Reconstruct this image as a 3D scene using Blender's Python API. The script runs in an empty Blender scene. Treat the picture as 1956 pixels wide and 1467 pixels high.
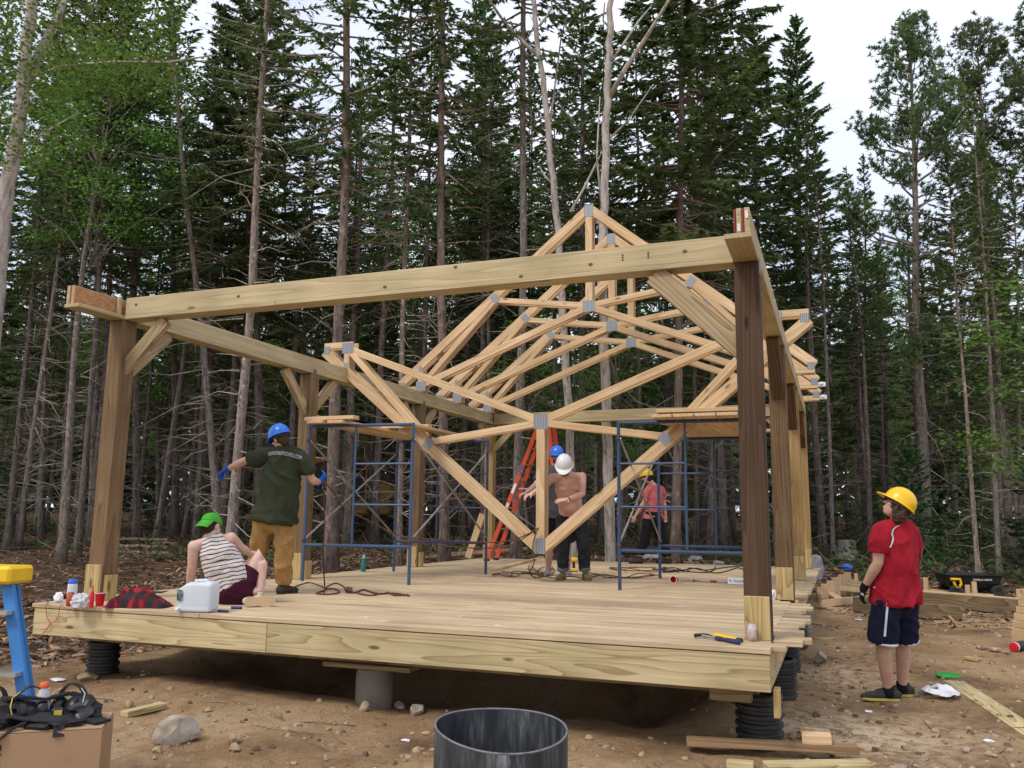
import bpy, bmesh, math, random
import numpy as np
from mathutils import Vector, Matrix, noise as mnoise
from mathutils.bvhtree import BVHTree
R = math.radians
random.seed(7); np.random.seed(7)
scn = bpy.context.scene
COL = scn.collection

# ------------------------------------------------------------------ camera
F_PX, PITCH, ROLL, YAW = 1619.9, 0.1573, 0.0114, -0.3648
DECK = 0.74                                   # deck top above the ground
CAM = Vector((7.039, -5.991, 0.826 + DECK))
_fw = Vector((math.sin(YAW)*math.cos(PITCH), math.cos(YAW)*math.cos(PITCH), math.sin(PITCH)))
_r = Vector((math.cos(YAW), -math.sin(YAW), 0)); _u = _r.cross(_fw)
_r2 = _r*math.cos(ROLL) + _u*math.sin(ROLL); _u2 = -_r*math.sin(ROLL) + _u*math.cos(ROLL)
cd = bpy.data.cameras.new('camera'); cam = bpy.data.objects.new('camera', cd); COL.objects.link(cam)
cam.matrix_world = Matrix(((_r2.x,_u2.x,-_fw.x,CAM.x),(_r2.y,_u2.y,-_fw.y,CAM.y),(_r2.z,_u2.z,-_fw.z,CAM.z),(0,0,0,1)))
cd.sensor_width = 36; cd.lens = 36*F_PX/1956; cd.clip_start = 0.05; cd.clip_end = 2000
scn.camera = cam

# ------------------------------------------------------------------ sky and sun (bright overcast)
SUN_EL, SUN_ROT = R(52), R(205)
world = bpy.data.worlds.new('World'); scn.world = world; world.use_nodes = True
wn, wl = world.node_tree.nodes, world.node_tree.links
wn.clear()
wo = wn.new('ShaderNodeOutputWorld'); bg = wn.new('ShaderNodeBackground'); bg.inputs['Strength'].default_value = 0.12
sky = wn.new('ShaderNodeTexSky'); sky.sky_type = 'NISHITA'; sky.sun_disc = False
sky.sun_elevation = SUN_EL; sky.sun_rotation = SUN_ROT; sky.air_density = 1.2; sky.dust_density = 2.0
tcw = wn.new('ShaderNodeTexCoord'); nz = wn.new('ShaderNodeTexNoise'); nz.inputs['Scale'].default_value = 2.6; nz.inputs['Detail'].default_value = 5
rmp = wn.new('ShaderNodeMapRange'); rmp.inputs['From Min'].default_value = 0.33; rmp.inputs['From Max'].default_value = 0.55
rmp.inputs['To Min'].default_value = 0.5; rmp.inputs['To Max'].default_value = 1.0
mixw = wn.new('ShaderNodeMix'); mixw.data_type = 'RGBA'; mixw.inputs[7].default_value = (6.5, 6.85, 7.9, 1)
wl.new(tcw.outputs['Generated'], nz.inputs['Vector']); wl.new(nz.outputs['Fac'], rmp.inputs['Value'])
wl.new(rmp.outputs[0], mixw.inputs[0]); wl.new(sky.outputs[0], mixw.inputs[6]); wl.new(mixw.outputs[2], bg.inputs[0]); wl.new(bg.outputs[0], wo.inputs[0])
sl = bpy.data.lights.new('sun', 'SUN'); sl.energy = 1.5; sl.angle = R(14); sl.color = (1.0, 0.95, 0.87)
so = bpy.data.objects.new('sun', sl); COL.objects.link(so)
# sky sun_rotation is measured clockwise from +Y
_sd = Vector((math.sin(SUN_ROT)*math.cos(SUN_EL), math.cos(SUN_ROT)*math.cos(SUN_EL), math.sin(SUN_EL)))
so.rotation_euler = _sd.to_track_quat('Z', 'Y').to_euler()
scn.view_settings.view_transform = 'Standard'; scn.view_settings.look = 'None'
scn.view_settings.exposure = 0.48; scn.view_settings.gamma = 1
scn.cycles.use_denoising = True
scn.cycles.max_bounces = 6; scn.cycles.transparent_max_bounces = 8

# ------------------------------------------------------------------ pixel helpers (photo pixels 1956 x 1467)
def ray(x, y):
    return (_fw + _r2*((x-978)/F_PX) - _u2*((y-733.5)/F_PX))
def on_axis(x, y, ax, v):
    d = ray(x, y); t = (v-CAM[ax])/d[ax]; return CAM + d*t
def on_deck(x, y, z=0.0): return on_axis(x, y, 2, DECK+z)
def at_depth(x, y, d): return CAM + ray(x, y)*d
def project(P):
    q = Vector(P)-CAM; z = q.dot(_fw)
    return (978+F_PX*q.dot(_r2)/z, 733.5-F_PX*q.dot(_u2)/z, z)
def smooth(a, b, x):
    t = min(1, max(0, (x-a)/(b-a))); return t*t*(3-2*t)
FH = Vector((math.sin(YAW), math.cos(YAW)))
def gz(x, y):
    s = (x-CAM.x)*FH.x + (y-CAM.y)*FH.y
    z = 0.72*smooth(14.5, 25, s) + 0.022*max(0, s-25)*(1 if s < 90 else 90/s)
    near = 1 - smooth(30, 60, abs(s))
    z += near*(0.07*mnoise.noise((x*.35, y*.35, 3)) + 0.05*mnoise.noise((x*.9, y*.9, 7)) + 0.03*mnoise.noise((x*2.6, y*2.6, 1)))
    z += (0.014*mnoise.noise((x*7, y*7, 5)) + .008*mnoise.noise((x*15, y*15, 9)))*near
    # spoil berm along the front, dug-out behind it under the deck, deepened to keep it dark
    fx = smooth(-.1, 1.3, x)*(1-smooth(5.0, 6.1, x))
    z += fx*(.065+.04*mnoise.noise((x*1.3, y*1.3, 11)))*math.exp(-((y-.28)/.42)**2)
    z -= 0.30*smooth(.9, 1.8, x)*(1-smooth(5.2, 6.0, x))*smooth(.72, 1.15, y)*(1-smooth(1.9, 2.6, y))
    z += 0.42*smooth(1.2, 2.6, x)*(1-smooth(5.2, 6.0, x))*smooth(2.2, 3.4, y)*(1-smooth(7.5, 9.5, y))  # unseen earth rise added under the deck to block light from behind
    z += 0.05*math.exp(-((x-4.6)**2/1.6 + (y+.75)**2/.16))
    z += 0.34*smooth(-1.2, .6, x)*(1-smooth(6.3, 7.6, x))*smooth(7.6, 10.2, y)*(1-smooth(12.5, 16, y))  # bank added along the back edge to shut light out below the deck
    z += 0.10*math.exp(-((x-.2)**2/.5 + (y-3.5)**2/6))
    return z
def on_ground(x, y, dz=0.0):
    d = ray(x, y); t = 2.2; step = .12
    while t < 320:
        P = CAM + d*t
        if P.z < gz(P.x, P.y)+dz: break
        t += step*(1+t*.02)
    lo, hi = t-step*(1+t*.02), t
    for _ in range(18):
        m = (lo+hi)/2; P = CAM + d*m
        if P.z < gz(P.x, P.y)+dz: hi = m
        else: lo = m
    return CAM + d*hi

# ------------------------------------------------------------------ object helpers
def tag(o, label=None, cat=None, group=None, kind=None):
    if label: o['label'] = label
    if cat: o['category'] = cat
    if group: o['group'] = group
    if kind: o['kind'] = kind
    return o
def thing(name, label, cat, loc=(0,0,0), rz=0.0, group=None):
    o = bpy.data.objects.new(name, None); COL.objects.link(o); o.empty_display_size = .1
    o.location = loc; o.rotation_euler = (0,0,rz)
    return tag(o, label, cat, group)
class MB:
    def __init__(s): s.v = []; s.f = []; s.mi = []; s.cur = 0
    def add(s, vs, fs):
        b = len(s.v); s.v += [tuple(v) for v in vs]; s.f += [tuple(i+b for i in f) for f in fs]; s.mi += [s.cur]*len(fs); return s
    def box(s, c, d, m=None):
        x, y, z = d[0]/2, d[1]/2, d[2]/2; c = Vector(c)
        vs = [Vector(p) for p in ((-x,-y,-z),(x,-y,-z),(x,y,-z),(-x,y,-z),(-x,-y,z),(x,-y,z),(x,y,z),(-x,y,z))]
        if m is not None: vs = [m @ v for v in vs]
        return s.add([v+c for v in vs], ((0,3,2,1),(4,5,6,7),(0,1,5,4),(1,2,6,5),(2,3,7,6),(3,0,4,7)))
    def bar(s, a, b, w, h, up=(0,0,1)):
        a, b = Vector(a), Vector(b); X = (b-a).normalized(); Y = Vector(up).cross(X)
        if Y.length < 1e-4: Y = Vector((0,1,0)).cross(X)
        Y.normalize(); Z = X.cross(Y)
        return s.box((a+b)/2, ((b-a).length, w, h), Matrix((X, Y, Z)).transposed())
    def tube(s, pts, rad, n=8, caps=True):
        pts = [Vector(p) for p in pts]; m = len(pts)
        rad = [rad]*m if isinstance(rad, (int, float)) else rad
        ref = None; rings = []
        for i, p in enumerate(pts):
            t = (pts[min(i+1, m-1)]-pts[max(i-1, 0)])
            if t.length < 1e-9: t = Vector((0,0,1))
            t.normalize()
            if ref is None: ref = t.orthogonal().normalized()
            ref = (ref - t*ref.dot(t))
            ref = ref.normalized() if ref.length > 1e-6 else t.orthogonal().normalized()
            bn = t.cross(ref)
            rings.append([p + (ref*math.cos(2*math.pi*k/n)+bn*math.sin(2*math.pi*k/n))*rad[i] for k in range(n)])
        vs = [v for r in rings for v in r]
        fs = [(i*n+k, i*n+(k+1)%n, (i+1)*n+(k+1)%n, (i+1)*n+k) for i in range(m-1) for k in range(n)]
        if caps: fs += [tuple(range(n-1, -1, -1)), tuple((m-1)*n+k for k in range(n))]
        return s.add(vs, fs)
    def lathe(s, prof, n=24, c=(0,0,0), m=None, cap=True):
        vs = []; c = Vector(c)
        for r, z in prof:
            for k in range(n):
                v = Vector((r*math.cos(2*math.pi*k/n), r*math.sin(2*math.pi*k/n), z))
                if m is not None: v = m @ v
                vs.append(v+c)
        fs = [(i*n+k, i*n+(k+1)%n, (i+1)*n+(k+1)%n, (i+1)*n+k) for i in range(len(prof)-1) for k in range(n)]
        if cap: fs += [tuple(range(n-1, -1, -1)), tuple((len(prof)-1)*n+k for k in range(n))]
        return s.add(vs, fs)
    def ball(s, c, r, n=12, m=None):
        rx, ry, rz = (r, r, r) if isinstance(r, (int, float)) else r
        pr = [(math.sin(math.pi*i/(n//2+1)), -math.cos(math.pi*i/(n//2+1))) for i in range(1, n//2+1)]
        vs = []
        for q, z in pr:
            for k in range(n): vs.append(Vector((q*math.cos(2*math.pi*k/n)*rx, q*math.sin(2*math.pi*k/n)*ry, z*rz)))
        vs += [Vector((0,0,-rz)), Vector((0,0,rz))]
        if m is not None: vs = [m @ v for v in vs]
        L = len(pr); c = Vector(c)
        fs = [(i*n+k, i*n+(k+1)%n, (i+1)*n+(k+1)%n, (i+1)*n+k) for i in range(L-1) for k in range(n)]
        fs += [(L*n, (k+1)%n, k) for k in range(n)] + [(L*n+1, (L-1)*n+k, (L-1)*n+(k+1)%n) for k in range(n)]
        return s.add([v+c for v in vs], fs)
    def mesh(s, name):
        me = bpy.data.meshes.new(name); me.from_pydata(s.v, [], s.f); return me
    def build(s, name, mat, parent=None, shade=False, bevel=0, loc=None, world=False):
        me = s.mesh(name)
        mats = mat if isinstance(mat, (list, tuple)) else [mat]
        for m in mats: me.materials.append(m)
        if len(mats) > 1: me.polygons.foreach_set('material_index', s.mi)
        if bevel:
            bm = bmesh.new(); bm.from_mesh(me)
            bmesh.ops.bevel(bm, geom=bm.edges[:], offset=bevel, segments=1, affect='EDGES'); bm.to_mesh(me); bm.free()
        if shade: smooth_mesh(me, shade)
        o = bpy.data.objects.new(name, me); COL.objects.link(o)
        if parent: o.parent = parent
        if loc is not None: o.location = loc
        if world and parent: o.matrix_local = parent_inv(parent)
        return o
def smooth_mesh(me, ang=True):
    me.polygons.foreach_set('use_smooth', [True]*len(me.polygons))
    if ang is not True: 
        try: me.set_sharp_from_angle(angle=R(ang))
        except Exception: pass
_box_cache = {}
def board(name, a, b, w, h, mat, parent=None, up=(0,0,1), bev=.004):
    """a sawn board from a to b: local X runs along the grain, w across (local Y), h along up (local Z)"""
    a, b = Vector(a), Vector(b); L = (b-a).length
    key = (round(L,3), round(w,4), round(h,4), mat.name, bev)
    me = _box_cache.get(key)
    if me is None:
        mb = MB().box((0,0,0), (L, w, h)); me = mb.mesh(name); me.materials.append(mat)
        if bev:
            bm = bmesh.new(); bm.from_mesh(me); bmesh.ops.bevel(bm, geom=bm.edges[:], offset=bev, segments=1, affect='EDGES'); bm.to_mesh(me); bm.free()
        _box_cache[key] = me
    X = (b-a).normalized(); Y = Vector(up).cross(X)
    if Y.length < 1e-4: Y = Vector((0,1,0)).cross(X)
    Y.normalize(); Z = X.cross(Y)
    o = bpy.data.objects.new(name, me); COL.objects.link(o)
    M = Matrix((X, Y, Z)).transposed().to_4x4(); M.translation = (a+b)/2
    if parent:
        o.parent = parent; M = parent_inv(parent) @ M
    o.matrix_local = M
    return o
def parent_inv(p):
    m = Matrix.Identity(4); q = p
    while q is not None:
        m = (Matrix.LocRotScale(q.location, q.rotation_euler, q.scale) if q.rotation_mode != 'QUATERNION' else Matrix.LocRotScale(q.location, q.rotation_quaternion, q.scale)) @ m
        q = q.parent
    return m.inverted()
def text_mesh(name, body, size, mat, parent, M, extr=.001, bold=False):
    cu = bpy.data.curves.new(name, 'FONT'); cu.body = body; cu.size = size; cu.align_x = 'CENTER'; cu.align_y = 'CENTER'; cu.extrude = extr
    if bold: cu.offset = size*.02
    o = bpy.data.objects.new(name, cu); COL.objects.link(o)
    dg = bpy.context.evaluated_depsgraph_get(); me = bpy.data.meshes.new_from_object(o.evaluated_get(dg))
    COL.objects.unlink(o); bpy.data.objects.remove(o)
    me.materials.clear(); me.materials.append(mat)
    t = bpy.data.objects.new(name, me); COL.objects.link(t); t.matrix_local = M
    if parent: t.parent = parent
    return t

# ------------------------------------------------------------------ materials
def mat_new(name):
    m = bpy.data.materials.new(name); m.use_nodes = True
    nt = m.node_tree; b = nt.nodes['Principled BSDF']
    return m, nt, b
def N(nt, t, **k):
    n = nt.nodes.new(t)
    for a, v in k.items():
        if a.startswith('_'): setattr(n, a[1:], v)
        else: n.inputs[a.replace('__', ' ')].default_value = v
    return n
def ramp(nt, stops, src):
    r = nt.nodes.new('ShaderNodeValToRGB'); e = r.color_ramp.elements
    while len(e) > 1: e.remove(e[-1])
    e[0].position = stops[0][0]; e[0].color = (*stops[0][1], 1)
    for p, c in stops[1:]:
        q = e.new(p); q.color = (*c, 1)
    nt.links.new(src, r.inputs[0]); return r
def wood(name, dark, mid, light, knots=True, scale=1.0, grain=1.0, rough=.75, stain=None, var=.25, spread=1.0, lx=.55, ring=1.0):
    m, nt, b = mat_new(name); L = nt.links.new
    tc = N(nt, 'ShaderNodeTexCoord'); oi = N(nt, 'ShaderNodeObjectInfo')
    off = N(nt, 'ShaderNodeVectorMath', _operation='SCALE'); off.inputs[0].default_value = (37.3, 11.7, 23.1); L(oi.outputs['Random'], off.inputs['Scale'])
    add = N(nt, 'ShaderNodeVectorMath', _operation='ADD'); L(tc.outputs['Object'], add.inputs[0]); L(off.outputs[0], add.inputs[1])
    # growth rings seen on a sawn face: contour lines of a slow noise stretched along the grain
    mp = N(nt, 'ShaderNodeMapping'); mp.inputs['Scale'].default_value = (lx*scale, 5.5*scale, 5.5*scale); L(add.outputs[0], mp.inputs[0])
    n1 = N(nt, 'ShaderNodeTexNoise', Scale=1.0, Detail=1.2, Roughness=.4); L(mp.outputs[0], n1.inputs['Vector'])
    mul = N(nt, 'ShaderNodeMath', _operation='MULTIPLY'); mul.inputs[1].default_value = 11*grain; L(n1.outputs['Fac'], mul.inputs[0])
    fr = N(nt, 'ShaderNodeMath', _operation='FRACT'); L(mul.outputs[0], fr.inputs[0])
    mp2 = N(nt, 'ShaderNodeMapping'); mp2.inputs['Scale'].default_value = (3, 120, 120); L(add.outputs[0], mp2.inputs[0])
    n2 = N(nt, 'ShaderNodeTexNoise', Scale=1.0, Detail=3); L(mp2.outputs[0], n2.inputs['Vector'])
    cr = ramp(nt, [(0, light), (.45*spread, mid), (.84, tuple((1-.4*ring)*a+.4*ring*c for a, c in zip(mid, dark))), (.94, tuple((1-ring)*a+ring*c for a, c in zip(mid, dark))), (1, light)], fr.outputs[0])
    n3 = N(nt, 'ShaderNodeTexNoise', Scale=1.7, Detail=3); L(add.outputs[0], n3.inputs['Vector'])
    mx = N(nt, 'ShaderNodeMix', _data_type='RGBA', _blend_type='MULTIPLY'); mx.inputs[0].default_value = .55
    c2 = ramp(nt, [(.3, (.72,.70,.66)), (.7, (1.12,1.1,1.06))], n2.outputs['Fac']); L(cr.outputs[0], mx.inputs[6]); L(c2.outputs[0], mx.inputs[7])
    mx2 = N(nt, 'ShaderNodeMix', _data_type='RGBA', _blend_type='MULTIPLY'); mx2.inputs[0].default_value = .8
    c3 = ramp(nt, [(.3, (.8,.78,.72)), (.65, (1.08,1.06,1.04))], n3.outputs['Fac']); L(mx.outputs[2], mx2.inputs[6]); L(c3.outputs[0], mx2.inputs[7])
    last = mx2.outputs[2]
    if knots:
        mp3 = N(nt, 'ShaderNodeMapping'); mp3.inputs['Scale'].default_value = (1.6, 5.2, 5.2); L(add.outputs[0], mp3.inputs[0])
        vo = N(nt, 'ShaderNodeTexVoronoi', Scale=1.0); L(mp3.outputs[0], vo.inputs['Vector'])
        kr = ramp(nt, [(0, (1,1,1)), (.06, (.9,.9,.9)), (.11, (0,0,0))], vo.outputs['Distance'])
        mk = N(nt, 'ShaderNodeMix', _data_type='RGBA'); L(kr.outputs[0], mk.inputs[0]); L(last, mk.inputs[6]); mk.inputs[7].default_value = tuple(c*.42 for c in dark)+(1,)
        last = mk.outputs[2]
    hs = N(nt, 'ShaderNodeHueSaturation'); L(last, hs.inputs['Color'])
    mr = N(nt, 'ShaderNodeMapRange'); mr.inputs['To Min'].default_value = 1-var; mr.inputs['To Max'].default_value = 1+var*.6; L(oi.outputs['Random'], mr.inputs['Value']); L(mr.outputs[0], hs.inputs['Value'])
    L(hs.outputs[0], b.inputs['Base Color']); b.inputs['Roughness'].default_value = rough; b.inputs['Specular IOR Level'].default_value = .25
    bp = N(nt, 'ShaderNodeBump', Strength=.25, Distance=.004); L(n2.outputs['Fac'], bp.inputs['Height']); L(bp.outputs[0], b.inputs['Normal'])
    return m
def paint(name, col, rough=.5, metal=0, spec=.4, wear=None, wscale=8, wamt=.5, bump=0, bscale=60):
    m, nt, b = mat_new(name); L = nt.links.new
    b.inputs['Roughness'].default_value = rough; b.inputs['Metallic'].default_value = metal; b.inputs['Specular IOR Level'].default_value = spec
    tc = N(nt, 'ShaderNodeTexCoord'); n = N(nt, 'ShaderNodeTexNoise', Scale=wscale, Detail=6, Roughness=.65); L(tc.outputs['Object'], n.inputs['Vector'])
    w = wear if wear else tuple(c*.72 for c in col)
    lo = .5+.22*(1-wamt); r = ramp(nt, [(lo-.12, col), (lo+.12, w)], n.outputs['Fac'])
    L(r.outputs[0], b.inputs['Base Color'])
    if bump:
        n2 = N(nt, 'ShaderNodeTexNoise', Scale=bscale, Detail=4); L(tc.outputs['Object'], n2.inputs['Vector'])
        bp = N(nt, 'ShaderNodeBump', Strength=bump, Distance=.01); L(n2.outputs['Fac'], bp.inputs['Height']); L(bp.outputs[0], b.inputs['Normal'])
    return m

M = {}
M['deck'] = wood('deck_wood', (.40,.29,.175), (.51,.395,.255), (.60,.475,.325), knots=False, var=.17, grain=.7, lx=.25, ring=.7)
M['treated'] = wood('treated_wood', (.27,.185,.075), (.50,.41,.22), (.57,.48,.28), var=.07, scale=.9, grain=1.15)
M['rim'] = wood('rim_wood', (.27,.18,.08), (.49,.40,.225), (.57,.48,.29), var=.05, scale=1.25, grain=1.2, knots=True, spread=1.3, lx=.36, ring=.7)
M['beamw'] = wood('beam_wood', (.36,.27,.14), (.48,.40,.24), (.53,.45,.28), var=.10, scale=1.0, grain=.8, lx=.22, ring=.6)
M['spf'] = wood('spruce_framing', (.46,.28,.13), (.63,.45,.265), (.70,.52,.33), var=.09, grain=.8, lx=.25, ring=.55)
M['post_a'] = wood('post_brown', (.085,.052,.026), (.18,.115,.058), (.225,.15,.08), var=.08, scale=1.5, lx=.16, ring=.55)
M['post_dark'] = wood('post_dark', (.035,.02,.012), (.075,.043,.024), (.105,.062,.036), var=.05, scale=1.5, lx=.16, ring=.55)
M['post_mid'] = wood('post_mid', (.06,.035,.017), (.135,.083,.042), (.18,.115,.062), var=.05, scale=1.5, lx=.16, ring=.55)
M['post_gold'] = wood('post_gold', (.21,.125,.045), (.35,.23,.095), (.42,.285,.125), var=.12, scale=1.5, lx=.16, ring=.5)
M['gold'] = wood('block_wood', (.30,.19,.07), (.50,.37,.17), (.56,.43,.22), var=.08, scale=1.2)
M['brace_dark'] = wood('brace_dark', (.06,.035,.018), (.12,.07,.036), (.16,.10,.055), var=.1)
M['brace'] = wood('brace_wood', (.24,.16,.08), (.40,.31,.185), (.46,.37,.23), var=.1)
M['pier_cap'] = wood('cap_wood', (.2,.13,.06), (.36,.27,.14), (.42,.33,.19), var=.15)

def osb():
    m, nt, b = mat_new('osb'); L = nt.links.new
    tc = N(nt, 'ShaderNodeTexCoord'); mp = N(nt, 'ShaderNodeMapping'); mp.inputs['Scale'].default_value = (30, 60, 60); L(tc.outputs['Object'], mp.inputs[0])
    v = N(nt, 'ShaderNodeTexVoronoi', Scale=1.0); L(mp.outputs[0], v.inputs['Vector'])
    r = ramp(nt, [(0, (.30,.13,.05)), (.5, (.42,.21,.09)), (1, (.50,.28,.13))], v.outputs['Color']); L(r.outputs[0], b.inputs['Base Color']); b.inputs['Roughness'].default_value = .8
    return m
M['osb'] = osb()
M['osb_edge'] = paint('osb_red_edge', (.27,.035,.02), .8, wear=(.2,.04,.03), wscale=60)
def plate_mat():
    m, nt, b = mat_new('galvanised'); L = nt.links.new
    tc = N(nt, 'ShaderNodeTexCoord'); w = N(nt, 'ShaderNodeTexWave', Scale=14.0, Distortion=0.6); w.bands_direction = 'X'; L(tc.outputs['Object'], w.inputs['Vector'])
    r = ramp(nt, [(0, (.12,.13,.14)), (.6, (.30,.315,.335)), (1, (.37,.385,.41))], w.outputs['Fac']); L(r.outputs[0], b.inputs['Base Color'])
    b.inputs['Metallic'].default_value = .45; b.inputs['Roughness'].default_value = .45; return m
M['galv'] = plate_mat()

def dirt():
    m, nt, b = mat_new('dirt'); L = nt.links.new
    tc = N(nt, 'ShaderNodeTexCoord'); ob = tc.outputs['Object']
    n1 = N(nt, 'ShaderNodeTexNoise', Scale=.55, Detail=8, Roughness=.62); L(ob, n1.inputs['Vector'])
    n2 = N(nt, 'ShaderNodeTexNoise', Scale=9.0, Detail=8, Roughness=.7); L(ob, n2.inputs['Vector'])
    n3 = N(nt, 'ShaderNodeTexNoise', Scale=55.0, Detail=4, Roughness=.7); L(ob, n3.inputs['Vector'])
    sand = ramp(nt, [(.33, (.13,.08,.045)), (.44, (.29,.185,.10)), (.58, (.44,.30,.17)), (.78, (.53,.40,.25))], n1.outputs['Fac'])
    d2 = ramp(nt, [(.28, (.58,.55,.52)), (.5, (.98,.97,.96)), (.75, (1.22,1.2,1.16))], n2.outputs['Fac'])
    m1 = N(nt, 'ShaderNodeMix', _data_type='RGBA', _blend_type='MULTIPLY'); m1.inputs[0].default_value = .8; L(sand.outputs[0], m1.inputs[6]); L(d2.outputs[0], m1.inputs[7])
    d3 = ramp(nt, [(.3, (.7,.68,.66)), (.7, (1.25,1.23,1.2))], n3.outputs['Fac'])
    m2 = N(nt, 'ShaderNodeMix', _data_type='RGBA', _blend_type='MULTIPLY'); m2.inputs[0].default_value = .6; L(m1.outputs[2], m2.inputs[6]); L(d3.outputs[0], m2.inputs[7])
    # the forest floor of needles and bark takes over away from the platform (vertex attribute)
    at = N(nt, 'ShaderNodeAttribute', _attribute_name='forest'); 
    nf = N(nt, 'ShaderNodeTexNoise', Scale=3.0, Detail=8, Roughness=.7); L(ob, nf.inputs['Vector'])
    fl = ramp(nt, [(.3, (.03,.02,.013)), (.5, (.085,.05,.03)), (.62, (.16,.095,.055)), (.75, (.24,.15,.085))], nf.outputs['Fac'])
    ad = N(nt, 'ShaderNodeMath', _operation='MULTIPLY_ADD'); ad.inputs[1].default_value = 1.6; L(at.outputs['Fac'], ad.inputs[0])
    sb = N(nt, 'ShaderNodeMath', _operation='SUBTRACT'); sb.inputs[1].default_value = .52; L(n1.outputs['Fac'], sb.inputs[0]); L(sb.outputs[0], ad.inputs[2]); ad.use_clamp = True
    m3 = N(nt, 'ShaderNodeMix', _data_type='RGBA'); L(ad.outputs[0], m3.inputs[0]); L(m2.outputs[2], m3.inputs[6]); L(fl.outputs[0], m3.inputs[7])
    # pale sawdust spilled by the corner pier
    at2 = N(nt, 'ShaderNodeAttribute', _attribute_name='sawdust'); ms = N(nt, 'ShaderNodeMath', _operation='MULTIPLY'); L(at2.outputs['Fac'], ms.inputs[0])
    rs = ramp(nt, [(.42, (0,0,0)), (.56, (1,1,1))], n2.outputs['Fac']); L(rs.outputs[0], ms.inputs[1])
    m4 = N(nt, 'ShaderNodeMix', _data_type='RGBA'); L(ms.outputs[0], m4.inputs[0]); L(m3.outputs[2], m4.inputs[6]); m4.inputs[7].default_value = (.60,.49,.34,1)
    # trodden damp earth right of the platform
    L(m4.outputs[2], b.inputs['Base Color']); b.inputs['Roughness'].default_value = .95; b.inputs['Specular IOR Level'].default_value = .12
    mb_ = N(nt, 'ShaderNodeMath', _operation='ADD'); L(n2.outputs['Fac'], mb_.inputs[0]); L(n3.outputs['Fac'], mb_.inputs[1])
    bp = N(nt, 'ShaderNodeBump', Strength=.9, Distance=.03); L(mb_.outputs[0], bp.inputs['Height']); L(bp.outputs[0], b.inputs['Normal'])
    return m
M['dirt'] = dirt()

# ------------------------------------------------------------------ ground: one sheet to the horizon
def build_ground():
    n = 330; t = np.linspace(-1, 1, n)
    mp = lambda t: 13*t + 387*np.sign(t)*np.abs(t)**6
    X = 5.5 + mp(t); Y = 4.0 + mp(t)
    vs = [(x, y, gz(x, y)) for y in Y for x in X]
    fs = [(j*n+i, j*n+i+1, (j+1)*n+i+1, (j+1)*n+i) for j in range(n-1) for i in range(n-1)]
    me = bpy.data.meshes.new('ground'); me.from_pydata(vs, [], fs); me.materials.append(M['dirt']); smooth_mesh(me)
    a = me.attributes.new('forest', 'FLOAT', 'POINT'); s_ = me.attributes.new('sawdust', 'FLOAT', 'POINT')
    A = []; S = []
    c1 = on_axis(1640, 1400, 2, 0); c2 = on_axis(1600, 1290, 2, 0)
    for x, y, z in vs:
        left = smooth(1.2, -1.6, x) if False else smooth(-.2, 2.2, -x)
        s = (x-CAM.x)*FH.x + (y-CAM.y)*FH.y
        A.append(min(1, max(left*smooth(6.5, 9.5, s), smooth(15.5, 18.5, s))))
        S.append(1.0*math.exp(-((x-c1.x)**2/.5+(y-c1.y)**2/.35)) + .5*math.exp(-((x-c2.x)**2/.25+(y-c2.y)**2/1.2)))
    a.data.foreach_set('value', A); s_.data.foreach_set('value', S)
    o = bpy.data.objects.new('ground', me); COL.objects.link(o); tag(o, kind='structure'); return o
build_ground()
# ------------------------------------------------------------------ platform
WD, XL, XR, Y1, SP, HB = 6.585, .284, 6.473, .524, 3.32, 2.772
PY = [Y1+SP*i for i in range(4)]; PH = .092
DD = PY[3]+.35
plat = thing('timber_platform', 'large pale timber platform of deck boards raised on black pipe piers', 'platform', (WD/2, DD/2, 0))
bw, bt = .1425, .038
nrow = int(DD/bw); rnd = random.Random(3)
for k in range(nrow):
    y = bw*(k+.5)
    if k == 0: ends = WD
    elif k == 1: ends = WD+.09
    elif k == 2: ends = WD-.02
    elif y < PY[1]-.25: ends = WD+(.10+.10*rnd.random() if k % 2 else -.05)
    elif y < PY[1]+.2: ends = WD-.16 if k % 2 else WD+.02
    else: ends = WD+(.07+.05*rnd.random() if k % 2 else -.02)
    if k == 4: ends = WD+.24
    j = [1.95, 3.6, 4.9, 2.7, 4.2, 1.4, 3.1][k % 7] + rnd.uniform(-.1,.1)
    if k == 0: j = 1.93
    x0 = 0+rnd.uniform(-.015,.015); gap = .0015
    for a, b in ((x0, j-gap), (j+gap, ends)):
        cut = rnd.uniform(-.0015,.0015)
        # rows are notched round the posts
        segs = [(a, b)]
        for py in PY:
            if abs(y-py) < PH+bw/2:
                ns = []
                for s0, s1 in segs:
                    for lo, hi in ((XL-PH-.004, XL+PH+.004), (XR-PH-.004, XR+PH+.004)):
                        if s0 < lo and s1 > hi: ns.append((s0, lo)); s0 = hi
                        elif s0 < lo < s1: s1 = lo
                        elif s0 < hi < s1: s0 = hi
                    ns.append((s0, s1))
                segs = ns
        for s0, s1 in segs:
            if s1-s0 > .03:
                board('deck_board', (s0, y, DECK-bt/2+cut), (s1, y, DECK-bt/2+cut), bw-.007, bt, M['deck'], plat, bev=.004)
RT = DECK-bt-.006; RH = .235
jx = 2.62
board('rim_board', (.03, .03, RT-RH/2), (jx-.002, .03, RT-RH/2), .04, RH, M['rim'], plat)
board('rim_board', (jx+.002, .03, RT-RH/2), (WD-.006, .03, RT-RH/2), .04, RH, M['rim'], plat)
board('rim_board', (WD-.03, .055, RT-RH/2), (WD-.03, DD*.52, RT-RH/2), .04, RH, M['rim'], plat)
board('rim_board', (WD-.03, DD*.52+.004, RT-RH/2), (WD-.03, DD, RT-RH/2), .04, RH, M['rim'], plat)
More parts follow.
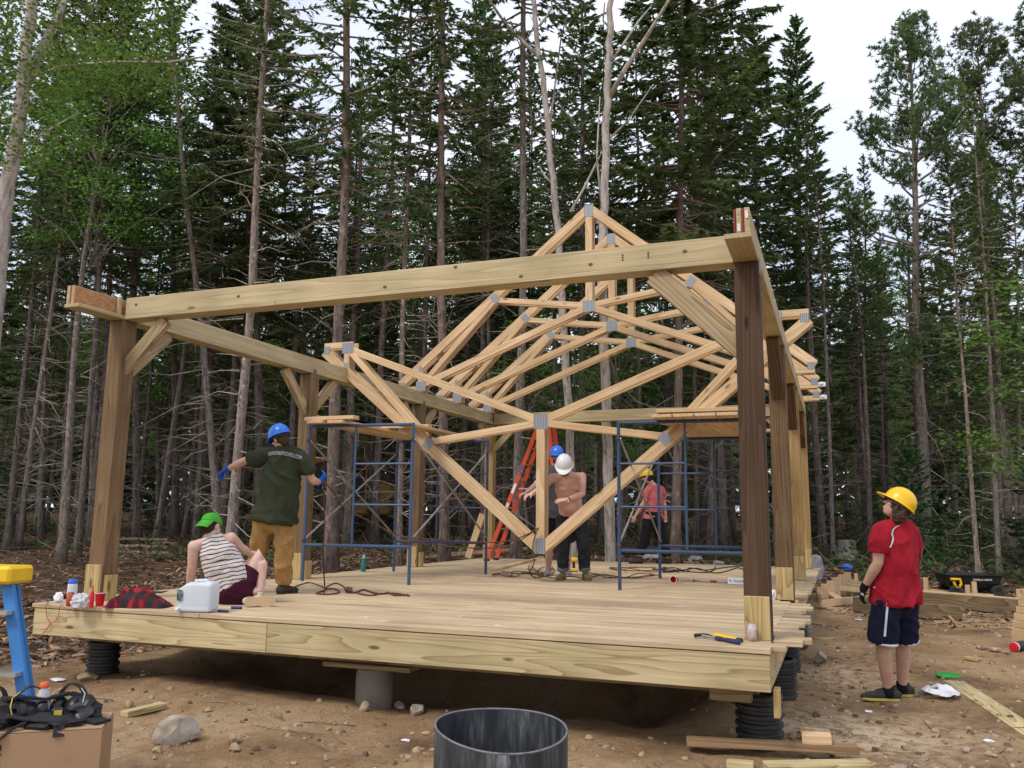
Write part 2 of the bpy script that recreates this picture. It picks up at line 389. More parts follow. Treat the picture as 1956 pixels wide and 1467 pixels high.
board('rim_board', (.02, .055, RT-RH/2), (.02, DD*.48, RT-RH/2), .04, RH, M['rim'], plat)
board('rim_board', (.02, DD*.48+.004, RT-RH/2), (.02, DD, RT-RH/2), .04, RH, M['rim'], plat)
board('rim_board', (.045, DD-.02, RT-RH/2), (WD-.055, DD-.02, RT-RH/2), .04, RH, M['rim'], plat)
for k in range(1, 16):
    x = .4*k+.06
    board('joist', (x, .056, RT-RH/2-.002), (x, DD-.045, RT-RH/2-.002), .038, RH-.01, M['pier_cap'], plat)
GT = RT-RH-.004
for y in [PY[0]-.02, PY[1], PY[2], PY[3]]:
    for dx in (-.045, .045):
        board('girder', (.25, y+dx, GT-.045), (WD-.12, y+dx, GT-.045), .08, .09, M['pier_cap'], plat)

# piers: ribbed black pipe with lumber packing on top
def pipe_mat():
    m, nt, b = mat_new('black_pipe'); L = nt.links.new
    tc = N(nt, 'ShaderNodeTexCoord'); n = N(nt, 'ShaderNodeTexNoise', Scale=5, Detail=7, Roughness=.7); L(tc.outputs['Object'], n.inputs['Vector'])
    r = ramp(nt, [(.45, (.012,.012,.012)), (.6, (.03,.03,.026)), (.66, (.10,.085,.06)), (.74, (.26,.23,.18))], n.outputs['Fac']); L(r.outputs[0], b.inputs['Base Color']); b.inputs['Roughness'].default_value = .5
    return m
M['pipe'] = pipe_mat()
M['pipe_grey'] = paint('grey_pipe', (.22,.22,.21), .7, wear=(.10,.095,.085), wscale=7)
M['sono'] = paint('form_tube', (.22,.19,.155), .85, wear=(.13,.11,.09), wscale=4)
def pier(x, y, top, r, label, mat='pipe', ribs=True):
    z0 = min(gz(x, y), gz(x, y-.18))-.06; h = top-z0
    t = thing('pier', label, 'pier', (x, y, z0), 0, 'pipe piers under the platform')
    prof = []; n = int(h/.055)
    for i in range(n):
        z = i*h/n; d = h/n
        if ribs: prof += [(r*.90, z), (r*.90, z+d*.32), (r, z+d*.45), (r*1.005, z+d*.68), (r, z+d*.85)]
        else: prof += [(r, z)]
    prof += [(r*.92, h), (r*.86, h), (r*.86, h-.03)]
    MB().lathe(prof, 36).build('pipe', M[mat], t, shade=35)
    return t
for i, y in enumerate(PY):
    for j, x in enumerate((XL+.1, 3.35, XR-.02)):
        lab = {(0,0):'black ribbed pipe pier under the platform corner by the white water jug', (0,1):'smooth grey tube pier under the middle of the front rim', (0,2):'tall dirty black ribbed pipe pier under the corner by the soda can'}.get((i,j))
        if not lab: lab = ['black ribbed pipe pier in the shade under the platform', 'black ribbed pipe pier in the shade under the platform', ['', 'black ribbed pipe pier under the second post of the dark post row', 'grey ribbed pipe pier under the third post of the dark post row', 'black ribbed pipe pier under the last post of the dark post row'][i]][j]
        if (i,j) == (0,1): p_ = pier(x, y, GT-.09-.05, .155, lab, 'sono', False)
        elif j == 2 and i == 2: p_ = pier(x, y, GT-.09-.004, .17, lab, 'pipe_grey')
        else: p_ = pier(x, y, GT-.09-(.004 if j != 2 else .004), .165 if (i,j)==(0,2) else .15, lab)
        if (i,j) == (0,1):
            board('packing', (x-.42, y-.05, GT-.09-.024), (x+.40, y-.05, GT-.09-.024), .2, .038, M['pier_cap'], p_)
xx = XR-.02
board('packing', (xx-.30, PY[0]-.26, GT-.06), (xx-.02, PY[0]-.26, GT-.06), .10, .10, M['pier_cap'], plat)
board('packing', (WD+.02, PY[0]-.36, GT+.01), (WD+.02, PY[0]-.36, GT-.17), .04, .14, M['gold'], plat, up=(0,1,0))
# intermediate piers of the right side
t_ = pier(XR-.02, Y1+SP*.5, GT-.09, .185, 'black ribbed pipe pier between the first two posts of the dark row')
t_ = pier(XR-.02, Y1+SP*1.5, GT-.09, .17, 'black ribbed pipe pier between the second and third dark row posts')

# ------------------------------------------------------------------ post frame
frame = thing('post_frame', 'pavilion frame of heavy posts, long beams and diagonal knee braces', 'frame', (3.38, 5.5, DECK))
ZB = DECK+HB
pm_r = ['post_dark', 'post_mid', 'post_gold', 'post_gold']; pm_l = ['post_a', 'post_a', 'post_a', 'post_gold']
for i, y in enumerate(PY):
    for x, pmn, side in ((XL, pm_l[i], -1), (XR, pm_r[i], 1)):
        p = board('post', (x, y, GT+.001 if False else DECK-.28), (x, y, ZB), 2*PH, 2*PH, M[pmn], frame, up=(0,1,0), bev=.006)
        bh = .34 if not (side == 1 and i == 0) else .30
        b_ = board('base_block', (x-.012*side*0, y-PH-.0195, DECK), (x, y-PH-.0195, DECK+bh), 2*PH-.01, .038, M['gold'], frame, up=(0,1,0))
        if side == -1:
            board('base_block', (x+PH+.0195, y, DECK), (x+PH+.0195, y, DECK+.24), .14, .038, M['gold'], frame, up=(1,0,0)) if i < 3 else None
# long beams along the depth: flat plank below, plies on edge above
yF = on_axis(128, 590, 0, XL-.05).y; yFr = on_axis(1386, 440, 0, XR-.08).y
PLZ = ZB+.038; BH = .184
yB = PY[3]+.25
for x, sgn, y0 in ((XL, 1, yF), (XR, -1, yFr)):
    ym = PY[1]+.25
    nm = 'bottom_plate'
    for a, b in ((y0, ym), (ym+.003, yB)):
        board(nm, (x, a, ZB+.019), (x, b, ZB+.019), .184, .037, M['beamw'], frame)
    # outer ply and middle ply run to the tip; the inner ply starts at the cross beam
    o1, o2, o3 = -.065*sgn, -.010*sgn, .048*sgn
    spl = PY[1]-.3 if sgn == 1 else PY[2]+.2
    for off, st in ((o1, y0+.01), (o2, y0+.012)):
        board('beam_ply', (x+off, st, PLZ+BH/2), (x+off, spl, PLZ+BH/2), .038, BH-.002, M['beamw'], frame)
        board('beam_ply', (x+off, spl+.003, PLZ+BH/2), (x+off, yB, PLZ+BH/2), .038, BH-.002, M['beamw'], frame)
    st = y0+.55 if sgn == 1 else PY[0]-.35
    board('beam_ply', (x+o3, PY[0]+.06, PLZ+BH/2), (x+o3, PY[1]+.7, PLZ+BH/2), .038, BH-.002, M['beamw'], frame)
    board('beam_ply', (x+o3, PY[1]+.703, PLZ+BH/2), (x+o3, yB, PLZ+BH/2), .038, BH-.002, M['beamw'], frame)
    for off in ((o1+o2)/2, (o2+o3)/2):
        board('osb_strip', (x+off, y0+.004, PLZ+BH/2-.004), (x+off, yB-.02, PLZ+BH/2-.004), .012, BH-.014, M['osb' if off != 0 and sgn == 1 else 'osb_edge'], frame, bev=0)
    board('end_block', (x+o3, PY[0]-.145, PLZ+BH/2), (x+o3, PY[0]-.105, PLZ+BH/2), .036, BH-.004, M['beamw'], frame)
    # small paper labels stapled on the plies
    if sgn == -1:
        M['label_w'] = paint('paper', (.75,.72,.7), .7, wear=(.5,.1,.1), wscale=90, wamt=.5)
        MB().box((x+o1, y0+.006, PLZ+.13), (.022, .004, .055)).build('paper_label', M['label_w'], frame, world=True)
        MB().box((x+o2, y0+.008, PLZ+.04), (.022, .004, .055)).build('paper_label', M['label_w'], frame, world=True)
# cross beams
for y, x0, x1 in ((PY[0], XL+PH+.002, XR-PH-.002), (PY[3], XL+PH+.002, XR-PH-.002)):
    jxs = 3.1
    for a, b in ((x0, 2.2), (2.203, x1)):
        board('bottom_plate', (a, y, ZB+.019), (b, y, ZB+.019), .184, .037, M['beamw'], frame)
    for off in (-.065, .0, .065):
        board('cross_beam_ply', (x0, y+off, PLZ+BH/2), (x1, y+off, PLZ+BH/2), .038 if off else .09, BH-.002*(off != 0)-.004*(off == 0), M['beamw'], frame)
# galvanised brackets
for x, y, s in ((XR+PH+.003, PY[0]-.02, 1), (XR+PH+.003, PY[1]-.02, 1), (XR+PH+.003, PY[2], 1), (XR+PH+.003, PY[3], 1), (XL+PH+.003, PY[1]-.02, 1), (XL+PH+.003, PY[2], 1)):
    mb = MB().box((x, y, ZB-.02), (.004, .07, .15)).box((x-.02, y-PH+.02 if False else y-.035, ZB-.05), (.04, .004, .09))
    mb.build('bracket', M['galv'], frame, world=True)
# knee braces
def brace(a, b, w, h, m, up): return board('knee_brace', a, b, w, h, M[m], frame, up=up)
def kb(P, d, run, m, w=.14, t=.07, ext=.10):
    """P: post centre (x,y); d: unit direction; brace from the post face up to the beam"""
    d = Vector((d[0], d[1], 0)); a = Vector((P[0], P[1], ZB-run-.04)) + d*(PH-.045); b = Vector((P[0], P[1], ZB-.022)) + d*(PH+run)
    ax = (b-a).normalized(); nrm = Vector((0,0,1)).cross(d)
    brace(a-ax*.02, b+ax*.0, t, w, m, up=nrm.cross(ax)*-1)
kb((XL, PY[0]), (1,0), .46, 'brace', .13, .06)
kb((XL+.03, PY[0]), (0,1), .50, 'brace', .13, .06)
kb((XR, PY[0]), (-1,0), .62, 'brace', .17, .11)
for i in (1, 2, 3):
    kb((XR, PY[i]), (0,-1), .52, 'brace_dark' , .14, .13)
    kb((XL, PY[i]), (0,-1), .50, 'brace', .13, .07)
    if i < 3: kb((XL, PY[i]), (0,1), .50, 'brace', .13, .07); kb((XR, PY[i]), (0,1), .52, 'brace', .14, .11)
kb((XL, PY[3]), (1,0), .50, 'brace', .13, .07); kb((XR, PY[3]), (-1,0), .50, 'brace', .13, .07)
# stamped grade marks on the front cross beam
M['ink'] = paint('ink', (.05,.045,.04), .9)
for xx in (on_axis(1189, 491, 1, PY[0]-.09).x, on_axis(1238, 486, 1, PY[0]-.09).x):
    for q in range(3):
        MB().box((xx, PY[0]-.086, PLZ+.07+.020*q), (.013, .002, .011)).build('grade_stamp', M['ink'], frame, world=True)
M['knotw'] = paint('knot', (.12,.075,.035), .8, wear=(.2,.13,.06), wscale=30)
for (xa, ya) in ((260,582),(455,566),(735,548),(870,510),(995,528),(1128,505),(1308,480)):
    P = on_axis(xa, ya, 1, PY[0]-.0855)
    MB().lathe([(.001,-.001),(.016,-.001),(.016,.0015),(.001,.0015)], 10, P, Matrix.Rotation(R(90),3,'X') @ Matrix.Diagonal((1.2,.8,1))).build('knot', M['knotw'], frame, world=True)

# ------------------------------------------------------------------ trusses
ZH = PLZ+BH            # top of the long beams
CX = (XL+XR)/2
def truss(Y, up, label, group, name='roof_truss', dx=0, dz=0, plies=(0, .14), sprk=0):
    """raised-heel scissor truss of two plies; up=1 standing, -1 hanging upside down"""
    t = thing(name, label, 'truss', (CX+dx, Y, ZH+dz), 0, group)
    hs, tl = 3.05, 3.44
    if up == 1: B = lambda x, z, y: Vector((CX+dx+x, Y+y, ZH+dz+z))
    else: B = lambda x, z, y: Vector((CX+dx+x, Y+y, ZH+dz-z))
    # node heights above the wall plate (z up from the tail board)
    T = (0, 3.02); C = (0, 1.27); Mi = (1.66, 1.53); Hl = (hs, .05); E = (tl, .045); K = (3.08, .36)
    sl = (T[1]-.0)/(tl+.35)
    zt = lambda x: T[1]-(T[1]-.22)*abs(x)/tl
    for iy in plies:
        n = (0,-1,0)
        for s in (-1, 1):
            board('top_chord', B(0, T[1]-.06, iy)+Vector((s*.012,0,0)), B(s*tl, zt(tl)-.09, iy), .140, .038, M['spf'], t, up=n)
            board('bottom_chord', B(s*.05, C[1]-.01, iy), B(s*hs, .10, iy), .105, .038, M['spf'], t, up=n)
            board('web', B(s*.06, C[1]+.035, iy), B(s*(Mi[0]-.02), zt(Mi[0])-.15, iy), .09, .038, M['spf'], t, up=n)
            board('web', B(s*(Mi[0]+.02), zt(Mi[0])-.16, iy), B(s*(hs-.06), .15, iy), .09, .038, M['spf'], t, up=n)
            board('heel_post', B(s*hs, .07, iy), B(s*hs, zt(hs)-.13, iy), .09, .038, M['spf'], t, up=n)
            board('tail_board', B(s*(hs-.10), .045, iy), B(s*tl, .045, iy), .089, .038, M['spf'], t, up=n)
        board('king_post', B(0, C[1]+.06, iy), B(0, T[1]-.16, iy), .118, .038, M['spf'], t, up=n)
        if iy == plies[0]:
            f = -.0215
            def plate(x, z, w, h, ang=0, back=False):
                P = B(x, z, iy+f); mm = Matrix.Rotation(ang, 3, 'Y')
                o = MB().box((0,0,0), (w, .003, h)).build('nail_plate', M['galv'], t)
                Mx = mm.to_4x4(); Mx.translation = P; o.matrix_local = parent_inv(t) @ Mx
            plate(0, T[1]-.10, .15, .20); plate(0, C[1]+.015, .20, .19)
            for s in (-1, 1):
                plate(s*(hs-.02), .095, .19, .16, (.35 if up == 1 else -.35)*s*0); plate(s*(tl-.05), .11, .10, .11)
                plate(s*Mi[0], zt(Mi[0])-.12, .13, .16, s*up*R(-40)*-1); plate(s*hs, zt(hs)-.16, .07, .12)
    if len(plies) > 1:
        for s in (-1, 1):
            for q in (.25, .55, .8):
                x = s*tl*q; P = B(x, zt(x)-.075, (plies[0]+plies[1])/2)
                sl_ = math.atan2(T[1]-.22, tl)*s*up
                mm = Matrix.Rotation(sl_, 3, 'Y')
                MB().box(P-Vector(t.location), (.12, plies[1]-plies[0]-.04, .08), mm).build('spacer_block', M['spf'], t)
    return t
tA = truss(7.1, 1, 'standing double roof truss with the highest peak, next after the hanging one', 'standing roof trusses')
tB = truss(8.62, 1, 'standing double roof truss between two other standing trusses', 'standing roof trusses')
tC = truss(10.15, 1, 'standing double roof truss at the end of the beams by the forest', 'standing roof trusses')
tI = truss(4.7, -1, 'double roof truss hanging upside down with its peak near the deck', 'roof trusses on the frame', dz=.40)
M['white_plastic'] = paint('white_plastic', (.72,.73,.76), .35, wear=(.6,.61,.66))
for t, Y in ((tB, 8.62), (tC, 10.15)):
    MB().box((3.50, .03, .06), (.14, .03, .08)).box((3.50, .015, .075), (.06, .05, .05)).build('plastic_wrap', M['white_plastic'], t, bevel=.01)
# ------------------------------------------------------------------ forest
def leaf_mat(name, c0, c1, c2, trans=.35, nscale=.9):
    m, nt, b = mat_new(name); L = nt.links.new
    oi = N(nt, 'ShaderNodeObjectInfo'); ge = N(nt, 'ShaderNodeNewGeometry'); tc = N(nt, 'ShaderNodeTexCoord')
    n = N(nt, 'ShaderNodeTexNoise', Scale=nscale, Detail=3); L(tc.outputs['Object'], n.inputs['Vector'])
    ad = N(nt, 'ShaderNodeMath', _operation='MULTIPLY_ADD'); ad.inputs[1].default_value = .55; L(ge.outputs['Random Per Island'], ad.inputs[0]); L(n.outputs['Fac'], ad.inputs[2])
    r = ramp(nt, [(.35, c0), (.75, c1), (1.1, c2)], ad.outputs[0])
    hs = N(nt, 'ShaderNodeHueSaturation'); L(r.outputs[0], hs.inputs['Color'])
    mr = N(nt, 'ShaderNodeMapRange'); mr.inputs['To Min'].default_value = .7; mr.inputs['To Max'].default_value = 1.25; L(oi.outputs['Random'], mr.inputs['Value']); L(mr.outputs[0], hs.inputs['Value'])
    mh = N(nt, 'ShaderNodeMapRange'); mh.inputs['To Min'].default_value = .475; mh.inputs['To Max'].default_value = .52; L(oi.outputs['Random'], mh.inputs['Value']); L(mh.outputs[0], hs.inputs['Hue'])
    L(hs.outputs[0], b.inputs['Base Color']); b.inputs['Roughness'].default_value = .6; b.inputs['Specular IOR Level'].default_value = .25
    tr = N(nt, 'ShaderNodeBsdfTranslucent'); L(hs.outputs[0], tr.inputs['Color'])
    mx = N(nt, 'ShaderNodeMixShader'); mx.inputs[0].default_value = trans; L(b.outputs[0], mx.inputs[1]); L(tr.outputs[0], mx.inputs[2])
    L(mx.outputs[0], nt.nodes['Material Output'].inputs['Surface'])
    return m
M['needle'] = leaf_mat('spruce_needles', (.045,.085,.030), (.095,.155,.050), (.17,.225,.070), .55)
M['fir'] = leaf_mat('fir_needles', (.018,.05,.018), (.045,.105,.030), (.09,.17,.045))
M['pine'] = leaf_mat('pine_needles', (.045,.085,.036), (.10,.16,.065), (.19,.235,.085), .45)
M['leaf'] = leaf_mat('maple_leaves', (.05,.11,.02), (.11,.215,.04), (.20,.31,.065), .55)
M['brown_leaf'] = leaf_mat('dead_leaves', (.10,.04,.02), (.20,.08,.04), (.28,.13,.06), .3)
def bark(name, base, dark, lichen, lamt=.6):
    m, nt, b = mat_new(name); L = nt.links.new
    tc = N(nt, 'ShaderNodeTexCoord'); oi = N(nt, 'ShaderNodeObjectInfo')
    mp = N(nt, 'ShaderNodeMapping'); mp.inputs['Scale'].default_value = (14, 14, 3.2); L(tc.outputs['Object'], mp.inputs[0])
    n1 = N(nt, 'ShaderNodeTexNoise', Scale=1.0, Detail=7, Roughness=.7); L(mp.outputs[0], n1.inputs['Vector'])
    n2 = N(nt, 'ShaderNodeTexNoise', Scale=9.0, Detail=5, Roughness=.7); L(tc.outputs['Object'], n2.inputs['Vector'])
    n3 = N(nt, 'ShaderNodeTexNoise', Scale=.5, Detail=2); L(tc.outputs['Object'], n3.inputs['Vector'])
    r = ramp(nt, [(.34, dark), (.5, base), (.7, tuple(min(1,c*1.35) for c in base))], n1.outputs['Fac'])
    lr = ramp(nt, [(.56, (0,0,0)), (.66, (lamt,)*3)], n2.outputs['Fac'])
    ml = N(nt, 'ShaderNodeMath', _operation='MULTIPLY'); r3 = ramp(nt, [(.35, (.15,)*3), (.6, (1,1,1))], n3.outputs['Fac']); L(lr.outputs[0], ml.inputs[0]); L(r3.outputs[0], ml.inputs[1])
    mx = N(nt, 'ShaderNodeMix', _data_type='RGBA'); L(ml.outputs[0], mx.inputs[0]); L(r.outputs[0], mx.inputs[6]); mx.inputs[7].default_value = (*lichen, 1)
    mu = N(nt, 'ShaderNodeMix', _data_type='RGBA', _blend_type='MULTIPLY'); mu.inputs[0].default_value = 1; L(mx.outputs[2], mu.inputs[6]); L(oi.outputs['Color'], mu.inputs[7])
    L(mu.outputs[2], b.inputs['Base Color']); b.inputs['Roughness'].default_value = .95; b.inputs['Specular IOR Level'].default_value = .1
    bp = N(nt, 'ShaderNodeBump', Strength=.8, Distance=.03); L(n1.outputs['Fac'], bp.inputs['Height']); L(bp.outputs[0], b.inputs['Normal'])
    return m
M['bark'] = bark('spruce_bark', (.165,.142,.126), (.05,.041,.036), (.44,.43,.40), .85)
M['bark_pale'] = bark('birch_bark', (.42,.395,.365), (.16,.145,.13), (.58,.57,.54), .85)
M['twig'] = bark('dead_twig', (.21,.185,.16), (.08,.065,.055), (.36,.36,.32), .7)

class Tri:
    """vectorised collector of foliage quads"""
    def __init__(s): s.q = []
    def quads(s, c, d, w):          # c centre, d half-length vector, w half-width vector : (n,3)
        s.q.append(np.stack([c-d, c-d*.15+w, c+d, c-d*.15-w], 1))
    def mesh(s, name, mat):
        Q = np.concatenate(s.q); n = len(Q); me = bpy.data.meshes.new(name)
        me.vertices.add(n*4); me.vertices.foreach_set('co', Q.reshape(-1).astype(np.float32))
        me.loops.add(n*4); me.loops.foreach_set('vertex_index', np.arange(n*4, dtype=np.int32))
        me.polygons.add(n); me.polygons.foreach_set('loop_start', np.arange(0, n*4, 4, dtype=np.int32)); me.polygons.foreach_set('loop_total', np.full(n, 4, dtype=np.int32))
        me.update(calc_edges=True); me.validate(); me.materials.append(mat); return me
def unit(a): return a/np.maximum(1e-9, np.linalg.norm(a, axis=-1, keepdims=True))
def sprays(rg, tr, P0, P1, dens, ln, wd, spread, droop):
    """needle sprays along a twig P0->P1"""
    L = np.linalg.norm(P1-P0); n = max(3, int(L*dens)); u = rg.random(n)
    ax = unit(P1-P0); side = unit(np.cross(ax, [0,0,1.0])+1e-6)
    c = P0 + np.outer(u, P1-P0)
    sg = np.where(rg.random(n) < .5, -1, 1)[:, None]
    reach = spread*(1.15-u)[:, None]*rg.random((n,1))
    dr = unit(ax*rg.uniform(.3,1,(n,1)) + side*sg*rg.uniform(.3,1.1,(n,1)) + np.array([0,0,1])*rg.normal(-.12-droop,.28,(n,1)))
    c = c + dr*reach + np.array([0,0,-1])*reach*droop
    nn = unit(np.cross(dr, unit(rg.normal(0,1,(n,3))+np.array([0,0,.8]))))
    tr.quads(c, dr*(ln*rg.uniform(.6,1.25,(n,1)))/2, nn*(wd*rg.uniform(.6,1.3,(n,1)))/2)
def conifer(seed, H, c0, Lmax, dens=58, ln=.20, wd=.058, step=.20, up=.25, shape=.75, droop=.35, low=.4, mat='needle', nb=(3,5), spread=.34):
    rg = np.random.default_rng(seed); tr = Tri(); tw = MB()
    z = c0
    while z < H-.15:
        t = (z-c0)/(H-c0); prof = (1-t)**shape*(low+(1-low)*min(1, t/.22))
        for _ in range(rg.integers(*nb)):
            az = rg.random()*2*math.pi; L = Lmax*prof*rg.uniform(.55,1.12)+.12
            el = -.30+.85*t+rg.normal(0,.12)+up*.4
            d = np.array([math.cos(az)*math.cos(el), math.sin(az)*math.cos(el), math.sin(el)])
            p0 = np.array([0,0,z+rg.uniform(-.1,.1)]); pm = p0+d*L*.55+np.array([0,0,-.05*L*L*droop]); p1 = p0+d*L+np.array([0,0,-.10*L*L*droop+.05*L])
            if L > .5: tw.tube([p0, pm, p1], [.013+.008*L,.010+.004*L,.004], 3, caps=False)
            st = p0+(pm-p0)*.25
            sprays(rg, tr, st, pm, dens*.8, ln, wd, spread*min(1.2, L*.55), droop*.5)
            sprays(rg, tr, pm, p1, dens*1.35, ln, wd, spread*.8*min(1.2, L*.5), droop*.5)
        z += step*rg.uniform(.7,1.3)*(1.15-.5*t)
    sprays(rg, tr, np.array([0,0,H-.6]), np.array([0,0,H+.05]), 60, ln, wd, .08, 0)
    return tr.mesh('crown', M[mat]), tw
def pine(seed, H, c0, Lmax):
    rg = np.random.default_rng(seed); tr = Tri(); tw = MB(); z = c0
    while z < H-.2:
        t = (z-c0)/(H-c0)
        for _ in range(rg.integers(3,6)):
            az = rg.random()*2*math.pi; L = Lmax*(1-t)**.7*(.55+.45*min(1,t/.3))*rg.uniform(.6,1.1)+.25
            el = .12+.55*t+rg.normal(0,.1); d = np.array([math.cos(az)*math.cos(el), math.sin(az)*math.cos(el), math.sin(el)])
            p0 = np.array([0,0,z+rg.uniform(-.15,.15)]); pts = [p0, p0+d*L*.5+[0,0,-.06*L], p0+d*L+[0,0,.12*L]]
            tw.tube(pts, [.014+.012*L,.01+.006*L,.004], 4, caps=False)
            nt = int(15*L)+6
            for k in range(nt):
                u = rg.uniform(.35,1)**.8; c = pts[0]*(1-u)+pts[2]*u if u > .5 else pts[1]
                c = pts[1]+(pts[2]-pts[1])*((u-.35)/.65)
                c = c+unit(rg.normal(0,1,3))*rg.uniform(.05,.42)*np.array([1,1,.6]); c[2] += .05
                n = 15; dv = unit(rg.normal(0,1,(n,3))+d*.8+np.array([0,0,.55])); nn = unit(np.cross(dv, rg.normal(0,1,(n,3))))
                tr.quads(c+dv*.07, dv*rg.uniform(.06,.11,(n,1)), nn*.015)
        z += .55*rg.uniform(.7,1.3)*(1.2-.6*t)
    for k in range(14):
        c = np.array([0,0,H-rg.uniform(0,.9)])+rg.normal(0,.12,3); n = 14; dv = unit(rg.normal(0,1,(n,3))+[0,0,.9]); nn = unit(np.cross(dv, rg.normal(0,1,(n,3)))); tr.quads(c+dv*.07, dv*.1, nn*.02)
    return tr.mesh('crown', M['pine']), tw
def broadleaf(seed, H, c0, rad, nclump=60, lsz=.085, mat='leaf', perc=90, limb=True):
    rg = np.random.default_rng(seed); tr = Tri(); tw = MB()
    for k in range(nclump):
        z = rg.uniform(c0, H); t = (z-c0)/(H-c0); rr = rad*math.sin(math.pi*min(1,max(.12, .18+.8*t)))**.7*rg.uniform(.25,1)
        az = rg.random()*2*math.pi; c = np.array([rr*math.cos(az), rr*math.sin(az), z])
        if limb and rg.random() < .35:
            b0 = np.array([0,0,max(c0*.9, z-rr*rg.uniform(.7,1.4))]); tw.tube([b0, b0*.6+c*.4+np.array([0,0,.16*rr])+rg.normal(0,.08,3), b0*.25+c*.75+np.array([0,0,.12*rr]), c], [.024,.016,.010,.004], 4, caps=False)
        n = perc; sc = np.array([.55,.55,.22])*rg.uniform(.7,1.3); pos = c+rg.normal(0,1,(n,3))*sc*.6
        dv = unit(rg.normal(0,1,(n,3))*np.array([1,1,.45])); nn = unit(np.cross(dv, unit(rg.normal(0,.5,(n,3))+[0,0,1])))
        tr.quads(pos, dv*lsz*rg.uniform(.6,1.2,(n,1))*.6, nn*lsz*.45)
    return tr.mesh('crown', M[mat]), tw
def trunk_mesh(seed, H, r, wob=.12, n=9, mat='bark', flare=1.7):
    rg = np.random.default_rng(seed); mb = MB(); pts = []; rad = []
    ph = rg.random(4)*6.28
    for i in range(22):
        t = i/21; z = t*H
        amp = wob*min(1, t*3)
        pts.append((amp*math.sin(ph[0]+t*5)*.6+amp*.3*math.sin(ph[1]+t*13), amp*math.cos(ph[2]+t*4.4)*.6, z-.25 if i == 0 else z))
        rad.append(r*((1-t)**.8*.93+.05)*(1+(flare-1)*math.exp(-z/.28))*(1+.05*math.sin(ph[3]+t*40)))
    mb.tube(pts, rad, n)
    me = mb.mesh('trunk'); me.materials.append(M[mat]); smooth_mesh(me); return me
def twig_mb(seed, z0, z1, n, Lr, mb=None, r0=.15, H=18):
    rg = np.random.default_rng(seed); mb = mb or MB()
    for k in range(n):
        z = rg.uniform(z0, z1); az = rg.random()*6.283; L = rg.uniform(*Lr); el = rg.normal(.05,.3)
        d = np.array([math.cos(az)*math.cos(el), math.sin(az)*math.cos(el), math.sin(el)])
        p0 = np.array([0,0,z])+d*r0*(1-z/H)*.7; p1 = p0+d*L*.5+[0,0,-.03*L]; p2 = p0+d*L+np.array([rg.normal(0,.1),rg.normal(0,.1),rg.normal(-.14,.14)])*L
        mb.tube([p0,p1,p2], [.012+.004*L,.009,.003], 3, caps=False)
        for _ in range(rg.integers(0,4)):
            q = p1+(p2-p1)*rg.random(); e = unit(d+rg.normal(0,.6,3))*L*rg.uniform(.15,.4); mb.tube([q, q+e], [.005,.002], 3, caps=False)
    return mb
def mesh_of(mb, name, mat):
    me = mb.mesh(name); me.materials.append(mat); return me

# prototypes (unit: metres, trunk height ~18)
PROTO = {}
def add_proto(key, H, r, crown, c0, twn, twl=(.4,1.5), tmat='bark', wob=.12, seed=0):
    cm, tw = crown
    PROTO[key] = dict(H=H, r=r, trunk=trunk_mesh(seed+50, H, r, wob, mat=tmat), crown=cm, limbs=mesh_of(tw, 'limbs', M['twig']) if tw.f else None,
                      twigs=mesh_of(twig_mb(seed+9, 1.0, c0+1.5, twn, twl, None, r, H), 'dead_branches', M['twig']) if twn else None)
add_proto('spruce_a', 19, .16, conifer(1, 19, 8.0, 2.2, dens=48, nb=(3,4)), 8.5, 80, seed=1)
add_proto('spruce_b', 18, .16, conifer(2, 18, 6.6, 1.9, dens=48, droop=.5, nb=(2,5)), 7.5, 90, seed=2)
add_proto('spruce_c', 20, .16, conifer(3, 20, 9.5, 2.1, dens=46, nb=(2,5)), 10, 100, seed=3)
add_proto('spruce_d', 17, .15, conifer(4, 17, 7.4, 1.7, dens=50, nb=(2,4)), 9, 90, seed=4)
add_proto('slim', 16, .14, conifer(5, 16, 9.8, 1.3, dens=56, nb=(2,4)), 11, 60, (.3,1.0), seed=5)
add_proto('full', 16.5, .18, conifer(6, 16.5, 6.0, 2.5, dens=90, nb=(5,7), step=.22, shape=.8, low=.7, spread=.4), 6.5, 70, (.6,2.0), seed=6)
add_proto('far', 16, .16, conifer(7, 16, 4.5, 2.1, dens=26, ln=.36, wd=.12, nb=(3,5), step=.3, low=.55), 6, 60, (.5,1.6), seed=7)
add_proto('far_b', 17, .16, conifer(8, 17, 6.0, 2.2, dens=26, ln=.36, wd=.12, nb=(3,5), step=.3, low=.55), 7, 60, (.5,1.6), seed=8)
add_proto('pine', 16.5, .2, pine(9, 16.5, 6.0, 3.7), 6.5, 40, (.8,2.6), seed=9)
add_proto('pine_b', 17, .2, pine(10, 17, 6.5, 3.5), 7, 40, (.8,2.6), seed=10)
add_proto('maple', 15, .15, broadleaf(11, 15, 6.0, 3.0, 170, perc=110), 6, 20, seed=11, wob=.3)
add_proto('maple_b', 12, .12, broadleaf(12, 12, 4.0, 2.6, 130, perc=105), 4, 14, seed=12, wob=.3)
add_proto('maple_tall', 15, .13, broadleaf(21, 15, 9.2, 2.8, 120, perc=110), 8, 20, seed=21, wob=.3)
add_proto('young_fir', 2.6, .03, conifer(13, 2.6, .12, .95, dens=75, ln=.13, wd=.045, nb=(4,6), step=.13, mat='fir', low=.9, spread=.28), .2, 0, seed=13, wob=.02)
add_proto('young_fir_b', 3.6, .035, conifer(14, 3.6, .2, 1.15, dens=62, ln=.14, wd=.05, nb=(4,6), step=.16, mat='fir', low=.9, spread=.3), .2, 0, seed=14, wob=.02)
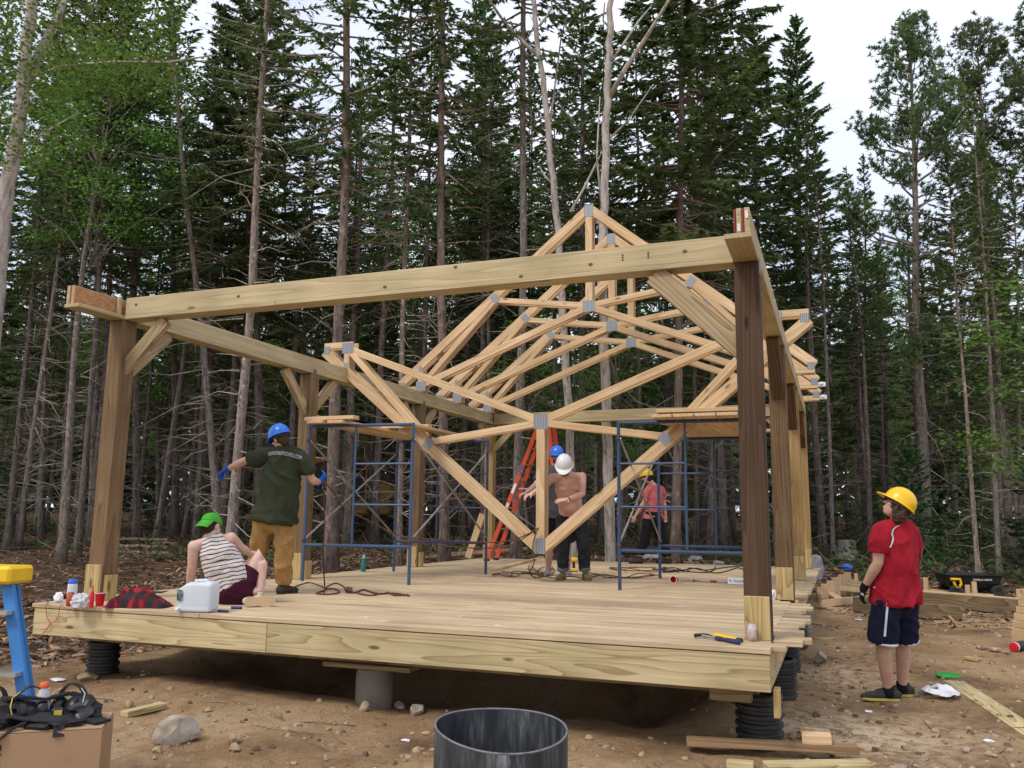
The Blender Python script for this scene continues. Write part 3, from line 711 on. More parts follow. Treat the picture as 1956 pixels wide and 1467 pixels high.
add_proto('sapling', 5.0, .03, broadleaf(15, 5.0, 1.6, 1.1, 34, lsz=.075, perc=60), 1.5, 6, (.2,.6), seed=15, wob=.2)

def place_tree(key, base, top=None, height=None, r=None, label='', name='spruce_tree', group=None, color=(1,1,1), crown=True, cat='tree', spin=None, crown_mat=None, twigs=True):
    """base: ground point, top: point the stem leans through at some height"""
    p = PROTO[key]; base = Vector(base); H = height or p['H']; s = H/p['H']
    o = bpy.data.objects.new(name, None); COL.objects.link(o); o.empty_display_size = .2
    ax = (Vector(top)-base).normalized() if top is not None else Vector((random.gauss(0,.012), random.gauss(0,.012), 1)).normalized()
    q = Vector((0,0,1)).rotation_difference(ax) @ Matrix.Rotation(spin if spin is not None else random.uniform(0, 6.28), 3, 'Z').to_quaternion()
    o.rotation_mode = 'QUATERNION'; o.rotation_quaternion = q; o.location = base; o.scale = (s, s, s)
    rs = (r/(p['r']*s)) if r else 1.0
    t = bpy.data.objects.new('trunk', p['trunk']); COL.objects.link(t); t.parent = o; t.scale = (rs, rs, 1); t.color = (*color, 1)
    for nm, k in (('limbs','limbs'), ('dead_branches','twigs'), ('crown','crown')):
        if p[k] is None or (nm == 'crown' and not crown) or (nm == 'limbs' and not crown) or (nm == 'dead_branches' and not twigs): continue
        c = bpy.data.objects.new(nm, p[k]); COL.objects.link(c); c.parent = o; c.color = (*color, 1)
        if nm != 'crown': c['kind'] = 'stuff'
        elif 'young' not in key:
            q1 = random.uniform(.82,1.18); c.scale = (q1, q1*random.uniform(.85,1.15), 1)
    return tag(o, label, cat, group)

def hero(key, xb, yb, xt, yt, wpx, d, H=None, color=(1,1,1), label=None, **k):
    b = at_depth(xb, yb, d); b.z = gz(b.x, b.y)
    tp = at_depth(xt, yt, d)
    rr = wpx/F_PX*d/2/1.05
    return place_tree(key, b, tp, H, rr, label or 'spruce tree with a bare lower trunk at the edge of the clearing', group=k.pop('group', 'spruce trees along the forest edge'), color=color, **k)
BR, GY, RD, PL = (1.05,1.0,.96), (1.3,1.27,1.24), (1.25,1.1,1.03), (1.85,1.75,1.65)
hero('spruce_d', 35,1035,112,480,13,22, color=GY, label='thin grey spruce slanting up from the clearing behind the blue stepladder')
hero('spruce_b', 78,1040,102,300,12,26, color=BR, label='slender brown spruce at the clearing beyond the yellow ladder cap')
hero('spruce_a', 118,1030,152,300,14,27, color=BR, label='brown spruce behind the corner post\'s overhanging beam end')
hero('spruce_c', 175,1030,190,300,16,24, color=GY, label='grey spruce half hidden by the brown front corner post')
hero('spruce_a', 262,1040,250,300,16,25, color=BR, label='brown spruce rising behind the cut pale logs')
hero('slim', 300,1020,384,420,13,26, color=GY, label='thin spruce leaning towards the pale tall trunk behind the green shirted man')
hero('spruce_b', 334,1030,330,200,16,28, color=BR, label='dark brown spruce above the seated person\'s shoulder')
hero('spruce_d', 425,1010,365,420,17,22, color=GY, label='crooked grey spruce trunk leaning away from the green shirted man')
hero('spruce_c', 443,1014,486,380,22,20, color=PL, label='pale grey spruce trunk rising beside the green shirted man')
hero('full', 498,1030,478,0,20,25, H=19, color=BR, label='bushy tall spruce behind the olive shirted man\'s back')
hero('spruce_b', 545,1035,545,300,10,30, color=BR, label='thin brown spruce beside the second brown post')
hero('spruce_a', 633,1037,655,250,27,19, H=20, color=RD, label='thick reddish spruce trunk behind the scaffold with the plank deck')
hero('spruce_d', 715,1040,748,300,17,25, color=BR, label='brown spruce behind the excavator\'s engine end')
hero('spruce_d', 762,1080,780,150,14,19.5, H=17, color=PL, label='slender pale spruce trunk between two thick reddish ones')
hero('spruce_a', 850,1060,847,0,22,19, H=20, color=RD, label='straight reddish spruce trunk with a flared foot by the log pile')
hero('spruce_b', 905,1040,922,300,11,28, color=BR, label='thin brown spruce between the far corner post and the log heap')
hero('slim', 938,1050,935,200,12,26, color=BR, label='thin brown spruce directly behind the far corner post')
hero('spruce_c', 986,1063,1000,0,20,19, H=21, color=GY, label='tall spotted grey spruce trunk behind the orange stepladder')
hero('spruce_d', 1020,1040,1015,200,12,30, color=BR, label='thin brown spruce seen between the orange ladder\'s legs')
hero('slim', 1075,1050,1085,150,10,30, color=BR, label='very thin brown spruce behind the white hard hat')
hero('spruce_b', 1116,1050,1108,200,18,24, color=BR, label='brown spruce between the two bare pale dead trees')
hero('spruce_d', 1225,1050,1215,150,13,25, color=GY, label='grey spruce behind the walking man in faded red')
hero('full', 1290,1058,1305,0,20,20, H=19.5, color=RD, label='spotted spruce trunk with heavy green boughs behind the yellow helmet walker')
hero('slim', 1330,1045,1330,200,12,26, color=GY, label='thin grey spruce seen through the right scaffold rungs')
hero('spruce_b', 1356,1045,1366,250,13,24, color=GY, label='spotted grey spruce seen through the scaffold beside a thinner one')
hero('slim', 1385,1040,1381,200,10,28, color=BR, label='thin brown spruce behind the planks by the dark post')
hero('full', 1452,1035,1440,150,13,25, H=15.5, color=BR, label='bushy spruce behind the dark front post')
hero('full', 1521,1030,1521,300,17,26, H=16.4, color=GY, label='full conical spruce with its pointed top against the white sky')
hero('slim', 1590,1015,1558,300,10,22, H=11, color=GY, label='thin grey spruce beside the smooth grey boulder')
hero('spruce_b', 1652,1040,1648,300,11,27, H=12.5, color=BR, label='slim brown spruce behind the fresh stump')
hero('slim', 1690,1010,1680,400,7,30, H=11, color=BR, label='very thin spruce deep behind the red jersey man')
hero('pine', 1771,1045,1737,90,24,25, H=15.6, color=GY, label='thick trunked white pine with wide airy boughs behind the red shirted man', name='pine_tree', group='white pines along the forest edge')
hero('slim', 1866,1065,1802,200,10.5,18.5, H=9.4, color=PL, label='thin pale leaning stem behind the black garden cart')
hero('slim', 1906,1062,1858,150,11,19.5, H=11, color=PL, label='thin pale stem standing beside the leaning one behind the cart')
hero('pine_b', 1911,1012,1868,120,20,27, H=16.6, color=GY, label='white pine with upswept tufted boughs behind two thin pale stems', name='pine_tree', group='white pines along the forest edge')
hero('spruce_d', 1948,1020,1935,300,10,24, H=11, color=BR, label='thin brown spruce beyond the lumber stack')
hero('pine', 2030,1040,1990,100,20,27, H=17, color=BR, label='white pine with spreading boughs at the end of the clearing', name='pine_tree', group='white pines along the forest edge')
# broadleaf trees
def lt(key, x, y, d, H, lab, r=None, top=None, name='maple_tree', grp='broadleaf trees among the spruces', color=(1.2,1.15,1.1)):
    b = at_depth(x, y, d); b.z = gz(b.x, b.y)
    return place_tree(key, b, at_depth(*top, d) if top else None, H, r, lab, name, grp, color)
lt('maple_tall', 210, 1030, 24, 15, 'bright green maple among the dark spruces')
lt('maple_b', 885, 1035, 33, 15, 'bright green maple among the dark spruces')
lt('maple', 700, 1035, 34, 17, 'bright green maple among the dark spruces')
lt('maple_b', 1190, 1040, 29, 11, 'bright green maple among the dark spruces')
lt('maple', 1400, 1040, 33, 14, 'bright green maple among the dark spruces')
lt('maple_b', 1700, 1030, 38, 13, 'bright green maple among the dark spruces')
lt('maple', 420, 1030, 36, 17, 'bright green maple among the dark spruces')
lt('maple_tall', 120, 1030, 20, 13, 'bright green maple among the dark spruces')
lt('maple_b', 790, 1035, 30, 13, 'bright green maple among the dark spruces')
lt('maple', 950, 1035, 31, 15, 'bright green maple among the dark spruces')
lt('maple_b', 590, 1035, 29, 10, 'bright green maple among the dark spruces')
lt('maple_b', 300, 1035, 33, 12, 'bright green maple among the dark spruces')
lt('sapling', 1985, 1050, 17, 6.6, 'yellow green sapling reaching over the thin pale stems', name='maple_sapling')
lt('sapling', 1180, 1045, 22, 7.5, 'light green sapling behind the tallest roof truss', name='maple_sapling')
lt('sapling', 1010, 1045, 23, 6.5, 'light green sapling behind the orange stepladder', name='maple_sapling')

# dead pale trees with bare limbs
def snag(pts, limbs, wpx, d, label, leaves=0):
    P = [at_depth(x, y, d) for x, y in pts]; P[0].z = gz(P[0].x, P[0].y)-.2
    t = thing('dead_tree', label, 'tree', P[0], 0, 'bare pale dead trees'); o = Vector(P[0])
    m = len(P); r0 = wpx/F_PX*d/2
    # resample
    Q = []; RR = []
    for i in range(m-1):
        for k in range(6): 
            u = k/6; Q.append(P[i].lerp(P[i+1], u)-o); RR.append(r0*(1.25 if i == 0 and k == 0 else 1)*(1-.55*((i+u)/(m-1))))
    Q.append(P[-1]-o); RR.append(r0*.42)
    Q = [q+Vector((random.gauss(0,.012),random.gauss(0,.012),0)) for q in Q]
    b = MB().tube(Q, RR, 9).build('trunk', M['bark_pale'], t, shade=True); b.color = (1.05,1.0,.97,1)
    for lp, w in limbs:
        LP = [at_depth(x, y, d+(i*random.uniform(-.35,.35))) for i, (x, y) in enumerate(lp)]
        n = len(LP); lim = MB().tube([p-o for p in LP], [w/F_PX*d/2*(1-.6*i/(n-1)) for i in range(n)], 6).build('limb', M['bark_pale'], t, shade=True); lim.color = (1,.97,.93,1)
    return t
snag([(1096,1058),(1090,860),(1072,560),(1064,430),(1048,250),(1030,100),(1018,0),(1006,-160)],
     [([(1033,112),(1005,85),(965,45),(938,5),(915,-40)],9), ([(1030,50),(1045,30),(1055,12),(1048,-20)],5), ([(1058,355),(1040,335),(1030,318)],5), ([(1048,250),(1058,180),(1072,70),(1082,35)],5)], 17, 18.2,
     'slender pale dead birch leaning beside the tallest roof truss')
snag([(1166,1064),(1160,860),(1150,560),(1152,420),(1158,240),(1163,100),(1167,0),(1172,-160)],
     [([(1165,185),(1195,130),(1235,70),(1275,5),(1300,-40)],11), ([(1168,118),(1190,85),(1220,40),(1245,10)],6), ([(1163,50),(1152,40),(1155,5)],6), ([(1164,265),(1200,230),(1245,165)],4.5), ([(1150,400),(1140,300),(1146,185)],6), ([(1090,405),(1115,360),(1140,310),(1150,290)],6)], 21, 17.4,
     'thick pale broken birch with bare forked limbs above the roof trusses')
gm = snag([(-45,1030),(-22,700),(4,420),(40,200),(60,20),(72,-170)],
     [([(46,165),(78,95),(112,30),(140,-40)],22), ([(62,146),(120,126),(215,118),(320,119),(412,105)],7), ([(30,290),(90,250),(150,215)],6)], 36, 14,
     'grey forked maple leaning in from the edge of the clearing with a long bare limb')
gm.name = 'maple_tree'; gm['group'] = 'broadleaf trees among the spruces'
g_ = np.random.default_rng(44); tr_ = Tri(); o_ = np.array(gm.location)
for k in range(150):
    px_, py_ = g_.uniform(-60, 330), g_.uniform(-120, 290)
    if px_ > 150 and py_ > 190: continue
    c_ = np.array(at_depth(px_, py_, 14+g_.normal(0,1.1)))-o_; n = 60; pos = c_+g_.normal(0,1,(n,3))*[.28,.28,.14]; dv = unit(g_.normal(0,1,(n,3))*[1,1,.45]); nn = unit(np.cross(dv, unit(g_.normal(0,.5,(n,3))+[0,0,1])))
    tr_.quads(pos, dv*.040*g_.uniform(.6,1.2,(n,1)), nn*.028)
cr_ = bpy.data.objects.new('crown', tr_.mesh('crown', M['leaf'])); COL.objects.link(cr_); cr_.parent = gm

# random forest behind
rg = random.Random(21); placed = []
def free(x, y, m):
    for a, b in placed:
        if (a-x)**2+(b-y)**2 < m*m: return False
    placed.append((x, y)); return True
cnt = 0
for k in range(6000):
    d = rg.uniform(24, 72) if cnt > 42 else rg.uniform(23.5, 40); a = YAW+rg.uniform(-.68, .66)
    x = CAM.x+math.sin(a)*d; y = CAM.y+math.cos(a)*d
    if not free(x, y, 1.35 if d < 40 else 2.1): continue
    P = Vector((x, y, gz(x, y))); u = project(P)[0]
    Hm = rg.uniform(13, 19) if u < 1400 else rg.uniform(8.5, 12.5)
    if u > 1400 and d > 45: Hm = rg.uniform(12, 15)
    if u <= 1400 and d > 30: Hm = rg.uniform(11, 15.5)
    key = rg.choice(['spruce_a','spruce_b','spruce_c','spruce_d','slim']) if d < 32 else rg.choice(['far','far_b','far','far_b','spruce_d','maple_b' if rg.random() < .25 else 'far'])
    c = rg.uniform(.75,1.15)
    lab = 'spruce tree standing inside the dark forest' if 'maple' not in key else 'maple tree standing inside the dark forest'
    place_tree(key, P, None, Hm, rg.uniform(.07,.15), lab, 'spruce_tree' if 'maple' not in key else 'maple_tree', 'spruces inside the forest' if 'maple' not in key else 'maples inside the forest', (c, c*.95, c*.9), spin=rg.uniform(0,6.28))
    cnt += 1
    if cnt >= 240: break
# understorey firs
for k in range(60):
    a = YAW+rg.uniform(.28, .62) if k < 34 else YAW+rg.uniform(-.65, .5); d = rg.uniform(21.5, 34) if k < 34 else rg.uniform(25, 40)
    x = CAM.x+math.sin(a)*d; y = CAM.y+math.cos(a)*d
    if not free(x, y, .9): continue
    place_tree(rg.choice(['young_fir','young_fir_b']), (x, y, gz(x, y)), None, rg.uniform(1.0, 3.4), None, 'young green fir growing under the tall trees', 'young_fir', 'young firs under the trees', cat='young tree')
# the far wood beyond reads as one mass
def far_wood():
    g = np.random.default_rng(5); tr = Tri(); tk = MB()
    for k in range(420):
        a = YAW+g.uniform(-.78,.76); d = g.uniform(74, 105); x = CAM.x+math.sin(a)*d; y = CAM.y+math.cos(a)*d; z = gz(x, y); H = g.uniform(11,17)
        n = 130; u = g.random((n,1)); h = z+H*u**.8; rr = (2.6*(1-u)+.3)*np.sqrt(g.random((n,1))); az = g.random((n,1))*6.283
        c = np.concatenate([x+rr*np.cos(az), y+rr*np.sin(az), h], 1); dv = unit(g.normal(0,1,(n,3))*[1,1,.6]); nn = unit(np.cross(dv, g.normal(0,1,(n,3))))
        tr.quads(c, dv*.65, nn*.38)
    me = tr.mesh('far_wood', M['needle']); o = bpy.data.objects.new('far_wood', me); COL.objects.link(o); tag(o, 'distant mass of dark evergreen wood behind the trees', 'forest', kind='stuff')
far_wood()

# undergrowth and slash on the forest floor
def undergrowth():
    g = np.random.default_rng(17); gr = Tri(); mo = Tri(); tw = MB()
    for k in range(900):
        a = YAW+g.uniform(-.70,.68); d = 21.5+30*g.random()**1.5; x = CAM.x+math.sin(a)*d; y = CAM.y+math.cos(a)*d; z = gz(x, y)
        right = a-YAW > .27
        if g.random() < (.75 if right else .38):
            n = int(g.integers(14,34)); h = g.uniform(.15,.55)*(1.4 if right else 1); c = np.array([x,y,z])+np.concatenate([g.normal(0,.30,(n,2)), np.abs(g.normal(0,.5,(n,1)))*h], 1)
            dv = unit(g.normal(0,1,(n,3))*[1,1,.5]); nn = unit(np.cross(dv, g.normal(0,.6,(n,3))+[0,0,1])); gr.quads(c, dv*.10, nn*.04)
        if g.random() < .8:
            for _ in range(int(g.integers(2,7))):
                az = g.random()*6.28; L = g.uniform(.4,1.8); e = g.normal(.22,.3); p = np.array([x,y,z])+[*g.normal(0,.5,2),0]; q = p+np.array([math.cos(az)*math.cos(e), math.sin(az)*math.cos(e), abs(math.sin(e))])*L
                tw.tube([p, (p+q)/2+g.normal(0,.06,3), q], [.014,.010,.004], 3, caps=False)
    o = bpy.data.objects.new('undergrowth', gr.mesh('undergrowth', M['fir'])); COL.objects.link(o); tag(o, 'low green undergrowth on the forest floor', 'undergrowth', kind='stuff')
    o = tw.build('slash', M['twig'], None); o.color = (.75,.62,.52,1); tag(o, 'dead branches strewn over the forest floor', 'branches', kind='stuff')
undergrowth()
# ------------------------------------------------------------------ scaffold towers
M['blue_steel'] = paint('blue_steel', (.038,.068,.135), .45, .2, wear=(.12,.075,.05), wscale=9, wamt=.30)
M['blue_steel_b'] = paint('bright_blue_steel', (.048,.092,.185), .45, .2, wear=(.13,.08,.05), wscale=9, wamt=.4)
M['dull_steel'] = paint('galvanised_tube', (.33,.33,.33), .45, .6, wear=(.14,.10,.075), wscale=7, wamt=.4)
M['rust'] = paint('rusty_lock', (.09,.045,.03), .8, .2, wear=(.16,.08,.05))
M['black'] = paint('black_plastic', (.014,.014,.015), .5, wear=(.03,.03,.03))
M['rubber'] = paint('rubber', (.02,.02,.02), .85, wear=(.06,.05,.04), wscale=12, wamt=.4)
FH_ = 2.03
def scaffold(fl, fr, rl, rr, side, label, planks):
    base = (Vector(fl)+Vector(rr))/2
    t = thing('scaffold_tower', label, 'scaffold', base, 0, 'blue steel scaffold towers'); o = Vector(t.location)
    def fr_(L, Rr, mat):
        L, Rr = Vector(L)-o, Vector(Rr)-o; d = (Rr-L); z = lambda P, h: P+Vector((0,0,h))
        for P in (L, Rr):
            MB().tube([z(P,0), z(P,FH_-.01)], .0215, 10).build('leg', mat, t, shade=35)
        MB().tube([z(L,FH_-.03), z(Rr,FH_-.03)], .0215, 10).build('top_rail', mat, t, shade=35)
        MB().tube([z(L,.46), z(Rr,.46)], .0215, 10).build('bottom_rail', mat, t, shade=35)
        # ladder side: inner stile with two rungs
        a, b = (L+d*.46, Rr) if side == 'R' else (Rr-d*.46, L)
        MB().tube([z(a,.48), z(a,FH_-.04)], .016, 8).build('stile', mat, t, shade=35)
        for h in (.98, 1.50): MB().tube([z(a,h), z(b,h)], .0135, 8).build('rung', mat, t, shade=35)
        for P in (L, Rr):
            for h in (.52, FH_-.22):
                MB().box(P+Vector((0,-.01,h)), (.035,.06,.04)).build('brace_lock', M['rust'], t, bevel=.006)
    fr_(fl, fr, M['blue_steel_b'] if side == 'R' else M['blue_steel']); fr_(rl, rr, M['blue_steel'])
    for a, b in ((fl, rl), (fr, rr)):
        a, b = Vector(a)-o, Vector(b)-o; inx = Vector((.02,0,0))
        MB().tube([a+Vector((.02,0,FH_-.22)), b+Vector((.02,0,.52))], .0135, 8).build('cross_brace', M['rust' if a == 0 else 'dull_steel'], t, shade=35)
        MB().tube([a+Vector((-.012,0,.52)), b+Vector((-.012,0,FH_-.22))], .0135, 8).build('cross_brace', M['dull_steel'], t, shade=35)
    return t
Z0 = DECK
sc1 = scaffold((.55,3.51,Z0), (2.03,3.62,Z0), (.60,5.85,Z0), (2.08,5.98,Z0), 'R', 'blue scaffold tower with loose planks beside the green shirted man', 1)
sc2 = scaffold((4.57,4.15,Z0), (6.05,4.24,Z0), (4.61,6.42,Z0), (6.09,6.50,Z0), 'L', 'blue scaffold tower with stacked planks beside the dark front post', 1)
zt = Z0+FH_-.008
def plank(a, b, w, h, mat, lab, up=(0,0,1), grp='loose planks', name='plank', z=None):
    a, b = Vector(a), Vector(b); c = (a+b)/2
    t = board(name, a, b, w, h, M[mat], None, up=up); return tag(t, lab, 'plank', grp)
zp = zt+.019
plank((.72,3.36,zp+.0), (.80,6.25,zp+.0), .24, .038, 'spf', 'pale plank bridging the scaffold beside the green shirted man, next to the post')
plank((1.00,3.40,zp), (1.10,6.2,zp), .24, .038, 'spf', 'pale plank bridging the scaffold beside the green shirted man, middle one')
plank((.50,3.52,zp+.055), (1.26,3.50,zp+.055), .14, .05, 'spf', 'short thick board lying across the scaffold planks near the green shirted man')
plank((1.02,4.6,zp+.05), (1.75,4.66,zp+.05), .14, .045, 'spf', 'short thick board lying halfway along the scaffold planks')
plank((1.72,3.9,zp-.0), (1.78,6.2,zp), .20, .038, 'spf', 'pale plank on the scaffold, hanging inward of the other planks')
for i, x in enumerate((5.15, 5.40, 5.65, 5.90)):
    plank((x,3.9,zp), (x+.02,6.75,zp), .235, .038, 'spf', 'pale plank laid in the row on the scaffold beside the dark front post', grp='planks on the scaffold by the dark post')
plank((5.08,3.98,zp+.06), (6.12,4.02,zp+.06), .14, .045, 'spf', 'board lying across the plank row on the scaffold by the dark post')
plank((5.0,6.42,zp+.055), (6.25,6.5,zp+.055), .14, .04, 'spf', 'board across the far end of the plank row by the dark post')

# ------------------------------------------------------------------ orange stepladder
M['orange'] = paint('orange_fibreglass', (.62,.075,.025), .5, wear=(.5,.06,.025), wscale=20, wamt=.4)
M['alu'] = paint('aluminium', (.5,.5,.5), .4, .8, wear=(.38,.37,.36))
M['sticker'] = paint('white_sticker', (.7,.7,.7), .5, wear=(.45,.45,.47), wscale=60)
M['sticker_y'] = paint('yellow_sticker', (.75,.55,.03), .5, wear=(.1,.08,.02), wscale=60, wamt=.3)
M['navy_sticker'] = paint('navy_sticker', (.05,.05,.16), .5, wear=(.6,.6,.65), wscale=40, wamt=.5)
def stepladder(fx0, fx1, y0, y1, topx, ztop, zb, mats, label, name='stepladder', rail_w=.085, steps=8, cap=None):
    """A-frame seen from its side: spread along X, rails apart along Y"""
    cx = (fx0+fx1)/2; t = thing(name, label, 'ladder', (cx, (y0+y1)/2, zb)); o = Vector(t.location)
    ym = (y0+y1)/2; ty = .17
    for fx, s in ((fx0, -1), (fx1, 1)):
        ends = []
        for yy, tyy in ((y0, ym-ty), (y1, ym+ty)):
            a = Vector((fx, yy, zb+.03))-o; b = Vector((topx+.07*s, tyy, ztop-.05))-o
            r = board('rail', a+o, b+o, .03, rail_w, mats[0], t, up=(1,0,0)); ends.append((a, b))
            MB().box(a+Vector((0,0,-.005)), (.11,.045,.055)).build('foot', M['rubber'], t, bevel=.008)
        n = steps if s == -1 else 4
        for k in range(n):
            u = (k+.9)/(n+.7); a = ends[0][0].lerp(ends[0][1], u); b = ends[1][0].lerp(ends[1][1], u)
            MB().bar(a, b, .075 if s == -1 else .03, .025).build('step', M['alu'], t)
    for yy in (ym-ty-.02, ym+ty+.02):
        a = Vector((fx0*.45+topx*.55, yy, zb+(ztop-zb)*.5))-o; b = Vector((fx1*.45+topx*.55, yy, zb+(ztop-zb)*.5))-o
        MB().bar(a, b, .006, .02).build('spreader', M['alu'], t)
    MB().box(Vector((topx, ym, ztop-.035))-o, (.24, 2*ty+.10, .07)).build('top_cap', cap or mats[0], t, bevel=.012)
    return t
ol = stepladder(.62, 2.15, 9.55, 10.05, on_axis(1045,800,1,9.8).x, on_axis(1045,797,1,9.8).z, DECK, [M['orange']], 'tall orange fibreglass stepladder standing at the far end of the deck')
o = Vector(ol.location); a = Vector((.62,9.55,DECK+.03)); b = Vector((on_axis(1045,800,1,9.8).x-.07, 9.63, on_axis(1045,797,1,9.8).z-.05))
for u, mt, hh, nm in ((.60,'navy_sticker',.2,'logo_sticker'), (.47,'sticker',.2,'sticker'), (.37,'sticker',.09,'sticker'), (.27,'sticker_y',.13,'warning_sticker')):
    P = a.lerp(b, u); q = a.lerp(b, u+hh/(b-a).length); MB().bar(P-o+Vector((0,-.0185,0)), q-o+Vector((0,-.0185,0)), .003, .055, up=(1,0,0)).build(nm, M[mt], ol)

# ------------------------------------------------------------------ blue stepladder with yellow cap, left foreground
M['blue_fg'] = paint('blue_fibreglass', (.045,.20,.50), .45, wear=(.035,.15,.4), wscale=14, wamt=.4)
M['yellow_cap'] = paint('yellow_plastic', (.80,.50,.015), .4, wear=(.7,.42,.015))
def fg_ladder():
    d = 4.85; t0 = at_depth(15, 1113, d); t1 = at_depth(47, 1338, d-.12)
    ft = t1 + (t1-t0).normalized()*((t1.z-gz(t1.x,t1.y)-.02)/max(.2,-(t1-t0).normalized().z))
    t = thing('blue_stepladder', 'blue stepladder with a yellow top cap beside the cardboard box', 'ladder', (ft.x, ft.y, ft.z)); o = Vector(t.location)
    vx = (_r2*.985 - _fw*.17); vx.z = 0; vx.normalize(); vy = Vector((-vx.y, vx.x, 0))
    lw = .46
    tops = [t0, t0-vx*(lw*.62)]; feet = [ft, ft-vx*lw-vx*.12]
    for P, Q in zip(feet, tops):
        r = board('rail', P, Q, .075, .028, M['blue_fg'], t, up=vy); 
        MB().bar(P-o+vy*.03-vx*.033, Q-o+vy*.03-vx*.033, .05, .008, up=vx).build('rail_flange', M['blue_fg'], t)
        # rear rails
        fwh = Vector((P.x-CAM.x, P.y-CAM.y, 0)).normalized(); Pr = P+fwh*.62; board('rear_rail', Pr, Q+vy*.05, .05, .025, M['blue_fg'], t, up=vy)
        MB().box(P-o+Vector((0,0,.0)), (.09,.05,.05)).build('foot', M['rubber'], t, bevel=.008)
    for k in range(3):
        u = .29+.285*k; A = feet[0].lerp(tops[0], u); B = feet[1].lerp(tops[1], u)
        MB().bar(A-o-vy*.028+vx*.02, B-o-vy*.028, .075, .022).build('step', M['alu'], t)
    c = (tops[0]+tops[1])/2 + Vector((0,0,.045)); mm = Matrix((vx, vy, Vector((0,0,1)))).transposed()
    MB().box(c-o+vx*.02+vy*.03, ((tops[0]-tops[1]).length+.085, .20, .10), mm).build('top_cap', M['yellow_cap'], t, bevel=.016)
    for dx in (.02, .12):
        MB().ball(tops[0]-o-vy*.093-vx*(dx-.04)+Vector((0,0,.02+.02*(dx>.1))), .006, 8).build('rivet', M['alu'], t)
    return t
fg_ladder()

# ------------------------------------------------------------------ cardboard box with safety gear
M['card'] = paint('cardboard', (.36,.225,.125), .85, wear=(.31,.19,.10), wscale=3, wamt=.6)
M['ink_blue'] = paint('blue_print', (.03,.03,.09), .8)
BXD = 4.25
def fg_box():
    c = at_depth(195, 1393, BXD); top = c.z
    ux = (_r2.copy()*.955 + _fw*.29); ux.z = 0; ux.normalize(); uy = Vector((-ux.y, ux.x, 0))
    w, dp = .62, .38; z0 = gz(c.x, c.y)-.01; h = top-z0
    cen = c - ux*(w/2) + uy*(dp/2); cen.z = z0
    t = thing('cardboard_box', 'brown cardboard box under the pile of black ear muffs and straps', 'box', cen, math.atan2(ux.y, ux.x))
    mb = MB(); th = .005
    for s in (-1, 1):
        mb.box((0, s*(dp/2-th/2), h/2), (w, th, h)); mb.box((s*(w/2-th/2), 0, h/2), (th, dp-2*th-.001, h))
    mb.box((0,0,th/2+.001), (w-2*th-.002, dp-2*th-.002, th)).build('carton', M['card'], t)
    for s in (-1, 1):
        f = MB().box((0, s*(dp/4-.002), h+.004), (w-.004, dp/2-.01, .004)).build('flap', M['card'], t)
    text_mesh('printed_letters', 'SNOC', .085, M['ink_blue'], t, Matrix.Translation((-.165, -dp/2-.0015, h-.16)) @ Matrix.Rotation(R(90),4,'X') @ Matrix.Rotation(R(-90),4,'Z'), .0005, True)
    return t, cen, ux, uy, top
bxt, bc, bux, buy, btop = fg_box()
def bp(x, y, z): return Vector((bc.x, bc.y, 0)) + bux*x + buy*y + Vector((0,0,btop+.008+z))
M['muff'] = paint('black_muff', (.016,.016,.018), .38, wear=(.03,.03,.03), wscale=20)
M['webbing'] = paint('black_webbing', (.012,.012,.013), .8, wear=(.035,.032,.03), wscale=30)
M['yel_wire'] = paint('yellow_wire', (.6,.45,.05), .4)
M['grey_tape'] = paint('grey_tape', (.16,.13,.12), .7)
def earmuffs(x, y, z, rz, label, yellow):
    P = bp(x, y, z); t = thing('ear_muffs', label, 'ear muffs', P, math.atan2(bux.y, bux.x)+rz, 'ear muffs on the box')
    for s in (-1, 1):
        mm = Matrix.Rotation(R(90), 3, 'Y'); pr = [(.001,-.035),(.035,-.033),(.050,-.018),(.053,.0),(.050,.012),(.034,.016),(.03,.020),(.001,.020)]
        MB().lathe([(r*1.0, q*s) for r, q in (pr if s == 1 else pr[::-1])], 20, (s*.052-.0, 0, .055), mm).build('ear_cup', M['muff'], t, shade=40)
        w = [Vector((s*.09, -.03, .03)), Vector((s*.105,-.02,.09)), Vector((s*.09,.01,.13)), Vector((s*.05,.03,.15))]
        MB().tube(w, .0028, 6).build('wire', M['yel_wire' if yellow else 'alu'], t)
    arc = [Vector((.085*math.cos(a), .035, .06+.11*math.sin(a))) for a in np.linspace(.15, math.pi-.15, 14)]
    mb = MB()
    for p, q in zip(arc[:-1], arc[1:]): mb.bar(p, q, .034, .006, up=(p+q-2*Vector((0,.035,.06))).normalized())
    mb.build('headband', M['muff'], t)
    return t
earmuffs(-.06, .02, .0, .5, 'black ear muffs with yellow wires in the middle of the gear pile', True)
earmuffs(.10, .06, .0, -.5, 'black ear muffs with a grey taped headband beside the yellow wired ones', False)
earmuffs(-.24, .09, .0, .9, 'black ear muffs behind the folded straps next to the blue ladder', False)
def strap(pts, w, label, th=.006, mat='webbing', cat='strap', name='webbing_strap'):
    P = [bp(*q) for q in pts]; c = P[0].copy(); mb = MB()
    Q = []
    for i in range(len(P)-1):
        for k in range(5): Q.append(P[i].lerp(P[i+1], k/5))
    Q.append(P[-1])
    for a, b in zip(Q[:-1], Q[1:]): mb.bar(a-c, b-c+(b-a)*.15, w, th)
    o = mb.build(name, M[mat], None, loc=c); return tag(o, label, cat)
strap([(-.30,-.06,.03),(-.2,-.05,.06),(-.05,-.10,.04),(.06,-.14,.035),(.11,-.17,.02),(.115,-.196,-.03)], .05, 'black webbing strap drooping over the edge of the cardboard box')
strap([(-.05,-.12,.03),(-.10,-.17,.012),(-.13,-.197,-.015),(-.18,-.205,-.06)], .022, 'thin frayed black strap hanging down the printed side of the box')
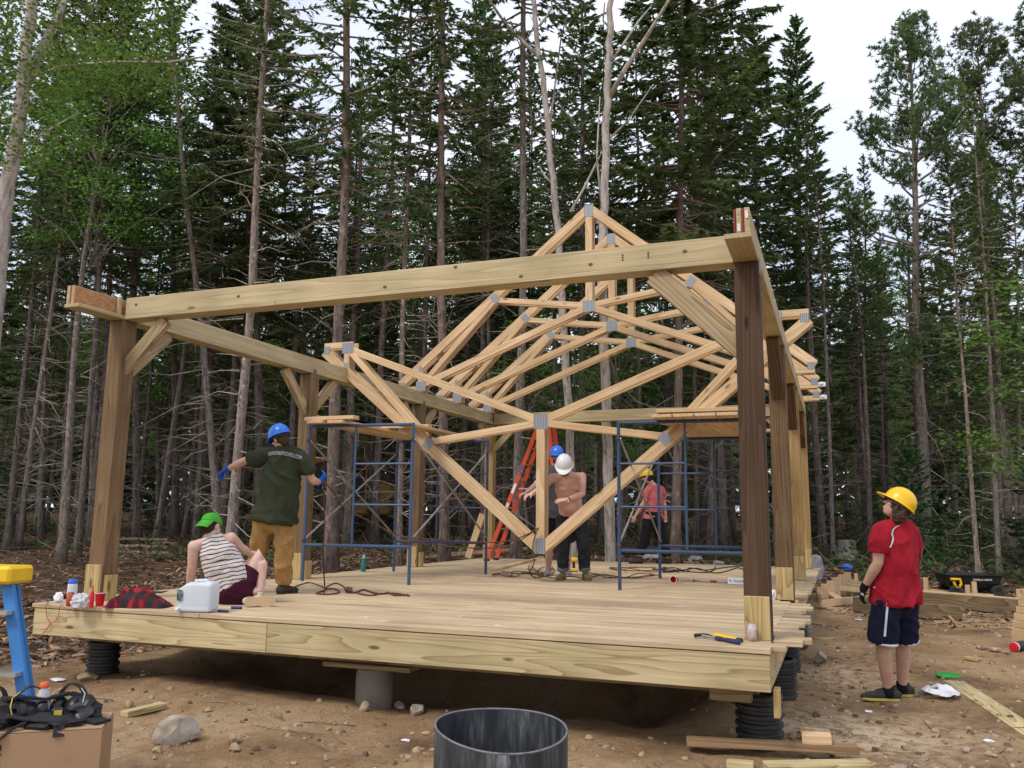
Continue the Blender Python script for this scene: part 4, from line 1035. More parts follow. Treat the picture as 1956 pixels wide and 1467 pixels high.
strap([(.02,.05,.01),(.14,-.02,.012),(.24,-.04,.012),(.30,-.10,.008)], .09, 'flat black tool pouch flap at the corner of the cardboard box', .012)
def lump_obj(name, P, size, mat, label, cat, seed=0, amp=.25, res=3, sc=2.0, flat=True, group=None, rz=0):
    bm = bmesh.new(); bmesh.ops.create_icosphere(bm, subdivisions=res, radius=1)
    for v in bm.verts:
        n = v.co.normalized(); f = 1+amp*mnoise.noise(n*sc+Vector((seed*3.1,seed,0)))+amp*.5*mnoise.noise(n*sc*2.7+Vector((0,seed*5.3,0)))
        v.co = Vector((n.x*size[0]*f, n.y*size[1]*f, n.z*size[2]*f))
        if flat and v.co.z < -size[2]*.55: v.co.z = -size[2]*.55
    me = bpy.data.meshes.new(name); bm.to_mesh(me); bm.free(); me.materials.append(M[mat] if isinstance(mat, str) else mat)
    smooth_mesh(me, 40); o = bpy.data.objects.new(name, me); COL.objects.link(o); o.location = P; o.rotation_euler = (0,0,rz)
    return tag(o, label, cat, group)
lump_obj('work_glove', bp(-.21,-.09,.03), (.09,.05,.04), 'webbing', 'crumpled dark work glove on the box near the printed letters', 'glove', 4, .35)
lump_obj('tool_pouch', bp(.0,.0,.015), (.22,.13,.035), 'webbing', 'limp black tool pouch lying under the ear muffs', 'pouch', 9, .3)
lump_obj('tool_pouch', bp(.17,.05,.04), (.10,.085,.075), 'muff', 'stiff black pouch standing open at the corner of the cardboard box', 'pouch', 19, .35)
lump_obj('tool_pouch', bp(-.15,.06,.045), (.14,.10,.075), 'webbing', 'bulky black harness heap under the ear muffs by the ladder', 'pouch', 23, .4)
lump_obj('work_glove', bp(-.28,-.13,.035), (.08,.06,.06), 'muff', 'grey black glove at the end of the gear pile', 'glove', 27, .35)
strap([(-.22,.05,.10),(-.12,.0,.13),(0,.03,.11),(.10,.10,.12),(.2,.06,.10),(.26,-.02,.02)], .045, 'black padded strap arching over the gear pile', .012)
# tape measure with yellow label
tm = thing('tape_measure', 'small black and yellow tape measure among the ear muffs', 'tape measure', bp(.075,-.045,.02), .9)
MB().box((0,0,.03), (.06,.035,.06)).build('case', M['black'], tm, bevel=.012); MB().box((0,-.0185,.03), (.036,.002,.036)).build('face', M['yel_wire'], tm)
# plier-like tool with wire loop
strap([(-.33,-.10,.06),(-.22,-.14,.055),(-.13,-.15,.05)], .045, 'dark grey folded buckle strap next to the frayed strap', .02, 'muff')

def bottle(name, P, prof, body, label, cat='bottle', cap=None, capprof=None, n=20, tilt=None, parts=()):
    t = thing(name, label, cat, P)
    if tilt is not None: t.rotation_euler = tilt
    MB().lathe(prof, n).build('body', M[body], t, shade=40)
    if cap: MB().lathe(capprof, n).build('cap', M[cap], t, shade=40)
    for nm, pr, mt in parts: MB().lathe(pr, n, cap=False).build(nm, M[mt], t, shade=40)
    return t
def glass(name, col, rough=.15, trans=.75):
    m, nt, b = mat_new(name); b.inputs['Base Color'].default_value = (*col, 1); b.inputs['Roughness'].default_value = rough
    b.inputs['Transmission Weight'].default_value = trans; b.inputs['IOR'].default_value = 1.2; return m
M['clear'] = glass('clear_plastic', (.86,.88,.9), .25, .6)
M['milky'] = glass('milky_plastic', (.80,.84,.90), .35, .38)
M['orange_cap'] = paint('orange_cap', (.75,.13,.03), .4); M['blue_cap'] = paint('blue_cap', (.03,.14,.62), .4)
M['red'] = paint('red_plastic', (.58,.012,.018), .35, wear=(.5,.012,.018)); M['teal'] = paint('teal', (.01,.14,.135), .35, wear=(.012,.12,.12)); M['teal_l'] = paint('pale_teal', (.2,.5,.46), .4)
M['white'] = paint('white_paint', (.74,.75,.78), .5, wear=(.66,.67,.7))
q = at_depth(85, 1310, 4.42)
bottle('drink_bottle', (q.x, q.y, btop+.008), [(.001,0),(.036,.002),(.038,.02),(.036,.05),(.038,.08),(.037,.12),(.024,.148),(.016,.158),(.016,.166),(.001,.167)], 'clear', 'clear drink bottle with an orange cap behind the ear muffs', 'bottle', 'orange_cap', [(.001,.160),(.02,.161),(.021,.164),(.021,.184),(.018,.188),(.001,.188)])
P = bp(-.335, -.02, 0)
bottle('water_bottle', P, [(.001,0),(.034,.002),(.035,.03),(.033,.05),(.035,.08),(.034,.11),(.022,.135),(.013,.15),(.001,.151)], 'clear', 'clear ribbed water bottle at the end of the cardboard box', 'bottle', 'black', [(.001,.149),(.015,.15),(.015,.172),(.001,.173)])

# ------------------------------------------------------------------ big black drum
def drum_mat():
    m, nt, b = mat_new('black_drum'); L = nt.links.new
    tc = N(nt, 'ShaderNodeTexCoord'); mp = N(nt, 'ShaderNodeMapping'); mp.inputs['Scale'].default_value = (14,14,2.2); L(tc.outputs['Object'], mp.inputs[0])
    n = N(nt, 'ShaderNodeTexNoise', Scale=1.0, Detail=7, Roughness=.7); L(mp.outputs[0], n.inputs['Vector'])
    n2 = N(nt, 'ShaderNodeTexNoise', Scale=5.0, Detail=4); L(tc.outputs['Object'], n2.inputs['Vector'])
    r = ramp(nt, [(.36, (.012,.013,.016)), (.50, (.03,.032,.036)), (.60, (.075,.078,.083)), (.72, (.24,.24,.245))], n.outputs['Fac'])
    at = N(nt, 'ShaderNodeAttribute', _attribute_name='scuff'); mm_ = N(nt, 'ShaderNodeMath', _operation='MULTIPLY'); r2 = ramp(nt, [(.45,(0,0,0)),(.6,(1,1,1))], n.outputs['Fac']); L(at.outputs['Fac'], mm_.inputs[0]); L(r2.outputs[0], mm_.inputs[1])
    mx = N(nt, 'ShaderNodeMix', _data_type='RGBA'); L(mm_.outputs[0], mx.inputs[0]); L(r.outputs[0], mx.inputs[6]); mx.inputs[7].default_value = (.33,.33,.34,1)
    L(mx.outputs[2], b.inputs['Base Color']); b.inputs['Roughness'].default_value = .55; return m
M['drum'] = drum_mat()
def drum():
    d = 3.75; c = at_depth(957, 1390, d); top = c.z; z0 = gz(c.x, c.y)-.02; n = 56; mb = MB(); th = .008
    # uneven hand-cut rim, leaning a little
    def rim(a): 
        return top-z0 + .028*math.cos(a-2.2) + .008*math.sin(2*a+.5)
    rr = .293
    vs = []; rows = 14
    for k in range(rows+1):
        for j in range(n):
            a = 2*math.pi*j/n; r = rr*(1+.02*math.cos(2*a+.6)*(k/rows)); vs.append((r*math.cos(a), r*math.sin(a), rim(a)*k/rows))
    off = len(vs)
    for k in range(rows+1):
        for j in range(n):
            a = 2*math.pi*j/n; r = (rr-th)*(1+.02*math.cos(2*a+.6)*(k/rows)); vs.append((r*math.cos(a), r*math.sin(a), max(.02, rim(a)*k/rows)))
    fs = [(k*n+j, k*n+(j+1)%n, (k+1)*n+(j+1)%n, (k+1)*n+j) for k in range(rows) for j in range(n)]
    fs += [(off+k*n+(j+1)%n, off+k*n+j, off+(k+1)*n+j, off+(k+1)*n+(j+1)%n) for k in range(rows) for j in range(n)]
    fs += [(rows*n+j, rows*n+(j+1)%n, off+rows*n+(j+1)%n, off+rows*n+j) for j in range(n)]
    fs += [tuple(range(n-1,-1,-1)), tuple(off+j for j in range(n))]
    o = mb.add(vs, fs).build('plastic_drum', M['drum'], None, shade=40, loc=(c.x, c.y, z0))
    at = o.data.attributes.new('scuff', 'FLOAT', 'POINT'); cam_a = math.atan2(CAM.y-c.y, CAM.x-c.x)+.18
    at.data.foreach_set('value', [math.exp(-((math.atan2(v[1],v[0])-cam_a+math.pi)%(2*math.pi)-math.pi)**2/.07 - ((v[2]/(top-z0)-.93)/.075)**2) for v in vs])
    tag(o, 'large black scuffed plastic drum with an open cut rim', 'drum')
    M['rim_grey'] = paint('scraped_rim', (.16,.16,.165), .6, wear=(.07,.07,.075), wscale=25)
    MB().tube([Vector(((rr-th/2)*(1+.02*math.cos(2*a+.6))*math.cos(a), (rr-th/2)*(1+.02*math.cos(2*a+.6))*math.sin(a), rim(a)-.001)) for a in np.linspace(0, 2*math.pi, n+1)], .0052, 6, caps=False).build('cut_rim', M['rim_grey'], o, shade=True)
drum()
# ------------------------------------------------------------------ things on the deck
def dk(x, y, z=0.0): return on_deck(x, y, z)
P = dk(385, 1176)
# water jug
def jug():
    P = Vector((1.84, .085, DECK)); t = thing('water_jug', 'large clear water jug half full at the front edge of the deck', 'jug', P, R(8))
    w, d, h = .335, .17, .265
    vs = []; nu, nv = 48, 24; sg = lambda c, e: math.copysign(abs(c)**e, c)
    for j in range(nv+1):
        ph = -math.pi/2+math.pi*j/nv
        for i in range(nu):
            th = 2*math.pi*i/nu; x = w/2*sg(math.cos(ph),.28)*sg(math.cos(th),.28); y = d/2*sg(math.cos(ph),.28)*sg(math.sin(th),.35); z = h/2+h/2*sg(math.sin(ph),.30)
            q = z/h; z -= .055*smooth(.55,1,q)*smooth(-.02,-.16,x); y *= 1-.12*smooth(.62,1,q); y += .004*math.sin(z*90)*(y > 0)-.004*math.sin(z*90)*(y < 0)
            z -= .02*math.exp(-((x-.03)/.05)**2)*smooth(.9,1,q); vs.append((x, y, z))
    fs = [(j*nu+i, j*nu+(i+1)%nu, (j+1)*nu+(i+1)%nu, (j+1)*nu+i) for j in range(nv) for i in range(nu)]
    MB().add(vs, fs).build('jug_body', M['milky'], t, shade=True)
    MB().tube([(-.05,0,h-.035),(-.03,0,h-.002),(.06,0,h+.004),(.10,0,h-.012)], [.012,.014,.014,.012], 10).build('handle', M['milky'], t, shade=True)
    M['water'] = glass('water', (.70,.76,.83), .05, .5)
    MB().box((0,0,.095), (w-.05, d-.045, .15)).build('water', M['water'], t, bevel=.02)
    M['green_label'] = paint('green_label', (.02,.08,.05), .5, wear=(.55,.58,.58), wscale=30, wamt=.55)
    MB().box((-w/2-.004, -.01, .145), (.002, .07, .09)).build('paper_label', M['green_label'], t)
    MB().box((-w/2+.045, -d/2-.006, .145), (.05, .003, .09)).build('paper_label', M['green_label'], t)
    MB().lathe([(.001,0),(.016,0),(.016,.03),(.011,.034),(.001,.034)], 12, (-w/2+.04, -d/2, .03), Matrix.Rotation(R(90),3,'X')).build('tap', M['white'], t, shade=40)
jug()
def screwdriver(P, rz, label, long=.11):
    t = thing('screwdriver', label, 'screwdriver', P, rz)
    mm = Matrix.Rotation(R(90),3,'Y')
    M.setdefault('navy', paint('navy_grip', (.025,.03,.10), .5))
    MB().lathe([(.001,-.055),(.012,-.05),(.014,-.02),(.012,.02),(.014,.035),(.008,.05),(.001,.052)], 10, (0,0,.014), mm).build('grip', M['navy'], t, shade=40)
    MB().tube([(.05,0,.014),(.05+long,0,.008)], .003, 6).build('shaft', M['alu'], t)
screwdriver(dk(452,1164), R(15), 'navy handled screwdriver lying beside the seated person')
t = thing('utility_knife', 'navy utility knife lying against the water jug', 'knife', dk(426,1170), R(5)); MB().box((0,0,.012), (.11,.026,.022)).build('handle', M['navy'], t, bevel=.007); MB().box((.065,0,.012), (.03,.018,.002)).build('blade', M['alu'], t)
# left-front clutter
bottle('water_flask', dk(136,1150), [(.001,0),(.042,.003),(.044,.02),(.044,.15),(.041,.165),(.034,.172),(.001,.173)], 'milky', 'frosted water flask with a blue screw cap at the deck corner', 'flask', 'blue_cap', [(.001,.172),(.041,.172),(.042,.176),(.042,.205),(.039,.209),(.001,.21)])
M['can_o'] = paint('orange_can', (.62,.10,.035), .3, .3, wear=(.1,.09,.09), wscale=22, wamt=.62)
bottle('soda_can', dk(133,1158), [(.001,.004),(.024,.0),(.033,.012),(.033,.105),(.026,.12),(.026,.122),(.001,.121)], 'can_o', 'orange soda can standing in front of the blue capped flask', 'can', parts=[('rim', [(.0255,.121),(.0275,.122),(.0275,.124),(.0255,.1245)], 'alu')])
M['baggie'] = glass('plastic_film', (.72,.72,.74), .4, .35)
lump_obj('plastic_bag', dk(155,1150,.045), (.085,.07,.075), 'baggie', 'crumpled clear plastic bag beside the blue capped flask', 'bag', 11, .35, 4, 3)
lump_obj('paper_towel', dk(112,1143,.035), (.04,.04,.055), 'white', 'crumpled white paper towel behind the orange soda can', 'paper', 12, .3)
t = thing('phone_case', 'small black case lying on the boards at the deck corner', 'case', dk(110,1143), .2); MB().box((0,0,.015), (.16,.08,.03)).build('shell', M['black'], t, bevel=.008); MB().box((0,0,.0315), (.13,.06,.002)).build('lid', M['muff'], t)
bottle('lighter_fluid', dk(174,1161), [(.001,0),(.018,.002),(.019,.03),(.018,.12),(.012,.14),(.006,.15),(.006,.17),(.001,.171)], 'red', 'slim red squeeze bottle between the bag and the red cup', 'bottle', 'red', [(.001,.168),(.008,.169),(.005,.195),(.001,.196)])
t = thing('plastic_cup', 'red plastic cup with a white rim beside the plaid shirt', 'cup', dk(190,1158))
MB().lathe([(.001,.002),(.032,.0),(.036,.04),(.045,.115),(.0455,.117),(.043,.117),(.034,.02),(.001,.018)], 24).build('cup_wall', M['red'], t, shade=40); MB().lathe([(.044,.113),(.048,.115),(.048,.120),(.044,.120)], 24, cap=False).build('rim', M['white'], t, shade=40)
def plaid():
    m, nt, b = mat_new('plaid_flannel'); L = nt.links.new
    tc = N(nt, 'ShaderNodeTexCoord'); sp = N(nt, 'ShaderNodeSeparateXYZ'); n = N(nt, 'ShaderNodeTexNoise', Scale=6, Detail=2)
    L(tc.outputs['Object'], n.inputs['Vector']); mxv = N(nt, 'ShaderNodeMix', _data_type='VECTOR'); mxv.inputs[0].default_value = .10; L(tc.outputs['Object'], mxv.inputs[4]); L(n.outputs['Color'], mxv.inputs[5]); L(mxv.outputs[1], sp.inputs[0])
    out = []
    for ax, f in (('X', 9.5), ('Y', 7), ):
        mu = N(nt, 'ShaderNodeMath', _operation='MULTIPLY'); mu.inputs[1].default_value = f; L(sp.outputs[ax], mu.inputs[0]); fr = N(nt, 'ShaderNodeMath', _operation='FRACT'); L(mu.outputs[0], fr.inputs[0])
        gt = N(nt, 'ShaderNodeMath', _operation='GREATER_THAN'); gt.inputs[1].default_value = .5; L(fr.outputs[0], gt.inputs[0]); out.append(gt)
    ad = N(nt, 'ShaderNodeMath', _operation='ADD'); L(out[0].outputs[0], ad.inputs[0]); L(out[1].outputs[0], ad.inputs[1]); hf = N(nt, 'ShaderNodeMath', _operation='MULTIPLY'); hf.inputs[1].default_value = .5; L(ad.outputs[0], hf.inputs[0])
    r = ramp(nt, [(0,(.30,.006,.018)),(.5,(.075,.004,.008)),(1,(.010,.008,.009))], hf.outputs[0]); L(r.outputs[0], b.inputs['Base Color']); b.inputs['Roughness'].default_value = .9; return m
M['plaid'] = plaid()
def shirt_heap():
    A, B = dk(197,1160), dk(307,1162); c = (A+B)/2; L = (B-A).length; n = 70; m = 34; vs = []
    for j in range(m):
        for i in range(n):
            u = i/(n-1); v = j/(m-1); e = math.sin(math.pi*min(1,u*1.0))**.3*math.sin(math.pi*v)**.35
            prof = .13*smooth(0,.16,u)*(1-smooth(.45,1.05,u)*.75)+.03
            z = e*prof*(1+.35*mnoise.noise((u*5,v*3,1.2)))+e*.035*mnoise.noise((u*13,v*6,5))
            vs.append(((u-.5)*L*1.02+.03*mnoise.noise((v*5,u*3,2)), (v-.5)*.34*(1-.35*u)+.03*mnoise.noise((u*5,v*4,9)), max(.004,z)))
    fs = [(j*n+i, j*n+i+1, (j+1)*n+i+1, (j+1)*n+i) for j in range(m-1) for i in range(n-1)]
    t = thing('plaid_shirt', 'crumpled red and black plaid shirt at the front edge of the deck', 'shirt', (c.x, c.y+.10, DECK), math.atan2((B-A).y,(B-A).x))
    MB().add(vs, fs).build('cloth', M['plaid'], t, shade=True)
    for px in ((215,1150),(231,1152)):
        q = dk(*px); MB().ball((-(L*.5)+(.16 if px[0] < 220 else .24), -.10, .075), .008, 8).build('button', M['white'], t)
shirt_heap()
# red cord dangling from the edge
def rope(name, P, r, mat, label, cat='rope', n=6, sub=6, jit=0, group=None):
    P = [Vector(p) for p in P]; Q = []
    for i in range(len(P)-1):
        p0, p1, p2, p3 = P[max(0,i-1)], P[i], P[i+1], P[min(len(P)-1,i+2)]
        for k in range(sub):
            u = k/sub; Q.append(.5*((2*p1)+(p2-p0)*u+(2*p0-5*p1+4*p2-p3)*u*u+(3*p1-p0-3*p2+p3)*u**3))
    Q.append(P[-1]); c = Q[0].copy()
    o = MB().tube([q-c for q in Q], r, n).build(name, M[mat], None, shade=True, loc=c); return tag(o, label, cat, group)
M['red_cord'] = paint('red_cord', (.42,.05,.03), .7)
def fr(x, y): return on_axis(x, y, 1, -.012)
rope('string', [dk(92,1148,.004)+Vector((0,0,0)), dk(88,1156,.004), fr(88,1165), fr(90,1180), fr(96,1192), fr(92,1200), fr(76,1202)], .003, 'red_cord', 'thin red string looped over the deck corner by the orange can', 'string')
rope('string', [dk(119,1154,.004), dk(114,1160,.004), fr(112,1172), fr(106,1186), fr(95,1192), fr(90,1200), fr(80,1212), fr(74,1222)], .003, 'red_cord', 'thin red string dangling below the rim under the orange can', 'string')
# dark hand tool at the left edge
t = thing('pry_bar', 'short dark pry bar lying on the deck behind the plaid shirt', 'tool', dk(290,1133), R(12)); MB().tube([(-.16,0,.012),(.10,0,.012),(.15,0,.02)], [.010,.011,.008], 8).build('bar', M['black'], t, shade=35); MB().box((.16,0,.024), (.03,.03,.008)).build('claw', M['black'], t)
# teal bottle
bottle('teal_bottle', dk(694,1092), [(.001,0),(.036,.003),(.038,.02),(.038,.12),(.033,.14),(.034,.17),(.025,.20),(.001,.201)], 'teal', 'dark teal water bottle standing near the deck edge under the scaffold', 'bottle', 'teal_l', [(.001,.198),(.025,.199),(.026,.23),(.017,.237),(.015,.26),(.001,.262)])
# can by the post
M['can_w'] = paint('pale_can', (.55,.5,.5), .28, .35, wear=(.45,.06,.07), wscale=16, wamt=.6)
cn = bottle('soda_can', dk(1437,1225), [(.001,.004),(.024,.0),(.033,.012),(.033,.105),(.026,.12),(.026,.122),(.001,.121)], 'can_w', 'pale pink and silver soda can in front of the dark corner post', 'can', parts=[('rim', [(.0255,.121),(.0275,.122),(.0275,.124),(.0255,.1245)], 'alu')])
# hammer and yellow square
def hammer():
    A, B = dk(1340,1219), dk(1412,1232); t = thing('hammer', 'claw hammer with a navy grip lying at the front of the deck', 'hammer', A, math.atan2((B-A).y,(B-A).x)); L = (B-A).length
    MB().tube([(0,0,.02),(.14,0,.018)], .009, 8).build('shaft', M['dull_steel'], t, shade=35)
    MB().lathe([(.001,0),(.013,.003),(.017,.03),(.013,.09),(.016,.13),(.018,L-.14),(.001,L-.13)], 12, (.14,0,.018), Matrix.Rotation(R(90),3,'Y')).build('grip', M['navy'], t, shade=40)
    MB().tube([(-.005,-.055,.02),(-.005,-.02,.022),(-.003,.02,.022),(.008,.055,.02),(.022,.085,.012)], [.015,.012,.012,.009,.004], 8).build('head', M['black'], t, shade=35)
hammer()
A, B = dk(1362,1215), dk(1416,1228); t = thing('measuring_tape', 'yellow and black utility tool lying behind the hammer', 'tool', (A+B)/2, math.atan2((B-A).y,(B-A).x)); MB().box((0,0,.014), ((B-A).length*.8,.04,.026)).build('body', M['yellow_cap'], t, bevel=.008); MB().box(((B-A).length*.44,0,.014), (.04,.042,.03)).build('end', M['black'], t, bevel=.006)
# red cup on its side, wand, caulk box
t = thing('plastic_cup', 'red plastic cup lying on its side on the deck under the scaffold', 'cup', dk(1289,1107,.045), 0); mmr = (Matrix.Rotation(R(-62),3,'Z') @ Matrix.Rotation(R(-96),3,'Y'))
mmr = Vector((0,0,1)).rotation_difference((CAM-Vector(t.location)).normalized()*.92+_r2*-.35).to_matrix()
MB().lathe([(.001,-.058),(.032,-.058),(.036,-.02),(.045,.055),(.043,.055),(.034,-.02),(.001,-.045)], 24, (0,0,0), mmr).build('cup_wall', M['red'], t, shade=40); MB().lathe([(.043,.052),(.049,.053),(.049,.060),(.043,.060)], 24, (0,0,0), mmr, cap=False).build('rim', M['white'], t, shade=40)
A, B = dk(1301,1108,.02), dk(1392,1112,.02); t = thing('caulking_gun', 'thin metal caulking rod with red trigger lying on the deck', 'tool', A); MB().tube([Vector((0,0,0)), B-A], .011, 8).build('rod', M['dull_steel'], t, shade=35)
for u, w in ((.25,.03), (.62,.09)): MB().bar((B-A)*u, (B-A)*u+(B-A).normalized()*w, .03, .03).build('trigger', M['osb_edge'], t, bevel=.006)
A, B = dk(1392,1116), dk(1432,1118); t = thing('tube_carton', 'white printed carton lying on the deck behind the dark post', 'carton', (A+B)/2, math.atan2((B-A).y,(B-A).x)); MB().box((0.06,0,.045), ((B-A).length+.12,.09,.085)).build('carton', M['white'], t, bevel=.006)
text_mesh('print', 'R. Nuvotec', .05, M['ink_blue'], t, Matrix.Translation((.0,-.0465,.05)) @ Matrix.Rotation(R(90),4,'X'), .0004)
lump_obj('paper_bag', dk(1475,1138,.03), (.07,.06,.06), 'white', 'crumpled white printed bag between the first two right posts', 'bag', 15, .3)
# drill
def drill():
    P = dk(1096,1092); t = thing('cordless_drill', 'yellow and black cordless drill standing on its battery behind the shirtless man', 'drill', P, R(200))
    M['dw'] = paint('drill_yellow', (.72,.42,.02), .4)
    MB().box((0,0,.03), (.12,.075,.055)).build('battery', M['dw'], t, bevel=.01); MB().box((0,0,.008), (.125,.08,.016)).build('battery_base', M['black'], t, bevel=.004)
    MB().tube([(0,0,.05),(.0,0,.15)], [.024,.022], 10).build('handle', M['black'], t, shade=40)
    MB().tube([(-.06,0,.185),(-.03,0,.185),(.04,0,.185),(.075,0,.185)], [.03,.04,.038,.03], 12).build('motor_body', M['dw'], t, shade=40)
    MB().tube([(.075,0,.185),(.11,0,.185),(.125,0,.185)], [.025,.022,.012], 12).build('chuck', M['black'], t, shade=40)
drill()
# lumber on the deck
z_ = .02
def dplank(p, q, w, h, lab, mat='spf'): 
    a, b = dk(*p), dk(*q); a.z = b.z = DECK+h/2+.001; return plank(a, b, w, h, mat, lab, grp='boards lying on the deck')
dplank((942,1091),(1036,1066), .09, .038, 'pale stud lying slantwise on the deck beside the rope heap')
dplank((978,1062),(998,1062), .14, .05, 'short block near the feet of the orange stepladder')
dplank((1030,1072),(1046,1073), .16, .06, 'short block behind the bare legged man in grey')
a = dk(894,1066); plank((a.x,a.y,DECK), on_axis(922,982,1,a.y+.12), .14, .038, 'spf', 'stud leaning against the far corner post beside the scaffold', up=(0,-1,0))
# ropes
def rope_mat():
    m, nt, b = mat_new('braided_rope'); L = nt.links.new
    tc = N(nt, 'ShaderNodeTexCoord'); w = N(nt, 'ShaderNodeTexNoise', Scale=55, Detail=1); L(tc.outputs['Object'], w.inputs['Vector'])
    r = ramp(nt, [(.45,(.035,.015,.010)),(.52,(.17,.065,.035))], w.outputs['Fac']); L(r.outputs[0], b.inputs['Base Color']); b.inputs['Roughness'].default_value = .9; return m
M['rope'] = rope_mat()
M['rope_b'] = paint('black_rope', (.014,.014,.015), .9)
def onr(pts): return [dk(x, y, z) for x, y, z in pts]
rope('rope', onr([(560,1122,.01),(588,1113,.03),(606,1117,.03),(622,1125,.012),(610,1131,.01),(605,1134,.01),(630,1135,.012),(648,1131,.012),(640,1125,.012),(622,1124,.02),(632,1117,.05),(643,1114,.06),(655,1120,.04),(664,1128,.012),(672,1132,.012),(684,1130,.012),(694,1126,.012),(710,1131,.012),(730,1134,.012),(742,1132,.012),(755,1137,.012),(780,1136,.012)]), .009, 'rope', 'long brown rope snaking over the deck with a knot, near the boots')
rope('rope', onr([(680,1131,.012),(692,1135,.01),(708,1137,.01),(728,1134,.012),(745,1133,.012),(762,1134,.012),(782,1138,.012)]), .009, 'rope', 'short rope strand lying alongside the knotted rope on the deck')
lump_obj('rope_knot', dk(666,1128,.03), (.045,.035,.04), 'rope', 'fist sized brown rope knot lying on the deck', 'knot', 3, .4)
hh = on_axis(620, 985, 1, 2.6)
rope('rope', [on_axis(618,918,1,2.0), on_axis(619,950,1,2.2), on_axis(620,1000,1,2.35), on_axis(617,1060,1,2.4), dk(620,1118,.02), dk(619,1131,.012)], .009, 'rope', 'rope hanging from the gloved hand down to the knotted rope')
pk = Vector((CX, 4.62, ZH+.40-2.80))
pk = on_axis(1030,1008,1,4.62)
rope('rope', [on_axis(618,918,1,2.0), on_axis(640,945,1,2.4), on_axis(655,968,1,2.7), on_axis(700,993,1,3.2), on_axis(755,1020,1,3.45), on_axis(790,1028,1,3.56), on_axis(860,1032,1,4.0), on_axis(940,1036,1,4.3), on_axis(990,1028,1,4.5), pk], .009, 'rope', 'sagging rope running from the gloved hand to the hanging truss peak')
rope('rope', [on_axis(790,1034,1,3.56), on_axis(850,1043,1,4.0), on_axis(920,1047,1,4.3), on_axis(975,1041,1,4.5), pk], .008, 'rope', 'second rope strand tied from the scaffold leg to the truss peak')
rope('rope', [pk+Vector((.0,-.03,0)), on_axis(1018,1040,1,4.6), on_axis(1020,1075,1,4.7), dk(1012,1095,.03), dk(1024,1103,.012), dk(1040,1100,.012)], .008, 'rope', 'rope end hanging from the truss peak into the rope heap')
def heap(x0, x1, y0, y1, n, seed, lab, mat='rope', r=.007):
    g = random.Random(seed); pts = []
    x = x0
    for k in range(n):
        u = k/(n-1); s = math.sin(u*math.pi*g.choice((5,6,7))+seed)
        pts.append(dk(x0+(x1-x0)*(.5+.5*math.sin(u*9+seed)+g.uniform(-.12,.12)), y0+(y1-y0)*g.random(), .008+g.random()*.02))
    return rope('rope', pts, r, mat, lab, sub=5)
heap(942,1040,1091,1102,22,1,'tangled brown rope heap in front of the hanging truss peak')
heap(1010,1055,1078,1102,10,5,'loose rope coil hanging around the truss peak and deck')
heap(1130,1260,1094,1104,22,2,'tangled brown rope heap between the shirtless man and the scaffold leg')
heap(1172,1310,1083,1092,20,3,'brown rope heap beyond the scaffold legs')
heap(1262,1420,1081,1094,22,4,'tangle of black cord lying at the far edge of the deck','rope_b',.009)
rope('rope', onr([(1040,1100,.01),(1060,1104,.01),(1090,1101,.01),(1120,1104,.01),(1150,1098,.01),(1180,1101,.01)]), .008, 'rope', 'rope stretched along the deck past the green laced shoes')
# offcuts, paper scraps on the deck
g = random.Random(9)
for x, y in ((700,1180),(880,1178),(950,1195),(1040,1120),(1300,1160)):
    q = dk(x, y); o = MB().box((0,0,.003), (.045,.018,.003)).build('wood_chip', M['white'], None, loc=q); o.rotation_euler = (0,0,g.uniform(0,3)); tag(o, 'tiny pale scrap lying on the deck boards', 'scrap', 'scraps on the deck')

# ------------------------------------------------------------------ ground objects
def rock_mat(name, a, b_, c):
    m, nt, b = mat_new(name); L = nt.links.new
    tc = N(nt, 'ShaderNodeTexCoord'); n = N(nt, 'ShaderNodeTexNoise', Scale=7, Detail=8, Roughness=.65); L(tc.outputs['Object'], n.inputs['Vector'])
    n2 = N(nt, 'ShaderNodeTexNoise', Scale=2.2, Detail=3); L(tc.outputs['Object'], n2.inputs['Vector'])
    ad = N(nt, 'ShaderNodeMath', _operation='MULTIPLY_ADD'); ad.inputs[1].default_value = .7; L(n2.outputs['Fac'], ad.inputs[0]); L(n.outputs['Fac'], ad.inputs[2])
    r = ramp(nt, [(.6, a), (.85, b_), (1.1, c)], ad.outputs[0]); L(r.outputs[0], b.inputs['Base Color']); b.inputs['Roughness'].default_value = .9
    bp_ = N(nt, 'ShaderNodeBump', Strength=.6, Distance=.03); L(n.outputs['Fac'], bp_.inputs['Height']); L(bp_.outputs[0], b.inputs['Normal']); return m
M['rock'] = rock_mat('stone', (.20,.15,.10), (.36,.30,.23), (.50,.46,.40)); M['rock_g'] = rock_mat('grey_stone', (.17,.16,.16), (.28,.27,.27), (.40,.39,.39)); M['rock_y'] = rock_mat('ochre_stone', (.22,.15,.075), (.36,.26,.14), (.45,.36,.24))
